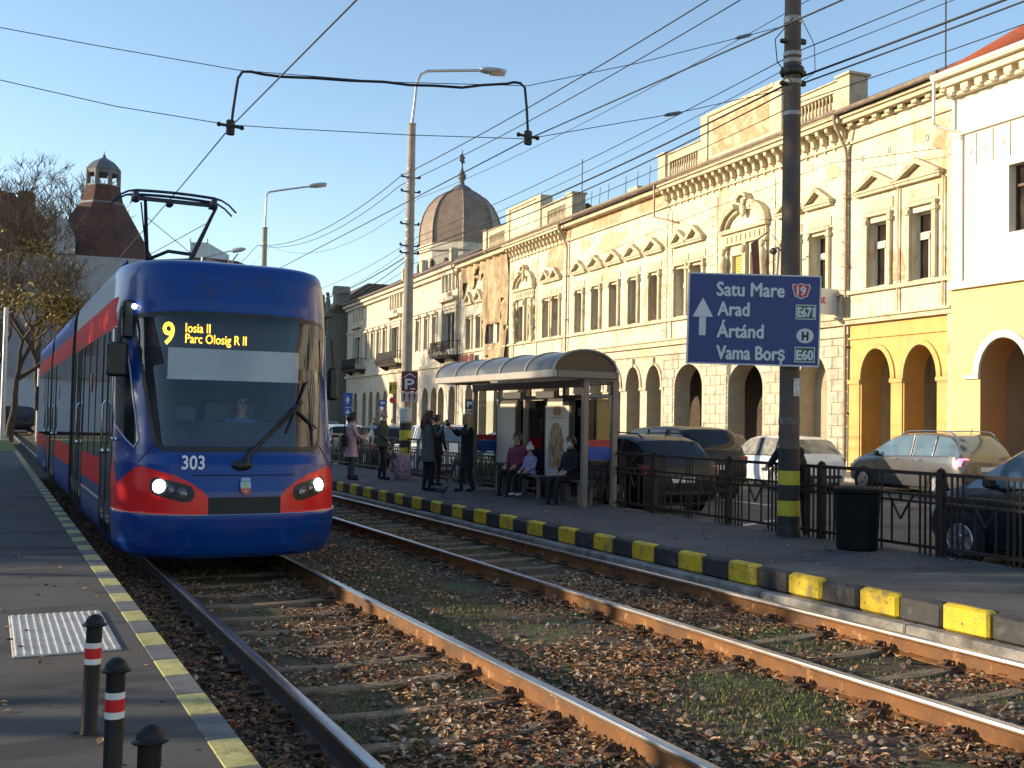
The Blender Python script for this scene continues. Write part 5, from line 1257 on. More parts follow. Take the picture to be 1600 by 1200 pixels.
def d3(b,t):
    M_sb=MATS['sign_blue_light']; mb=MB(); mb.lathe([(.01,0),(6*b.k,.0),(6*b.k,.02),(.01,.02)],n=20); mb.v=[(v[0],-v[2]-.02,v[1]) for v in mb.v]; mb.build('panel',M_sb,t,smooth=40); mb=MB(); mb.prism([(b.x(594),b.z(629.5)),(b.x(598),b.z(633)),(b.x(598),b.z(626))],-.06,-.045); mb.box(b.x(598),b.x(601.5),-.06,-.045,b.z(631),b.z(628)); mb.build('arrow',M_sgw,t)
    mb=MB(); mb.prism([(b.x(593),b.z(648)),(b.x(603),b.z(648)),(b.x(598),b.z(638.5))],-.03,0); o=mb.build('triangle_plate',M_sgr,t); mb=MB(); mb.prism([(b.x(594.8),b.z(647)),(b.x(601.2),b.z(647)),(b.x(598),b.z(641))],-.05,-.031); mb.build('triangle_field',M_sgw,o)
post_sign(598,630,690,55,'round blue arrow sign above a small red triangle',d3,.04)
def d4(b,t):
    mb=MB(); mb.box(b.x(608),b.x(620.5),-.05,0,b.z(615.5),b.z(597)); mb.build('panel',mat('sign_yellow',(.55,.38,.02),rough=.5,var=.08),t); mb=MB(); mb.box(b.x(615),b.x(619),-.06,-.051,b.z(604),b.z(602)); mb.box(b.x(616),b.x(619.5),-.06,-.051,b.z(608),b.z(606)); mb.box(b.x(609.5),b.x(612),-.06,-.051,b.z(611),b.z(602)); mb.build('symbol',M_sgk,t)
    mb=MB(); mb.lathe([(.01,0),(5*b.k,0),(5*b.k,.03),(.01,.03)],n=18); mb.v=[(v[0],-v[2]-.02,v[1]+b.z(625.5)) for v in mb.v]; mb.build('red_disc',mat('sign_red_bright',(.50,.04,.03),rough=.5,var=.05),t,smooth=40)
post_sign(614,606,690,58,'yellow shop board over a red disc on the far pavement',d4,.04)
# shop sign sticking out of the palace (white with red plate)
b0=fac(.75,1.15,6.35); t=thing('shop_sign','white projecting shop sign with red emblem under the palace windows','shop sign',tuple(b0),FRZ)
mb=MB(); mb.box(-.10,.10,-1.1,.55,-.52,.42); mb.build('box',mat('sign_box_white',(.72,.70,.68),rough=.5,var=.05),t)
mb=MB(); mb.box(-.115,-.101,-.25,.10,-.42,.30); mb.build('emblem',M_sgr,t)
text('lettering','at',.42,M_sgr,t,(-.112,-.30,-.12),(R(90),0,R(-90)),.8,depth=.002,bold=.01)
# folded awning/flag rods near the right bay
mb=MB(); a_=fac(4.7,.2,9.5); mb.tube([a_,fac(4.4,1.2,8.9)],.03,6); p_=[fac(4.55,.75,9.15),fac(4.4,1.2,8.9),fac(4.5,1.0,7.5),fac(4.65,.55,7.2)]
mb.add([*p_]+[q_+FE*.04 for q_ in p_],[(0,1,2,3),(7,6,5,4),(0,4,5,1),(1,5,6,2),(2,6,7,3),(3,7,4,0)]); tag(mb.build('flag',mat('flag_cloth',(.10,.045,.06),rough=.9,var=.2)),'dark furled flag hanging from a rod beside the arched bay','flag')
mb=MB(); 
for k_ in range(1): mb.tube([fac(3.0,.1,8.15),fac(2.6,1.3,8.5),fac(2.4,1.6,8.2)],.03,6); mb.tube([fac(2.4,1.6,8.2),fac(2.4,1.6,7.2)],.03,6); mb.sphere(fac(2.4,1.6,8.3),.14,8,6)
tag(mb.build('wall_lamp',M_irn),'dark wall lamp bracket beside the right palace window','lamp')
# litter bin on the platform
M_bin=mat('bin_black',(.004,.005,.005),rough=.7,spec=.2,var=.2,scale=10)
t=thing('litter_bin','black ribbed litter bin standing against the fence','bin',(9.86,10.02,.2))
mb=MB(); n=24; rings=[]
for r,z in ((.235,0),(.245,.03),(.275,.70)): rings.append([(r*(1+(.02 if k%2 else 0))*math.cos(2*math.pi*k/n),r*(1+(.02 if k%2 else 0))*math.sin(2*math.pi*k/n),z) for k in range(n)])
mb.loft(rings,caps=True); mb.build('body',M_bin,t)
mb=MB(); mb.lathe([(.27,.70),(.30,.72),(.30,.765),(.24,.79),(.10,.80),(.01,.80)],n=24); mb.build('rim',M_bin,t,smooth=40)
# pigeon
t=thing('pigeon','dark grey pigeon walking on the right platform','pigeon',(8.16,19.5,.2),R(20))
M_pg=mat('pigeon_grey',(.045,.05,.06),rough=.8,var=.3,scale=30)
mb=MB(); mb.tube([(-.17,0,.10),(-.09,0,.12),(.0,0,.13),(.08,0,.145),(.12,0,.18),(.145,0,.205),(.165,0,.20)],[.012,.035,.062,.055,.032,.028,.010],10); mb.tube([(.165,0,.2),(.185,0,.195)],[.008,.002],6)
for s_ in (-.025,.025): mb.tube([(.0,s_,.09),(.01,s_,.0),(.035,s_,.003)],.006,5)
mb.build('body',M_pg,t,smooth=80)
for s_ in (-1,1):
    mb=MB(); mb.sphere((-.03,.055*s_,.135),.05,8,6,(2.0,.25,.8)); mb.build('wing',M_pg,t,smooth=80)
# ================================================================ TRAM SHELTER
M_shf=mat('shelter_frame',(.21,.185,.165),rough=.5,metal=.25,var=.1,scale=4)
M_shl=mat('shelter_gutter',(.42,.38,.33),rough=.45,metal=.3,var=.08,scale=3)
M_shr=glass('shelter_roof_glazing',(.22,.24,.27),opac=.5,rough=.35,ior=1.3,veil=(.13,.14,.16))
M_shg=glass('shelter_glass',(.82,.86,.84),opac=.03)
SX0,SX1,SY0,SY1=8.98,10.19,16.45,21.75
sh_=thing('tram_shelter','glazed tram shelter with a barrel roof on the right platform','shelter',(0,0,.2))
ZR=2.33
# posts
for (x,y) in ((9.64,SY0),(10.25,SY0),(9.64,SY1-.5),(10.25,SY1-.5),(9.64,18.2) if False else (10.25,18.25),(10.25,19.95)):
    mb=MB(); mb.bbox(x-.055,x+.055,y-.05,y+.05,0,ZR-.05,.01); mb.build('post',M_shf,sh_)
mb=MB(); mb.bbox(9.58,10.31,SY0-.05,SY0+.05,ZR-.06,ZR+.0,.01); mb.bbox(9.58,10.31,SY1-.55,SY1-.45,ZR-.06,ZR,.01); mb.bbox(10.19,10.31,SY0+.05,SY1-.55,ZR-.10,ZR,.01); mb.bbox(9.58,9.70,SY0+.05,SY1-.55,ZR-.16,ZR,.01); mb.bbox(10.21,10.29,SY0+.05,SY1-.55,1.98,2.06,.008); mb.bbox(9.695,10.195,SY0-.03,SY0+.03,1.98,2.04,.008); mb.build('frame_beam',M_shf,sh_)
mb=MB(); mb.bbox(SX0-.06,SX0+.02,SY0-.11,SY1+.1,ZR-.01,ZR+.13,.015); mb.build('gutter',M_shl,sh_)
mb=MB(); mb.bbox(SX1+.02,SX1+.10,SY0-.11,SY1+.1,ZR-.01,ZR+.13,.015); mb.bbox(SX0+.02,SX1+.02,SY0-.12,SY0-.04,ZR-.01,ZR+.12,.01); mb.bbox(SX0+.02,SX1+.02,SY1+.02,SY1+.1,ZR-.01,ZR+.12,.01); mb.build('roof_edge',M_shf,sh_)
cxm,hw,rise=(SX0+SX1)/2,(SX1-SX0)/2+.04,.37
arcp=lambda k,o=0,n=16: (cxm-(hw+o)*math.cos(math.pi*k/n),ZR+.12+(rise+o)*math.sin(math.pi*k/n))
mb=MB(); ys_=(SY0-.09,SY1+.06); mb.loft([[(arcp(k)[0],y,arcp(k)[1]) for k in range(17)] for y in ys_],closed=False); mb.build('roof_glazing',M_shr,sh_,smooth=60)
mb=MB()
for i in range(6):
    y=lerp(SY0-.10,SY1+.08,i/5); mb.tube([(arcp(k,.012)[0],y,arcp(k,.012)[1]) for k in range(17)],.022,6)
mb.build('roof_rib',M_shl,sh_,smooth=50)
mb=MB(); mb.add([(arcp(k,-.02)[0],SY0-.07,arcp(k,-.02)[1]) for k in range(17)],[tuple(range(17))]); mb.build('roof_gable',glass('shelter_gable_glazing',(.62,.50,.36),opac=.35,rough=.3,ior=1.25,veil=(.30,.22,.14)),sh_)
# glass panes
for y0,y1 in ((SY0+.06,18.19),(18.31,19.89),(20.01,SY1-.56)):
    mb=MB(); mb.box(10.245,10.255,y0,y1,.30,1.97); mb.build('glass_pane',M_shg,sh_)
mb=MB(); mb.box(9.70,10.19,SY0-.005,SY0+.005,.30,1.97); mb.build('glass_pane',M_shg,sh_); mb=MB(); mb.box(9.70,10.19,SY1-.505,SY1-.495,.30,1.97); mb.build('glass_pane',M_shg,sh_)
# red and blue bands on the panes
M_br=mat('decal_red',(.40,.03,.03),rough=.5,var=.05); M_bb=mat('decal_blue',(.02,.06,.32),rough=.5,var=.05)
def decal(x0,x1,y0,y1):
    mb=MB(); mb.k=0; mb.box(x0,x1,y0,y1,1.10,1.22); mb.k=1; mb.box(x0,x1,y0,y1,.86,1.095); mb.build('pane_decal',[M_br,M_bb],sh_)
decal(9.71,10.18,SY0-.016,SY0-.006); decal(9.71,10.18,SY1-.516,SY1-.506); decal(10.232,10.242,SY0+.1,17.2)
# advertising panels
M_adw=mat('poster_cream',(.68,.62,.48),rough=.4,var=.03,scale=1.5); M_adf=mat('poster_frame',(.06,.055,.05),rough=.5,var=.1)
def adpanel(px0,px1,z0,z1):
    X=10.12; ya,yb=at_x(px1,660,X).y,at_x(px0,660,X).y
    mb=MB(); mb.bbox(X,X+.10,ya-.07,yb+.07,z0-.07,z1+.07,.015); mb.bbox(X+.02,X+.08,ya,yb,.0,z0-.072,.01); f=mb.build('poster_panel',M_adf,sh_)
    mb=MB(); mb.box(X-.006,X-.001,ya,yb,z0,z1); mb.build('poster',M_adw,f); return f,X,ya,yb
f1,_,_,_=adpanel(777,805,.62,1.90)
f2,XP,ya,yb=adpanel(853,889,.45,1.93)
# the portrait on the right poster: long wavy blond hair seen from behind, a pale blue garment, small emblem on top
M_h1=mat('poster_hair',(.40,.26,.12),rough=.5,var=.5,scale=9,patches=[((.14,.08,.04),10,.54,.08,(1,1,.35)),((.62,.46,.24),14,.60,.05,(1,1,.3))]); M_h2=mat('poster_garment',(.36,.42,.48),rough=.5,var=.15,scale=8)
yc=(ya+yb)/2; kx=(yb-ya)/.66
mb=MB(); mb.k=1; mb.prism([(yc+kx*p,z) for p,z in ((-.31,.47),(.24,.47),(.29,.95),(.16,1.2),(-.12,1.2),(-.29,.9))],XP-.011,XP-.007,'x'); mb.k=0
mb.prism([(yc+kx*p,z) for p,z in ((-.14,.66),(-.08,.60),(-.02,.64),(.05,.58),(.10,.64),(.16,.60),(.21,.72),(.19,.84),(.25,.95),(.20,1.06),(.24,1.16),(.19,1.28),(.17,1.42),(.07,1.51),(-.05,1.50),(-.13,1.40),(-.15,1.27),(-.22,1.15),(-.17,1.04),(-.23,.93),(-.16,.84),(-.20,.74))],XP-.016,XP-.012,'x')
mb.build('poster_portrait',[M_h1,M_h2],f2)
mb=MB(); mb.prism([(yc+kx*p,z) for p,z in ((-.10,1.66),(.10,1.66),(.12,1.76),(.05,1.84),(-.05,1.84),(-.12,1.76))],XP-.011,XP-.007,'x'); mb.prism([(yc+kx*p,z) for p,z in ((-.2,1.60),(.2,1.60),(.2,1.62),(-.2,1.62))],XP-.011,XP-.007,'x'); mb.build('poster_emblem',mat('poster_brown',(.42,.22,.12),rough=.5,var=.4,scale=40),f2)
# benches
M_bn=mat('bench_wood',(.10,.075,.06),rough=.7,var=.2,scale=5)
def bench(x0,x1,y0,y1):
    mb=MB()
    for i in range(3): a=lerp(x0,x1,i/3); mb.bbox(a+.008,a+(x1-x0)/3-.008,y0,y1,.42,.455,.008)
    b_=mb.build('bench',M_bn,sh_); mb=MB()
    for y in (y0+.15,y1-.15): mb.bbox(x0+.03,x0+.09,y-.03,y+.03,0,.42,.008); mb.bbox(x1-.09,x1-.03,y-.03,y+.03,0,.42,.008); mb.bbox(x0+.09,x1-.09,y-.02,y+.02,.36,.42,.006)
    mb.build('bench_leg',M_shf,b_)
bench(9.72,10.08,16.7,17.8); bench(9.72,10.08,18.3,20.2)
# small departure board hanging inside
mb=MB(); mb.bbox(9.62,9.70,17.6,18.35,1.98,2.12,.01); mb.bbox(9.62,9.70,19.0,19.8,1.98,2.12,.01); mb.build('hanging_board',M_adf,sh_)
# ================================================================ PLATFORM FENCE, one panel per post spacing
M_fe=mat('fence_brown_black',(.013,.008,.007),rough=.55,var=.25,scale=10)
M_fcol=mat('fence_footing',(.30,.28,.26),rough=.9,var=.2,scale=8)
def fence_panel():
    t=thing('fence_panel','brown black railing panel with V motifs along the platform edge','fence panel',(10.30,0,.2),group='railing panels along the right platform')
    mb=MB(); mb.bbox(-.05,.05,-.05,.05,-.2,1.02,.008); mb.lathe([(.045,1.02),(.05,1.04),(.0,1.07)],n=8); mb.build('post',M_fe,t)
    mb=MB(); L=2.03
    for z,h in ((.985,.045),(.72,.035),(.635,.03),(.10,.04)): mb.box(-.02,.02,.052,L-.052,z-h/2,z+h/2)
    mb.build('rail',M_fe,t)
    mb=MB(); r=.010
    for y in (.16,.24,.32,.94,1.02,1.10,1.71,1.79,1.87): mb.box(-r,r,y-r,y+r,-.06 if y in(.16,.24,.32,.94,1.02,1.10,1.71,1.79,1.87) else .12,.965)
    for c in (.63,1.40):
        for s_ in (-.14,.14): mb.box(-r,r,c+s_-r,c+s_+r,.12,.62)
        for k in (0,1):
            zt=.62 if k==0 else .70
        mb.bar((0,c-.14,.62),(0,c,.40),.02); mb.bar((0,c+.14,.62),(0,c,.40),.02); mb.bar((0,c-.20,.70),(0,c-.14,.62),.02); mb.bar((0,c+.20,.70),(0,c+.14,.62),.02); mb.box(-.012,.012,c-.012,c+.012,.64,.71)
    mb.build('bars',M_fe,t)
    return t
fp=fence_panel(); yy=7.07; k=0
while yy<52:
    o=fp if k==0 else dup(fp)
    o.location=(10.30+max(0,yy-24)*.012,yy,.2); k+=1; yy+=2.03
# ================================================================ CARS
M_cgl=mat('car_glass',(.012,.013,.015),rough=.06,var=.2,scale=3,spec=.45)
M_cgl2=mat('car_glass_bluish',(.10,.15,.18),rough=.06,var=.25,scale=2,spec=.9)
M_tyre=mat('tyre_rubber',(.012,.012,.012),rough=.85,var=.2,scale=20)
M_rim=mat('wheel_rim',(.45,.45,.46),rough=.35,metal=.8,var=.1)
M_tail=mat('tail_lamp_red',(.42,.015,.02),rough=.2,var=.1,coat=.5)
M_taillit=emis('tail_lamp_lit',(1,.10,.16),3.0)
M_hlamp=mat('head_lamp_clear',(.55,.57,.6),rough=.1,var=.1,coat=.6)
M_cplastic=mat('car_black_plastic',(.015,.015,.016),rough=.6,var=.15)
M_plate=mat('number_plate',(.62,.62,.60),rough=.4,var=.05)
def paint(n,c,metal=.25): return mat('car_paint_'+n,c,rough=.3,metal=metal,var=.05,scale=3,coat=.7)
# stations: x from rear(0) to front(L): (x, bottom, belt, top, half width, half width of roof)
def car(label,loc,rz,col,kind='hatch',L=4.2,Wd=1.76,H=1.48,rails=False,lit=False,glassm=None,plate=None,cat='car',group='cars in the street',name='parked_car',wiper=False):
    t=thing(name,label,cat,loc,rz,group); g=glassm or M_cgl; h=Wd/2; rt=h*.74
    # forward is +y ; fractions of length
    P={'hatch':[(.0,.40,.70,.78,.80,.66),(.012,.30,.78,.84,.90,.72),(.03,.24,.90,.95,.95,.76),(.075,.20,.93,1.26,.985,.78),(.12,.19,.94,1.40,1,.79),(.20,.18,.94,1.46,1,.80),(.34,.18,.93,1.48,1,.80),(.48,.18,.92,1.46,1,.79),(.57,.18,.915,1.40,1,.76),(.66,.19,.91,1.20,1,.74),(.755,.19,.90,.955,.99,.72),(.85,.20,.83,.885,.97,.70),(.94,.22,.70,.79,.92,.66),(.985,.26,.58,.68,.84,.60),(1.0,.34,.50,.56,.74,.55)],
       'wagon':[(.0,.40,.70,.80,.80,.66),(.01,.30,.82,.90,.92,.74),(.025,.24,.95,1.02,.96,.77),(.065,.20,.97,1.22,.985,.78),(.115,.19,.97,1.40,1,.79),(.19,.18,.96,1.475,1,.80),(.34,.18,.95,1.50,1,.80),(.48,.18,.935,1.475,1,.79),(.57,.18,.925,1.40,1,.76),(.665,.19,.92,1.18,1,.74),(.75,.19,.91,.955,.99,.72),(.85,.20,.84,.89,.97,.70),(.94,.22,.70,.79,.92,.66),(.985,.26,.58,.68,.84,.60),(1.0,.34,.50,.56,.74,.55)],
       'suv':[(.0,.45,.80,.90,.82,.70),(.01,.36,.92,1.0,.92,.76),(.03,.30,1.05,1.14,.97,.80),(.06,.26,1.07,1.48,.99,.81),(.10,.25,1.07,1.62,1,.82),(.2,.24,1.06,1.67,1,.83),(.36,.24,1.05,1.68,1,.83),(.50,.24,1.04,1.65,1,.82),(.60,.24,1.03,1.56,1,.79),(.69,.25,1.02,1.28,1,.77),(.76,.25,1.0,1.06,.99,.75),(.86,.27,.95,1.0,.97,.73),(.95,.30,.82,.90,.93,.69),(.985,.34,.68,.78,.86,.62),(1.0,.40,.56,.64,.76,.58)],
       'mpv':[(.0,.42,.75,.85,.82,.68),(.01,.32,.90,.97,.93,.75),(.03,.26,1.02,1.10,.97,.78),(.07,.22,1.05,1.40,.99,.80),(.11,.21,1.05,1.55,1,.81),(.2,.2,1.04,1.60,1,.82),(.36,.2,1.02,1.62,1,.82),(.50,.2,1.0,1.59,1,.81),(.60,.2,.98,1.49,1,.78),(.70,.2,.97,1.28,1,.76),(.80,.21,.955,1.01,.99,.74),(.88,.22,.87,.93,.97,.71),(.95,.24,.74,.82,.92,.67),(.985,.28,.60,.70,.84,.61),(1.0,.35,.50,.58,.74,.55)],
       'sedan':[(.0,.40,.66,.76,.80,.62),(.012,.30,.80,.87,.90,.68),(.03,.24,.93,.97,.95,.70),(.12,.20,.95,1.0,.985,.71),(.17,.19,.95,1.06,1,.72),(.26,.18,.945,1.34,1,.74),(.34,.18,.94,1.43,1,.76),(.46,.18,.93,1.45,1,.77),(.57,.18,.92,1.37,1,.75),(.665,.19,.915,1.16,1,.73),(.745,.19,.90,.95,.99,.71),(.85,.20,.83,.885,.97,.70),(.94,.22,.70,.79,.92,.66),(.985,.26,.58,.68,.84,.60),(1.0,.34,.50,.56,.74,.55)]}[kind]
    hk=H/max(p[3] for p in P); rings=[]
    for fx,zb,zl,zt,w,wt in P:
        y=fx*L; zb,zl,zt=zb*(.75+.25*hk),zl*hk,zt*hk; w*=h; wt*=h
        if zt-zl<.2*hk: wt=w*.90
        hf=[(0,zb),(w*.80,zb),(w*.95,zb+.05),(w*.995,lerp(zb,zl,.35)),(w,lerp(zb,zl,.62)),(w*.985,lerp(zb,zl,.88)),(w*.955,zl),(lerp(w*.955,wt,.93),lerp(zl,zt,.90)),(wt*.90,lerp(zl,zt,.985)),(wt*.55,zt+.012*hk),(0,zt+.018*hk)]
        rings.append([(x,y,z) for x,z in hf]+[(-x,y,z) for x,z in hf[-2:0:-1]])
    n=len(rings[0]); B=MB(); S=MB(); F=MB(); RR=MB()
    up=[i for i in range(len(P)-1) if (P[i][3]-P[i][2])*hk>.2 or (P[i+1][3]-P[i+1][2])*hk>.2]
    full=[i for i in up if P[i][3]-P[i][2]>.2 and P[i+1][3]-P[i+1][2]>.2]
    peak=max(p[3] for p in P)
    for i in range(len(P)-1):
        for j in range(n):
            k=(j+1)%n; q=[rings[i][j],rings[i][k],rings[i+1][k],rings[i+1][j]]
            side=j in (6,n-7); roof=7<=j<n-7
            tgt=B
            if i in up:
                rising=P[i+1][3]>P[i][3]
                steep=abs(P[i+1][3]-P[i][3])/((P[i+1][0]-P[i][0])*L)>.24
                if side: tgt=S
                elif roof and steep: tgt=RR if P[i][0]<.3 else F
            tgt.add(q,[(0,1,2,3)])
    B.add(rings[0],[tuple(range(n-1,-1,-1))]); B.add(rings[-1],[tuple(range(n))])
    import bmesh
    def weld(mb,nm,m,sm):
        o=mb.build(nm,m,t,smooth=None,normals=False); bm=bmesh.new(); bm.from_mesh(o.data); bmesh.ops.remove_doubles(bm,verts=bm.verts,dist=1e-4); bmesh.ops.recalc_face_normals(bm,faces=bm.faces); bm.to_mesh(o.data); bm.free(); o.data.shade_smooth(); o.data.set_sharp_from_angle(angle=R(sm)); return o
    weld(B,'body',col,42); [weld(q,'side_window',g,60) for q in split_mb(S,lambda x,y,z:x>0)]; weld(F,'windscreen',g,60); weld(RR,'rear_window',g,60)
    # pillars
    mb=MB()
    def sidept(fx,q,o=.006):
        for i in range(len(P)-1):
            if P[i][0]<=fx<=P[i+1][0]:
                u=(fx-P[i][0])/(P[i+1][0]-P[i][0]); a=Vector(rings[i][6]).lerp(Vector(rings[i+1][6]),u); b=Vector(rings[i][7]).lerp(Vector(rings[i+1][7]),u); p=a.lerp(b,q); p.x+=o; return p
    for fx in ((.40,.22) if kind!='sedan' else (.44,.30)):
        for sgn in (1,-1):
            pts=[sidept(fx-.012*q/1.0,q) for q in (0,.5,1)]; mb.tube([Vector((p.x*sgn,p.y,p.z)) for p in pts],.03,6)
    for sgn in (1,-1):
        for fx0,fx1 in ((.11,.70),):
            mb.tube([Vector((sidept(lerp(fx0,fx1,i/10),0).x*sgn,lerp(fx0,fx1,i/10)*L,sidept(lerp(fx0,fx1,i/10),0).z)) for i in range(11)],.014,5)
    [q.build('pillar',col if kind in('hatch','mpv') else M_cplastic,t,smooth=60) for q in split_mb(mb,lambda x,y,z:x>0)]
    mb=MB()
    for fx in (.30,.47,.70) if kind!='sedan' else (.32,.49,.71):
        for sgn in (1,-1):
            for i in range(len(P)-1):
                if P[i][0]<=fx<=P[i+1][0]:
                    u=(fx-P[i][0])/(P[i+1][0]-P[i][0]); pts=[Vector(rings[i][j]).lerp(Vector(rings[i+1][j]),u) for j in (2,3,4,5,6)]; mb.tube([Vector(((p.x-.002)*sgn,p.y,p.z)) for p in pts],.006,5)
    [q.build('door_gap',M_cplastic,t) for q in split_mb(mb,lambda x,y,z:x>0)]
    ww=0; rW=.315 if kind!='suv' else .35
    for fy in (.185,.815):
        for sgn in (-1,1):
            y=fy*L; x=h-.10
            mb=MB(); mb.lathe([(rW+.055,h*.985-.002-x),(rW+.055,h*1.004-x)],n=24); mb.v=[((v[2]+x)*sgn,y+v[0],rW+v[1]) for v in mb.v]; mb.build('wheel_arch',M_cplastic,t)
            mb=MB(); mb.lathe([(rW*.55,.09),(rW*.95,.112),(rW,.09),(rW,-.09),(.05,-.09)],n=24); mb.v=[((v[2]+x+.02)*sgn,y+v[0],rW+v[1]) for v in mb.v]; o=mb.build('wheel',M_tyre,t,smooth=40)
            mb=MB(); mb.lathe([(rW*.66,.102),(rW*.62,.118),(rW*.58,.095),(.07,.10),(.05,.118),(.01,.118)],n=20)
            mb.v=[((v[2]+x+.02)*sgn,y+v[0],rW+v[1]) for v in mb.v]
            for s_ in range(5):
                a=s_*2*math.pi/5; c,s2=math.cos(a),math.sin(a); mb.bar(((x+.128)*sgn,y+.05*c,rW+.05*s2),((x+.132)*sgn,y+rW*.6*c,rW+rW*.6*s2),.035,.02)
            mb.build('rim',M_rim,o,smooth=40)
    zl=P[3][2]*hk
    for sgn in (-1,1):
        mb=MB(); mb.bbox(sgn*h*.62,sgn*h*.965,-.005+.012*L,.10+.012*L,zl-.24,zl-.04,.02) if sgn>0 else mb.bbox(-h*.965,-h*.62,-.005+.012*L,.10+.012*L,zl-.24,zl-.04,.02)
        o=mb.build('tail_lamp',M_taillit if lit and sgn<0 else M_tail,t,smooth=30)
        zh=P[12][2]*hk-.06
        mb=MB(); a_,b_=(h*.50,h*.88) if sgn>0 else (-h*.88,-h*.50); mb.bbox(a_,b_,.945*L,.978*L,zh-.09,zh+.05,.02); mb.build('headlight',M_hlamp,t,smooth=30)
        mb=MB(); zz=P[9][2]*hk+.06; x0,x1=(h+.02,h+.19) if sgn>0 else (-h-.19,-h-.02); mb.bbox(x0,x1,.655*L,.655*L+.12,zz-.05,zz+.09,.03); mb.bar((sgn*(h-.06),.66*L+.05,zz-.04),(sgn*(h+.05),.66*L+.05,zz-.02),.05); mb.build('mirror',M_cplastic if kind=='mpv' else col,t,smooth=40)
        mb=MB()
        for fx in (.335,.53): mb.bar((sgn*(h+.012),fx*L-.09,zl-.12),(sgn*(h+.012),fx*L+.09,zl-.12),.03)
        mb.build('door_handle',M_chr if kind=='mpv' else col,t)
        if rails:
            mb=MB(); x=sgn*h*.70; zz=lambda f_: max(p_[3] for p_ in P)*hk; mb.tube([(x,.10*L,zz(0)-.05),(x,.14*L,zz(0)+.035),(x,.30*L,zz(0)+.055),(x,.48*L,zz(0)+.035),(x,.54*L,zz(0)-.05)],.016,6); mb.build('roof_rail',M_cplastic if kind!='mpv' else M_chr,t,smooth=60)
    mb=MB(); mb.bbox(-.27,.27,-.012,.012,zl-.36,zl-.25,.004); pl=mb.build('number_plate',M_plate,t)
    mb=MB(); mb.bbox(-h*.78,h*.78,-.008,.06,.36,.46,.02); mb.build('bumper_strip',M_cplastic,t,smooth=30)
    mb=MB(); mb.bbox(-h*.45,h*.45,.985*L,L+.004,.36,.52,.02); mb.build('grille',M_cplastic,t,smooth=30)
    mb=MB(); mb.bbox(-h*.8,h*.8,.06*L,.94*L,.14,.30,.02); mb.build('underbody',M_cplastic,t)
    if wiper: mb=MB(); mb.bar((-.05,.05*L,P[3][2]*hk+.12),(.35,.075*L,P[3][2]*hk+.28),.02); mb.build('rear_wiper',M_cplastic,t)
    mb=MB(); mb.tube([(0,.14*L,H-.02),(0,.125*L,H+.13)],.008,5); mb.build('aerial',M_cplastic,t)
    return t
Bk=mat('car_paint_black',(.006,.008,.011),rough=.35,var=.05,spec=.35); Nv=mat('car_paint_dark_blue',(.005,.010,.018),rough=.35,var=.05,spec=.4,coat=.15); Wh=paint('white',(.74,.74,.72),0); Sv=paint('silver',(.115,.115,.12),.4); Gy=paint('grey',(.17,.18,.19),.4); Br=paint('brown',(.16,.075,.045),.3); Gn=paint('pale_green',(.42,.46,.42),.3)
car('black estate car with tinted rear window parked behind the fence beside the shelter',(12.02,16.75,0),0,Bk,'wagon',4.5,1.82,1.49,rails=True)
car('dark blue car at the right edge, nose behind the fence bars',(12.22,6.75,0),0,Nv,'mpv',3.6,1.80,1.66,glassm=M_cgl2)
p=at_y(1172,700,19.6); car('black off road car with sunlit roof behind the black estate car',(p.x-.92,19.6,0),R(-2),Bk,'suv',4.5,1.84,1.66,name='moving_car')
p=at_y(1177,700,30.5); car('brown hatchback peeking out between the black cars and the white car',(p.x-.85,30.5,0),R(-4),Br,'hatch',4.0,1.7,1.46,name='moving_car',glassm=mat('car_glass_tan',(.20,.15,.10),rough=.1,var=.3,scale=3))
p=at_y(1322,720,21.2); car('white estate car driving away behind the striped dark pole',(p.x-.85,21.2,0),R(-6),Wh,'wagon',4.25,1.70,1.46,name='moving_car',glassm=mat('car_glass_sunlit',(.22,.20,.15),rough=.08,var=.5,scale=5))
p=at_y(1585,720,18.0); car('silver people carrier with roof rails and glowing left tail lamp',(p.x-.90,18.0,0),R(-6),Sv,'mpv',4.35,1.80,1.62,rails=True,lit=True,name='moving_car',glassm=M_cgl2,wiper=True)
car('silver saloon seen through the shelter glass',(12.1,22.3,0),0,Sv,'sedan',4.3,1.74,1.43,glassm=M_cgl2)
car('white hatchback parked beyond the shelter, beside the woman in black',(12.3,28.2,0),R(-1),Wh,'mpv',4.0,1.74,1.58,glassm=M_cgl2)
car('dark hatchback parked behind the concrete pole',(12.5,34.0,0),R(-1),Bk,'hatch',4.0,1.72,1.46)
car('pale green hatchback parked far down beside the fence',(13.0,40.5,0),R(-2),Gn,'hatch',4.0,1.72,1.45)
p=at_d(527,690,66); car('white saloon waiting at the far crossing beside the tram',(p.x,p.y,0),R(6),Wh,'sedan',4.4,1.75,1.45)
p=at_d(18,676,86); car('black saloon parked side on under the yellow tree',(p.x-2.2,p.y,.1),R(-82),Bk,'sedan',4.6,1.8,1.55)
p=at_d(55,676,89); car('black van parked half hidden behind the black saloon',(p.x-3.0,p.y+1,.1),R(-84),Bk,'suv',4.7,1.9,2.1,cat='van',name='parked_van')
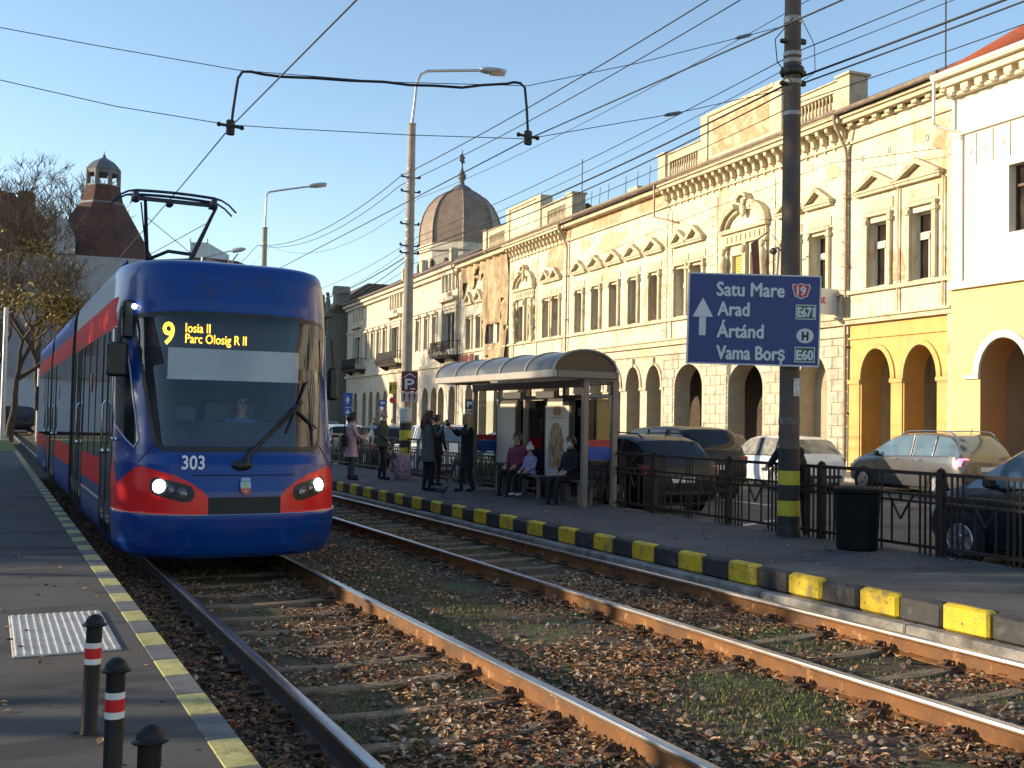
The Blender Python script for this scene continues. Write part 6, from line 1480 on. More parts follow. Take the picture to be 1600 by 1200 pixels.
# ================================================================ PEOPLE
M_skin=mat('skin',(.50,.30,.21),rough=.6,var=.06,scale=20)
def cloth(n,c,**k): return mat('cloth_'+n,c,rough=.9,var=.18,scale=14,bump=.3,bscale=50,**k)
C_pink=cloth('pink_coat',(.58,.36,.38)); C_jean=cloth('grey_jeans',(.07,.08,.10)); C_blk=cloth('black',(.012,.012,.015)); C_grn=cloth('dark_green',(.055,.07,.045)); C_gcoat=cloth('grey_coat',(.075,.095,.095)); C_mar=cloth('maroon',(.20,.045,.075)); C_lav=cloth('lavender',(.27,.28,.46)); C_white=cloth('white',(.62,.60,.58)); C_cam=cloth('blue_shirt',(.10,.20,.42)); C_mask=cloth('mask_white',(.70,.72,.75)); C_bag=cloth('patterned_bag',(.30,.16,.22),patches=[((.55,.5,.5),30,.55,.05),((.12,.08,.25),18,.58,.05)])
H_dk=mat('hair_dark',(.022,.014,.012),rough=.5,var=.3,scale=30); H_gr=mat('hair_grey',(.30,.25,.22),rough=.6,var=.3,scale=30); H_bl=mat('hair_blond',(.45,.30,.13),rough=.55,var=.35,scale=30); H_br=mat('hair_brown',(.08,.035,.025),rough=.5,var=.3,scale=30); H_rd=mat('hair_auburn',(.075,.022,.018),rough=.5,var=.3,scale=30)
M_phone=mat('phone_black',(.01,.01,.012),rough=.3,var=0); M_shoe=mat('shoe_black',(.012,.011,.011),rough=.6,var=.1); M_shoew=mat('shoe_white',(.66,.65,.62),rough=.7,var=.1); M_eye=mat('eye_dark',(.02,.015,.012),rough=.3,var=0); M_lip=mat('lip',(.40,.14,.12),rough=.5,var=0)
def skinned(name,joints,edges,zones,mats,parent,sub=2):
    """joints: name->(pos,radius); one continuous skin surface, faces coloured by nearest bone"""
    names=list(joints); me=bpy.data.meshes.new(name); me.from_pydata([joints[n][0] for n in names],[(names.index(a),names.index(b)) for a,b in edges],[])
    o=bpy.data.objects.new(name,me); COL.objects.link(o); md=o.modifiers.new('skin','SKIN'); md.use_smooth_shade=True; md.branch_smoothing=.3
    sv=me.skin_vertices[0].data
    for i,n in enumerate(names): r=joints[n][1]; sv[i].radius=(r if isinstance(r,tuple) else (r,r)); sv[i].use_root=(i==0)
    ss=o.modifiers.new('sub','SUBSURF'); ss.levels=sub; ss.render_levels=sub
    dg=bpy.context.evaluated_depsgraph_get(); m2=bpy.data.meshes.new_from_object(o.evaluated_get(dg)); bpy.data.objects.remove(o); bpy.data.meshes.remove(me)
    m2.materials.clear(); [m2.materials.append(m) for m in mats]
    segs=[(Vector(joints[a][0]),Vector(joints[b][0]),zones.get((a,b),0)) for a,b in edges]
    for p in m2.polygons:
        c=p.center; best=None
        for a,b,k in segs:
            d=b-a; t=max(0,min(1,(c-a).dot(d)/max(d.length_squared,1e-9))); q=(c-a-d*t).length
            if best is None or q<best[0]: best=(q,k)
        p.material_index=best[1]; p.use_smooth=True
    m2.name=name; ob=bpy.data.objects.new(name,m2); COL.objects.link(ob); ob.parent=parent; return ob
def person(label,loc,rz,h=1.66,pose='stand',top=None,legs=None,shoe=None,hair=H_dk,hairstyle='bob',coat=None,arms=None,head_turn=0,group=None,skirt=None,hat=None,mask=False,lean=0.0,glasses=False,scale=1.0,legsplit=.09,stride=0.0,wide=1.0):
    t=thing('person',label,'person',loc,rz,group); k=h/1.66*scale; V=lambda x,y,z: (x*k,y*k,z*k)
    J={}; top=top or C_blk; legs=legs or C_blk; shoe=shoe or M_shoe
    if pose=='sit':
        pz=.53; J['pelvis']=(V(0,0,pz),.125*k*wide); hips=[(V(s*.09,.03,pz-.02),.095*k) for s in(-1,1)]; knees=[(V(s*.11,.44,pz+.0),.066*k) for s in(-1,1)]; ank=[(V(s*.11,.47+.04*s*stride,.09),.045*k) for s in(-1,1)]; up=pz
        sp=[(0,.0,pz+.20),(0,-.02,pz+.38),(0,-.01,pz+.53)]
    else:
        pz=.90; J['pelvis']=(V(0,0,pz),.118*k*wide); hips=[(V(s*.085,0,pz-.06),.088*k) for s in(-1,1)]; knees=[(V(s*legsplit,.02+s*stride*.5,.48),.060*k) for s in(-1,1)]; ank=[(V(s*legsplit,-.01+s*stride,.09),.043*k) for s in(-1,1)]
        sp=[(0,.0+lean*.2,pz+.20),(0,-.01+lean*.55,pz+.38),(0,.0+lean*.8,pz+.52)]
    J['belly']=(V(*sp[0]),.112*k*wide); J['chest']=(V(*sp[1]),(.135*k*wide,.105*k)); J['neck0']=(V(sp[2][0],sp[2][1],sp[2][2]),.062*k)
    hx,hy=0,sp[2][1]; zc=sp[2][2]
    J['neck1']=(V(0,hy+.01,zc+.06),.050*k); J['chin']=(V(0,hy+.035,zc+.10),.056*k); J['skull']=(V(0,hy+.015,zc+.18),.083*k); J['crown']=(V(0,hy+.0,zc+.235),.062*k)
    E=[('pelvis','belly'),('belly','chest'),('chest','neck0'),('neck0','neck1'),('neck1','chin'),('chin','skull'),('skull','crown')]
    Z={('pelvis','belly'):0,('belly','chest'):0,('chest','neck0'):0,('neck0','neck1'):2,('neck1','chin'):2,('chin','skull'):2,('skull','crown'):2}
    A=arms or [((.22,.0,-.28),(.22,.10,-.50)),((.22,.0,-.28),(.22,.10,-.50))]
    hands=[]
    for i,s in enumerate((-1,1)):
        n='LR'[i]; sh=(s*.165*wide,sp[1][1],sp[1][2]+.085); el,wr=A[i]
        el=(s*abs(el[0]) if el[0]>=0 else -s*abs(el[0]),sp[1][1]+el[1],sh[2]+el[2]); wr=(s*wr[0],sp[1][1]+wr[1],sh[2]+wr[2])
        J['sh'+n]=(V(*sh),.066*k); J['el'+n]=(V(*el),.047*k); J['wr'+n]=(V(*wr),.032*k)
        d=(Vector(wr)-Vector(el)).normalized(); hp=Vector(wr)+d*.075; J['palm'+n]=(V(*hp),(.036*k,.022*k)); hands.append((Vector(wr),Vector(hp),d,s))
        E+=[('chest','sh'+n),('sh'+n,'el'+n),('el'+n,'wr'+n),('wr'+n,'palm'+n)]; Z.update({('chest','sh'+n):0,('sh'+n,'el'+n):0,('el'+n,'wr'+n):0,('wr'+n,'palm'+n):2})
        J['hip'+n]=hips[i]; J['kn'+n]=knees[i]; J['an'+n]=ank[i]; a=ank[i][0]; J['toe'+n]=((a[0]+s*.015*k,a[1]+.16*k,.035*k),(.042*k,.032*k)); J['heel'+n]=((a[0],a[1]-.03*k,.04*k),.04*k)
        E+=[('pelvis','hip'+n),('hip'+n,'kn'+n),('kn'+n,'an'+n),('an'+n,'heel'+n),('heel'+n,'toe'+n)]; Z.update({('pelvis','hip'+n):1,('hip'+n,'kn'+n):1,('kn'+n,'an'+n):1,('an'+n,'heel'+n):3,('heel'+n,'toe'+n):3})
    b=skinned('body',J,E,Z,[top,legs,M_skin,shoe],t)
    # fingers
    mb=MB()
    for wr,hp,d,s in hands:
        x=d.cross(Vector((0,0,1))); x=(x if x.length>.1 else Vector((1,0,0))).normalized(); y_=x.cross(d)
        for q,(o,l) in enumerate(((-.027,.062),(-.009,.075),(.009,.070),(.027,.055))):
            a=hp+x*o; c1=a+d*l*.5-y_*.004; c2=a+d*l*.85-y_*.022; mb.tube([Vector(V(*a)),Vector(V(*c1)),Vector(V(*c2))],[.010*k,.009*k,.006*k],6)
        a=wr.lerp(hp,.35)+x*.03*s; mb.tube([Vector(V(*a)),Vector(V(*(a+x*.022*s+d*.03))),Vector(V(*(a+x*.024*s+d*.06-y_*.012)))],[.011*k,.010*k,.007*k],6)
    mb.build('fingers',M_skin,b,smooth=60)
    # face
    hc=Vector((0,hy+.02,zc+.155))
    tr=Matrix.Rotation(R(head_turn),3,'Z')
    def HP(x,y,z): return Vector(V(*(hc+tr@Vector((x,y,z)))))
    mb=MB(); mb.tube([HP(0,.070,.025),HP(0,.090,-.005),HP(0,.098,-.022),HP(0,.075,-.03)],[.008*k,.011*k,.014*k,.010*k],6)
    for s in (-1,1): mb.sphere(HP(s*.078,.0,-.01),.022*k,8,6,(.4,.8,1.3))
    f=mb.build('nose_and_ears',M_skin,b,smooth=60)
    mb=MB(); [mb.sphere(HP(s*.030,.072,.018),.011*k,8,6,(1.2,.6,.7)) for s in(-1,1)]; [mb.bar(HP(s*.015,.078,.038),HP(s*.048,.068,.038),.008*k) for s in(-1,1)]; mb.build('eyes',M_eye,b,smooth=60)
    if mask:
        mb=MB(); rings=[]
        for z,r in ((-.075,.060),(-.05,.078),(-.02,.088),(.0,.084)): rings.append([HP(r*math.sin(a)*.92,.012+r*math.cos(a)*1.02,z) for a in [R(-85+17*i) for i in range(11)]])
        mb.loft(rings,closed=False); o=mb.build('face_mask',C_mask,t,smooth=80,normals=False)
    else:
        mb=MB(); mb.bar(HP(-.022,.078,-.05),HP(.022,.078,-.05),.012*k,.010*k); mb.build('mouth',M_lip,b)
    if glasses:
        mb=MB(); [mb.sphere(HP(s*.032,.080,.016),.022*k,8,6,(1.2,.4,.8)) for s in(-1,1)]; mb.bar(HP(-.05,.078,.022),HP(.05,.078,.022),.008*k); mb.build('sunglasses',M_phone,t,smooth=60)
    # hair
    mb=MB(); n=14
    def cap(z0,fr,r=.098,back=.105):
        rings=[]
        for i in range(7):
            u=i/6; z=lerp(z0,.115,u); c=math.sqrt(max(0.02,1-max(0,(z-.02)/.105)**2)) if z>.02 else 1
            ring=[]
            for j in range(n+1):
                a=lerp(fr,2*math.pi-fr,j/n); rr=(r if math.cos(a)>-.2 else back)*c; ring.append(HP(rr*math.sin(a)*.90,rr*math.cos(a)-.008,z))
            rings.append(ring)
        mb.loft(rings,closed=False); mb.add(rings[-1],[tuple(range(n+1))])
        # fringe
        mb.loft([[HP(.098*math.sin(a)*.88,.094*math.cos(a)-.004,z) for a in [lerp(-fr,fr,q/8) for q in range(9)]] for z in (.062,.09)]+[[HP(.06*math.sin(a),.05*math.cos(a),.115) for a in [lerp(-fr,fr,q/8) for q in range(9)]]],closed=False)
    if hairstyle=='bob': cap(-.09,.95,.102,.115); mb.tube([HP(0,-.085,.02),HP(0,-.10,-.06),HP(0,-.085,-.13)],[.06*k,.075*k,.045*k],8)
    elif hairstyle=='short': cap(-.03,.9,.100,.108)
    elif hairstyle=='long': cap(-.09,.95,.102,.115); mb.tube([HP(0,-.085,.0),HP(0,-.11,-.12),HP(0,-.12,-.24),HP(.0,-.10,-.34)],[.07*k,.085*k,.085*k,.04*k],10); [mb.tube([HP(s*.085,-.03,-.02),HP(s*.10,-.04,-.14),HP(s*.10,-.03,-.24)],[.03*k,.04*k,.02*k],8) for s in (-1,1)]
    elif hairstyle=='wild': cap(-.09,.9,.112,.125); [mb.tube([HP(.08*math.sin(a),.08*math.cos(a),.02),HP(.13*math.sin(a),.13*math.cos(a),-.08),HP(.12*math.sin(a+.3),.12*math.cos(a+.3),-.22),HP(.13*math.sin(a),.13*math.cos(a),-.30)],[.03*k,.045*k,.04*k,.015*k],7) for a in [R(100+20*q) for q in range(9)]]
    if hairstyle: mb.build('hair',hair,t,smooth=80,normals=True)
    if hat:
        mb=MB(); rings=[[HP(r*math.sin(a),r*math.cos(a)-.005,z) for a in [2*math.pi*q/16 for q in range(16)]] for z,r in ((.0,.104),(.03,.108),(.035,.101),(.09,.095),(.13,.06),(.145,.01))]; mb.loft(rings,caps=True); mb.sphere(HP(0,0,.17),.045*k,8,6); mb.build('knitted_hat',hat,t,smooth=60)
    # coat skirt / jacket hem
    if coat:
        m,zh,fl=coat; mb=MB(); rings=[]; zt=sp[1][2]+.03
        for i in range(9):
            u=i/8; z=lerp(zt,zh,u); w=lerp(.172,.155,min(1,u*2)) if u<.5 else lerp(.155,fl,(u-.5)*2); w*=wide; yc=lerp(sp[1][1],0,min(1,u*1.6))
            rings.append([Vector(V(w*math.cos(a)*(1+.03*math.sin(5*a+i)),yc+w*.76*math.sin(a)*(1+.03*math.cos(4*a)),z)) for a in [2*math.pi*q/20 for q in range(20)]])
        mb.loft(rings,closed=True); mb.loft([rings[0],[Vector(V(.07*math.cos(a),sp[2][1]+.07*math.sin(a),sp[2][2]+.02)) for a in [2*math.pi*q/20 for q in range(20)]]],closed=True)
        mb.tube([Vector(V(.075*math.cos(a),sp[2][1]+.0+.075*math.sin(a),sp[2][2]+.015)) for a in [2*math.pi*q/14 for q in range(15)]],.022*k,6,caps=False)
        mb.build('coat',m,t,smooth=80)
    t['_k']=k; return t
def bag(par_loc,rz,label,w,d,h,m,strap=0.0,z=0.0,name='bag'):
    t=thing(name,label,'bag',par_loc,rz); mb=MB(); mb.loft([[(sx*w/2*f,sy*d/2*f,zz) for sx,sy in ((-1,-1),(0,-1.15),(1,-1),(1.08,0),(1,1),(0,1.15),(-1,1),(-1.08,0))] for zz,f in ((0,.86),(.06*h,1),(.7*h,.98),(h,.74))],caps=True); mb.build('bag_body',m,t,smooth=50)
    mb=MB(); n=10; mb.tube([(w*.33*math.cos(math.pi*i/n),0,h*.95+(strap or .16)*math.sin(math.pi*i/n)) for i in range(n+1)],.010,5); mb.build('strap',m,t,smooth=60); return t
DN=((.20,.02,-.27),(.19,.10,-.50))
person('woman in a pink coat and grey jeans with a dark bob waiting near the tram',(8.10,25.19,.2),R(-98),1.65,legs=C_jean,top=C_pink,coat=(C_pink,.58,.205),hair=H_dk,hairstyle='bob',arms=[DN,((.19,.10,-.24),(.10,.30,-.34))],stride=.03,legsplit=.06)
bag((7.86,25.02,1.02),R(70),'black shoulder bag on the back of the woman in pink',.32,.13,.30,C_blk,strap=.52)
person('dark haired person mostly hidden behind the woman in pink',(8.45,26.3,.2),R(-80),1.62,hair=H_dk,hairstyle='bob',coat=(C_blk,.75,.19))
person('older woman with grey hair in a dark green jacket and black trousers',(8.96,25.33,.2),R(-130),1.68,top=C_grn,legs=C_blk,coat=(C_grn,.82,.20),hair=H_gr,hairstyle='short',stride=.10,arms=[((.21,-.06,-.26),(.15,.06,-.46)),((.21,.05,-.26),(.15,.20,-.42))],wide=1.08)
bag((9.42,25.1,.22),R(30),'flower patterned shopping bag standing by the woman in green',.42,.2,.62,C_bag,strap=.14,name='shopping_bag')
person('woman in a long grey coat holding her phone up with long dark hair',(8.50,21.14,.2),R(-88),1.70,top=C_gcoat,legs=C_blk,coat=(C_gcoat,.62,.20),hair=H_rd,hairstyle='long',arms=[((.20,.10,-.22),(.07,.30,.02)),((.20,.14,-.22),(.06,.32,.0))],stride=.04,legsplit=.06)
ph=thing('phone','black phone held up by the woman in the grey coat','phone',(8.92,21.12,1.70)); mb=MB(); mb.bbox(-.005,.005,-.08,.08,-.04,.04,.003); mb.build('case',M_phone,ph)
person('person in a black jacket standing behind the woman in the grey coat',(9.35,22.75,.2),R(-60),1.62,hair=H_dk,hairstyle='short',coat=(C_blk,.72,.2),legs=C_blk)
person('woman with wild blond hair and black clothes taking a picture',(9.26,20.79,.2),R(95),1.64,top=C_blk,legs=C_blk,coat=(C_blk,.50,.19),hair=H_bl,hairstyle='wild',arms=[((.20,.14,-.16),(.07,.34,-.02)),((.20,.12,-.16),(.07,.34,-.02))],stride=.10,legsplit=.07)
ph=thing('camera','small black camera in the raised hands of the blond woman','camera',(8.80,20.76,1.63)); mb=MB(); mb.bbox(-.03,.03,-.07,.07,-.04,.04,.01); mb.lathe([(.03,0),(.028,.05)],(0,0,0),12) if False else mb.bbox(-.06,-.03,-.03,.03,-.03,.03,.01); mb.build('camera_body',M_phone,ph)
SITA=[((.20,.06,-.25),(.12,.26,-.34)),((.20,.06,-.25),(.12,.26,-.34))]
person('seated woman in a maroon jacket with short brown hair on the shelter bench',(9.88,19.60,.155),R(118),1.66,'sit',top=C_mar,legs=C_blk,hair=H_br,hairstyle='short',coat=(C_mar,.50,.19),arms=SITA,wide=1.12)
person('small child in a lavender jacket and white bobble hat on the bench',(9.88,19.02,.24),R(105),1.26,'sit',top=C_lav,legs=C_blk,shoe=M_shoew,hair=H_br,hairstyle='short',hat=C_white,coat=(C_lav,.48,.19),arms=SITA,wide=1.1,stride=.4)
person('seated person in black wearing a white face mask at the near end of the bench',(9.86,17.32,.155),R(104),1.64,'sit',top=C_blk,legs=C_blk,hair=H_rd,hairstyle='short',mask=True,coat=(C_blk,.48,.19),arms=SITA,wide=1.05)
p=at_d(1236,800,15.6); person('person in dark clothes leaning on the fence behind the striped pole',(10.64,11.93,0.0),R(100),1.70,top=C_blk,legs=C_blk,hair=H_dk,hairstyle='short',coat=(C_blk,.75,.19),lean=.42,wide=1.12,arms=[((.24,.16,-.22),(.26,.40,-.24)),((.24,.16,-.22),(.10,.40,-.26))])
person('tram driver in a blue shirt and sunglasses behind the windscreen',(TX+.30,TY+1.72,.60),R(180),1.76,'sit',top=C_cam,legs=C_blk,hair=H_dk,hairstyle='short',glasses=True,arms=[((.22,.10,-.22),(.16,.36,-.22)),((.22,.10,-.22),(.16,.36,-.22))])
p=at_d(583,690,58); person('far pedestrian in a green jacket crossing the road',(p.x,p.y,0),R(150),1.70,top=C_grn,legs=C_blk,hairstyle='short',hair=H_dk,coat=(C_grn,.75,.2),stride=.12,group=None)
p=at_d(613,690,56); person('far pedestrian in pale clothes beside the concrete pole',(p.x,p.y,0),R(160),1.68,top=C_white,legs=C_jean,hairstyle='bob',hair=H_br,coat=(C_white,.80,.19))
# ================================================================ LEFT BACKGROUND
M_grey=mat('plaster_grey',(.27,.27,.285),rough=.9,var=.1,scale=.6,bump=.15,bscale=10)
M_brk=mat('brick_red_brown',(.13,.055,.035),rough=.9,var=.2,scale=3,bump=.4,bscale=12)
M_tileb=mat('roof_tiles_dark_red',(.085,.034,.022),rough=.85,var=.3,scale=2.5,bump=.6,bscale=6,patches=[((.05,.022,.016),.5,.55,.1)])
M_zinc=mat('zinc_grey',(.12,.12,.125),rough=.6,metal=.2,var=.15,scale=2)
DL=104.0; kL=DL/FPX
def LP(x,y,d=0): return at_d(x,y,DL+d)
o0=LP(149,600); tw=thing('brick_tower_building','large grey and brick building with a steep tiled tower roof and open lantern','building',(o0.x,o0.y,0),-PSI+R(20))
Z=lambda y,x=168: LP(x,y).z
W=lambda px: px*kL
# main body
mb=MB(); mb.box(-28,W(118),0,16,0,Z(400)); mb.build('wall',M_grey,tw)
mb=MB(); mb.prism([(-.6,Z(400)),(16.5,Z(400)),(8,Z(345))],-28,-W(70),'x'); mb.build('roof',M_tileb,tw)
mb=MB(); mb.prism([(W(-78),Z(400)),(W(-78),Z(362)),(W(-70),Z(350)),(W(-58),Z(345)),(W(-46),Z(350)),(W(-36),Z(372)),(W(-36),Z(400))],-.5,3); mb.build('gable',M_grey,tw)
for i in range(9):
    x=-26+i*3.4; f=MB(); f.box(x-.6,x+.6,-.03,.02,7.5,10.2); o=f.build('window',M_frb,tw)
for i in range(9):
    x=-26+i*3.4; f=MB(); f.box(x-.6,x+.6,-.03,.02,2.5,5.2); o=f.build('window',M_frb,tw)
def frus(mb,z0,z1,r0,r1,cy=6,n=8): mb.lathe([(r0,z0),(r1,z1)],(0,cy,0),n,a0=R(22.5))
mb=MB(); frus(mb,Z(402),Z(300),W(88)/.92,W(33)/.92); frus(mb,Z(303),Z(272),W(33)/.92,W(26)/.92); mb.build('tower_roof',M_tileb,tw)
mb=MB(); frus(mb,Z(303.5),Z(299.5),W(34.5)/.92,W(34)/.92); mb.build('roof_band',M_zinc,tw)
mb=MB(); 
for k_ in range(8):
    a=R(22.5)+k_*math.pi/4; r=W(23.5)/.92; mb.lathe([(.22,Z(272)),(.22,Z(246))],(r*math.cos(a),6+r*math.sin(a),0),8)
frus(mb,Z(273),Z(270),W(26)/.92,W(26)/.92); frus(mb,Z(251),Z(244),W(25)/.92,W(26.5)/.92)
mb.build('lantern',M_zinc,tw)
mb=MB(); mb.lathe([(W(27)/.92,Z(244)),(W(23),Z(236)),(W(17),Z(230)),(W(10),Z(226)),(W(3.5),Z(222)),(W(2.6),Z(218)),(W(.8),Z(216)),(.03,Z(211))],(0,6,0),8,a0=R(22.5)); mb.build('lantern_dome',M_zinc,tw)
for x0,x1,yt in ((-149,-131,296),(-126,-104,291),(-138,-136,300)):
    mb=MB(); mb.box(W(x0),W(x1),5,8,Z(345),Z(yt)); mb.build('chimney',M_brk,tw)
# brick wing at the left edge with steep gable
mb=MB(); mb.prism([(W(-200),Z(400)),(W(-200),Z(285)),(W(-150),Z(298)),(W(-105),Z(318)),(W(-72),Z(352)),(W(-62),Z(400))],3,9); mb.build('brick_wing',M_brk,tw)
# lower grey row to the right of the tower, receding
o1=LP(262,640,14); gr_=thing('grey_row_house','plain grey row house in shade between the tower and the tram','house',(o1.x,o1.y,0),-PSI+R(-18))
mb=MB(); mb.box(-9,4.5,0,12,0,LP(262,404,14).z); mb.build('wall',M_grey,gr_)
mb=MB(); mb.prism([(-.4,LP(262,404,14).z),(12,LP(262,404,14).z),(6,LP(262,396,14).z)],-9.1,4.6,'x'); mb.build('roof',M_tileb,gr_)
# far tower block
o2=at_d(303,640,260); tb=thing('tower_block','pale grey high rise block far behind the pantograph','high rise',(o2.x,o2.y,0),-PSI)
kk=260/FPX
mb=MB(); mb.box(-13*kk,14*kk,0,20,0,at_d(303,377,260).z); mb.build('wall',mat('concrete_pale',(.42,.44,.46),rough=.9,var=.08,scale=.2),tb)
mb=MB(); mb.box(-13*kk,-4*kk,-.02,20,at_d(303,377,260).z-.5,at_d(303,379,260).z-.3)
for x in (-13,14): mb.tube([(x*kk,0,at_d(303,378,260).z),(x*kk,0,at_d(303,371,260).z)],.12,5)
mb.build('roof_edge',M_zinc,tb)
for i in range(4):
    for j in range(10):
        f=MB(); f.box((-9+i*6)*kk-.7,(-9+i*6)*kk+.7,-.05,.01,j*4+3,j*4+4.6); f.build('window',M_tg,tb)
# pale wall behind the parked cars at the left edge
o3=at_d(30,660,92); bw=thing('boundary_wall','pale blue grey wall behind the dark cars at the left edge','wall',(o3.x,o3.y,0),-PSI)
mb=MB(); mb.box(-12,5.5,0,.4,0,at_d(30,590,92).z); mb.build('wall_face',mat('wall_blue_grey',(.34,.39,.46),rough=.9,var=.06,scale=.8),bw); mb=MB(); mb.box(-12.1,5.6,-.1,.5,at_d(30,590,92).z,at_d(30,590,92).z+.15); mb.build('coping',M_conc,bw)
# grey post at the left edge, traffic light at the tram's tail
a=at_d(3,690,58); t=thing('lamp_post','plain grey steel post cut by the left edge','post',(a.x,a.y,0))
mb=MB(); mb.tube([(0,0,0),(0,0,2),(0,0,at_d(3,480,58).z)],[.16,.14,.12],10); mb.build('shaft',M_gal,t,smooth=60)
mb=MB(); mb.lathe([(.22,0),(.22,.3),(.15,.34)],n=10); mb.build('foot',M_gal,t)
a=at_d(57,690,62); t=thing('traffic_light','dark traffic light at the far end of the left platform','traffic light',(a.x,a.y,0))
mb=MB(); mb.tube([(0,0,0),(0,0,4.3)],.06,8); mb.build('post',M_gal,t,smooth=60)
for y0 in (613,632):
    zc=at_d(57,y0,62).z; mb=MB(); mb.bbox(-.2,.2,-.25,0,zc-.36,zc+.36,.05); o=mb.build('signal_head',M_tk,t); mb=MB(); mb.lathe([(.13,0),(.13,.2)],n=12,caps=False); mb.v=[(v[0],-.25-v[2],zc+.1+v[1]) for v in mb.v]; mb.build('visor',M_tk,o)
# ---------------------------------------------------------------- trees
M_bark=mat('tree_bark',(.065,.048,.036),rough=.95,var=.3,scale=6,bump=.6,bscale=20)
M_twig=mat('twigs_brown',(.11,.078,.052),rough=.95,var=.3,scale=3)
M_yl=[mat('leaf_yellow',(.32,.20,.04),rough=.7,var=.3,scale=20),mat('leaf_gold',(.42,.28,.06),rough=.7,var=.3,scale=20),mat('leaf_olive',(.18,.15,.035),rough=.7,var=.3,scale=20)]
def tree(x,y,h,label,seed,leaves=0,lz=(0,1),spread=.5,levels=5,twigs=1.0,name='bare_tree',lr=.16,up=.25,r0=None):
    rr=random.Random(seed); t=thing(name,label,'tree',(x,y,0),group='trees at the left'); tb=MB(); cw=MB(); tips=[]
    def grow(p,d,L,r,lev):
        pts=[p]; q=p.copy(); dd=d.copy(); n=4 if lev<3 else 3
        for i in range(n):
            dd=(dd+Vector((rr.uniform(-.22,.22),rr.uniform(-.22,.22),rr.uniform(-.05,.16)))).normalized(); q=q+dd*(L/n); pts.append(q.copy())
        rad=[lerp(r,r*.62,i/n) for i in range(n+1)]
        (tb if lev<2 else cw).tube(pts,rad,7 if lev<2 else (4 if lev<4 else 3),caps=False)
        if lev>=levels: tips.append((q,dd)); return
        m=rr.choice((2,3,3)) if lev<3 else rr.choice((3,3,4))
        for k in range(m):
            src=pts[-1] if (k<2 or lev==0) else pts[rr.randint(1,n)]
            a=Vector((rr.uniform(-1,1),rr.uniform(-1,1),rr.uniform(-.3,.8))).normalized()
            nd=(dd*(1-spread)+a*spread+Vector((0,0,up))).normalized(); grow(src.copy(),nd,L*rr.uniform(.62,.85),r*.58,lev+1)
        if lev>=2: tips.append((q,dd))
    grow(Vector((0,0,-.2)),Vector((0,0,1)),h*.30,r0 or h*.02,0)
    tb.build('trunk',M_bark,t,smooth=60)
    for p,d in tips:
        for k in range(int(3*twigs)):
            a=(d+Vector((rr.uniform(-1,1),rr.uniform(-1,1),rr.uniform(-.4,.7)))*.9).normalized(); L=rr.uniform(.35,.9)*h/14; m_=p+a*L*.5+Vector((rr.uniform(-.1,.1),)*3); cw.tube([p,m_,p+a*L],[.010*h/9,.008*h/9,.005*h/9],3,caps=False)
    cr=cw.build('crown',M_twig,t)
    if leaves:
        lf=MB(); zs=[p.z for p,_ in tips]; z0,z1=min(zs),max(zs); cand=[p for p,_ in tips if lz[0]<=(p.z-z0)/(z1-z0)<=lz[1]]
        for i in range(leaves):
            p=rr.choice(cand)+Vector((rr.gauss(0,.35),rr.gauss(0,.35),rr.gauss(-.1,.35))); lf.k=rr.choices((0,1,2),(4,3,3))[0]; s=lr*rr.uniform(.6,1.2)
            a=Vector((rr.uniform(-1,1),rr.uniform(-1,1),rr.uniform(-1,1))).normalized(); b_=a.cross(Vector((rr.uniform(-1,1),rr.uniform(-1,1),rr.uniform(-1,1)))).normalized()
            lf.add([p-a*s,p+b_*s*.6,p+a*s,p-b_*s*.6],[(0,1,2,3)])
        lf.build('leaves',M_yl,t,normals=False)
    return t
def tree_at(px,D,*a,**k): p=at_d(px,680,D); return tree(p.x,p.y,*a,**k)
tree_at(62,78,19,'brown leafless tree in front of the brick tower, the tallest of the near trees',11,leaves=700,lz=(0,.5),spread=.58,levels=6,twigs=1.2)
tree_at(14,66,13.5,'tree with golden yellow leaves clinging to its lower branches at the left edge',5,leaves=1900,lz=(0,.45),spread=.6,levels=5,twigs=1.2,name='yellow_leaved_tree',lr=.15)
tree_at(-15,84,16,'brown twiggy tree cut by the left edge of the picture',23,leaves=300,spread=.58,levels=6,twigs=1.2)
tree_at(108,92,14,'smaller leafless tree close beside the tail of the tram',31,leaves=200,spread=.6,levels=5,twigs=1.5)
tree_at(2,135,31,'pale tall bare tree rising behind the chimneys',8,spread=.42,levels=6,twigs=1.0)
tree_at(66,140,27,'slender bare tree between the chimneys and the lantern tower',17,spread=.42,levels=6,twigs=1.0)
# ---------------------------------------------------------------- houses and trees on the left of the street, beyond the frame: they shade the street and mirror in the tram
M_lh=mat('plaster_house_grey',(.40,.38,.36),rough=.9,var=.1,scale=.7)
def left_house(x,y0,y1,h,label,dep=12):
    t=thing('left_house',label,'house',(x,0,0)); mb=MB(); mb.box(-dep,0,y0,y1,0,h-.6); mb.build('wall',M_lh,t)
    mb=MB(); mb.prism([(-dep-.2,h-.6),(.3,h-.6),(.3,h-.45),(-dep/2,h),(-dep-.2,h-.45)],y0,y1,'y'); mb.build('roof',M_roof,t)
    n=int((y1-y0)/2.6)
    for fl in range(int((h-1)/3.6)):
        for i in range(n):
            c=lerp(y0,y1,(i+.5)/n); f=MB(); f.box(-.02,.05,c-.6,c+.6,1.1+fl*3.6,3.2+fl*3.6); o=f.build('window',M_fr,t); g=MB(); g.box(.051,.06,c-.5,c+.5,1.2+fl*3.6,3.1+fl*3.6); g.build('pane',M_pane,o)
left_house(-20,29.2,44,9.45,'long two storey grey house left of the tram stop')
left_house(-20,44.05,74,9.6,'second grey house further along the left side')
left_house(-20,14.95,29.15,5.0,'low grey shop left of the tram stop')
left_house(-20,-6,14.9,11,'grey corner house behind the camera on the left')
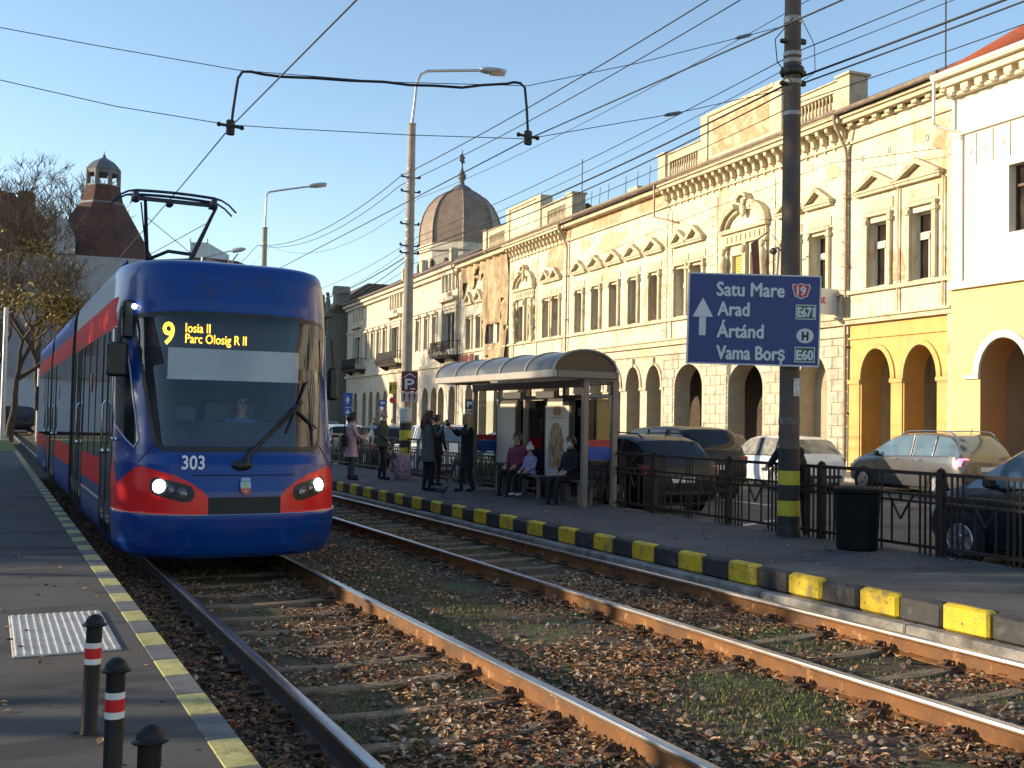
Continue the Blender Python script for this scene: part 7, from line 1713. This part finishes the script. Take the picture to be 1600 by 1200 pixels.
M_con=[mat('conifer_green',(.03,.055,.02),rough=.8,var=.3,scale=6),mat('conifer_dark',(.018,.035,.015),rough=.8,var=.3,scale=6)]
def conifer(x,y,h,r,seed,label):
    rr=random.Random(seed); t=thing('conifer',label,'tree',(x,y,0),group='conifers left of the tram stop'); mb=MB(); mb.tube([(0,0,-.2),(0,0,h*.9)],[.2,.04],8); mb.build('trunk',M_bark,t); mb=MB()
    for i in range(int(420*h*r/2)):
        z=h*(1-rr.random()**.6*.97); q=r*min(1,(h-z)/h*2.2)*math.sqrt(rr.random()); a=rr.random()*6.28; c=Vector((q*math.cos(a),q*math.sin(a),z)); d=Vector((math.cos(a),math.sin(a),rr.uniform(-.6,.3))).normalized(); s_=d.cross(Vector((0,0,1)))*.12; L=rr.uniform(.25,.5); mb.k=rr.randint(0,1)
        mb.add([c-s_,c+d*L*.5-s_*1.2+Vector((0,0,.05)),c+d*L,c+s_*1.2],[(0,1,2,3)])
    mb.build('crown',M_con,t,normals=False)
for i,(y,h,r) in enumerate(((21.2,9.6,1.5),(23.8,17.5,2.0),(26.2,10.5,1.7),(28.3,10,1.5))): conifer(-15,y,h,r,60+i,'dark conifer left of the tram stop')
tree(-15,12.9,11,'bare street tree by the low shop',41,leaves=900,lz=(0,1),spread=.5,levels=5,twigs=1.0,lr=.2)
tree(-13,18.6,10,'leafless thin street tree by the low shop',43,leaves=0,spread=.6,levels=5,twigs=.5)
tree(-12.5,12.4,9.5,'second bare street tree by the low shop',42,leaves=260,lz=(0,1),spread=.62,levels=5,twigs=.6,lr=.2)
# ---------------------------------------------------------------- camera, sky, sun
cd=bpy.data.cameras.new('camera'); cam=bpy.data.objects.new('camera',cd); COL.objects.link(cam)
cd.sensor_width=36; cd.lens=36*FPX/1600; cd.clip_end=3000; cd.clip_start=.05
M=Matrix((_R,_U,-_F)).transposed().to_4x4(); M.translation=CAM
cam.matrix_world=M; scene.camera=cam
SUN_AZ_VEC=Vector((-.90,.44,0)).normalized(); ELEV=R(13.5)
w=bpy.data.worlds.new('World'); scene.world=w; w.use_nodes=True; nt=w.node_tree
bg=nt.nodes['Background']; sky=nt.nodes.new('ShaderNodeTexSky'); sky.sky_type='NISHITA'; sky.sun_disc=False
sky.sun_elevation=ELEV; sky.sun_rotation=math.atan2(SUN_AZ_VEC.x,SUN_AZ_VEC.y); sky.altitude=120; sky.air_density=1.0; sky.dust_density=.25; sky.ozone_density=1.5
nt.links.new(sky.outputs[0],bg.inputs['Color']); bg.inputs['Strength'].default_value=.15
sl=bpy.data.lights.new('sun','SUN'); sl.energy=3.8; sl.angle=R(.5); sl.color=(1,.82,.58)
so=bpy.data.objects.new('sun',sl); COL.objects.link(so)
tosun=Vector((SUN_AZ_VEC.x*math.cos(ELEV),SUN_AZ_VEC.y*math.cos(ELEV),math.sin(ELEV)))
so.rotation_euler=tosun.to_track_quat('Z','Y').to_euler(); so.location=(-20,20,30)
vs=scene.view_settings; scene.display_settings.display_device='sRGB'; vs.view_transform='Standard'; vs.look='None'; vs.gamma=1; vs.exposure=.92; vs.use_curve_mapping=False
scene.cycles.max_bounces=8; scene.cycles.transparent_max_bounces=16
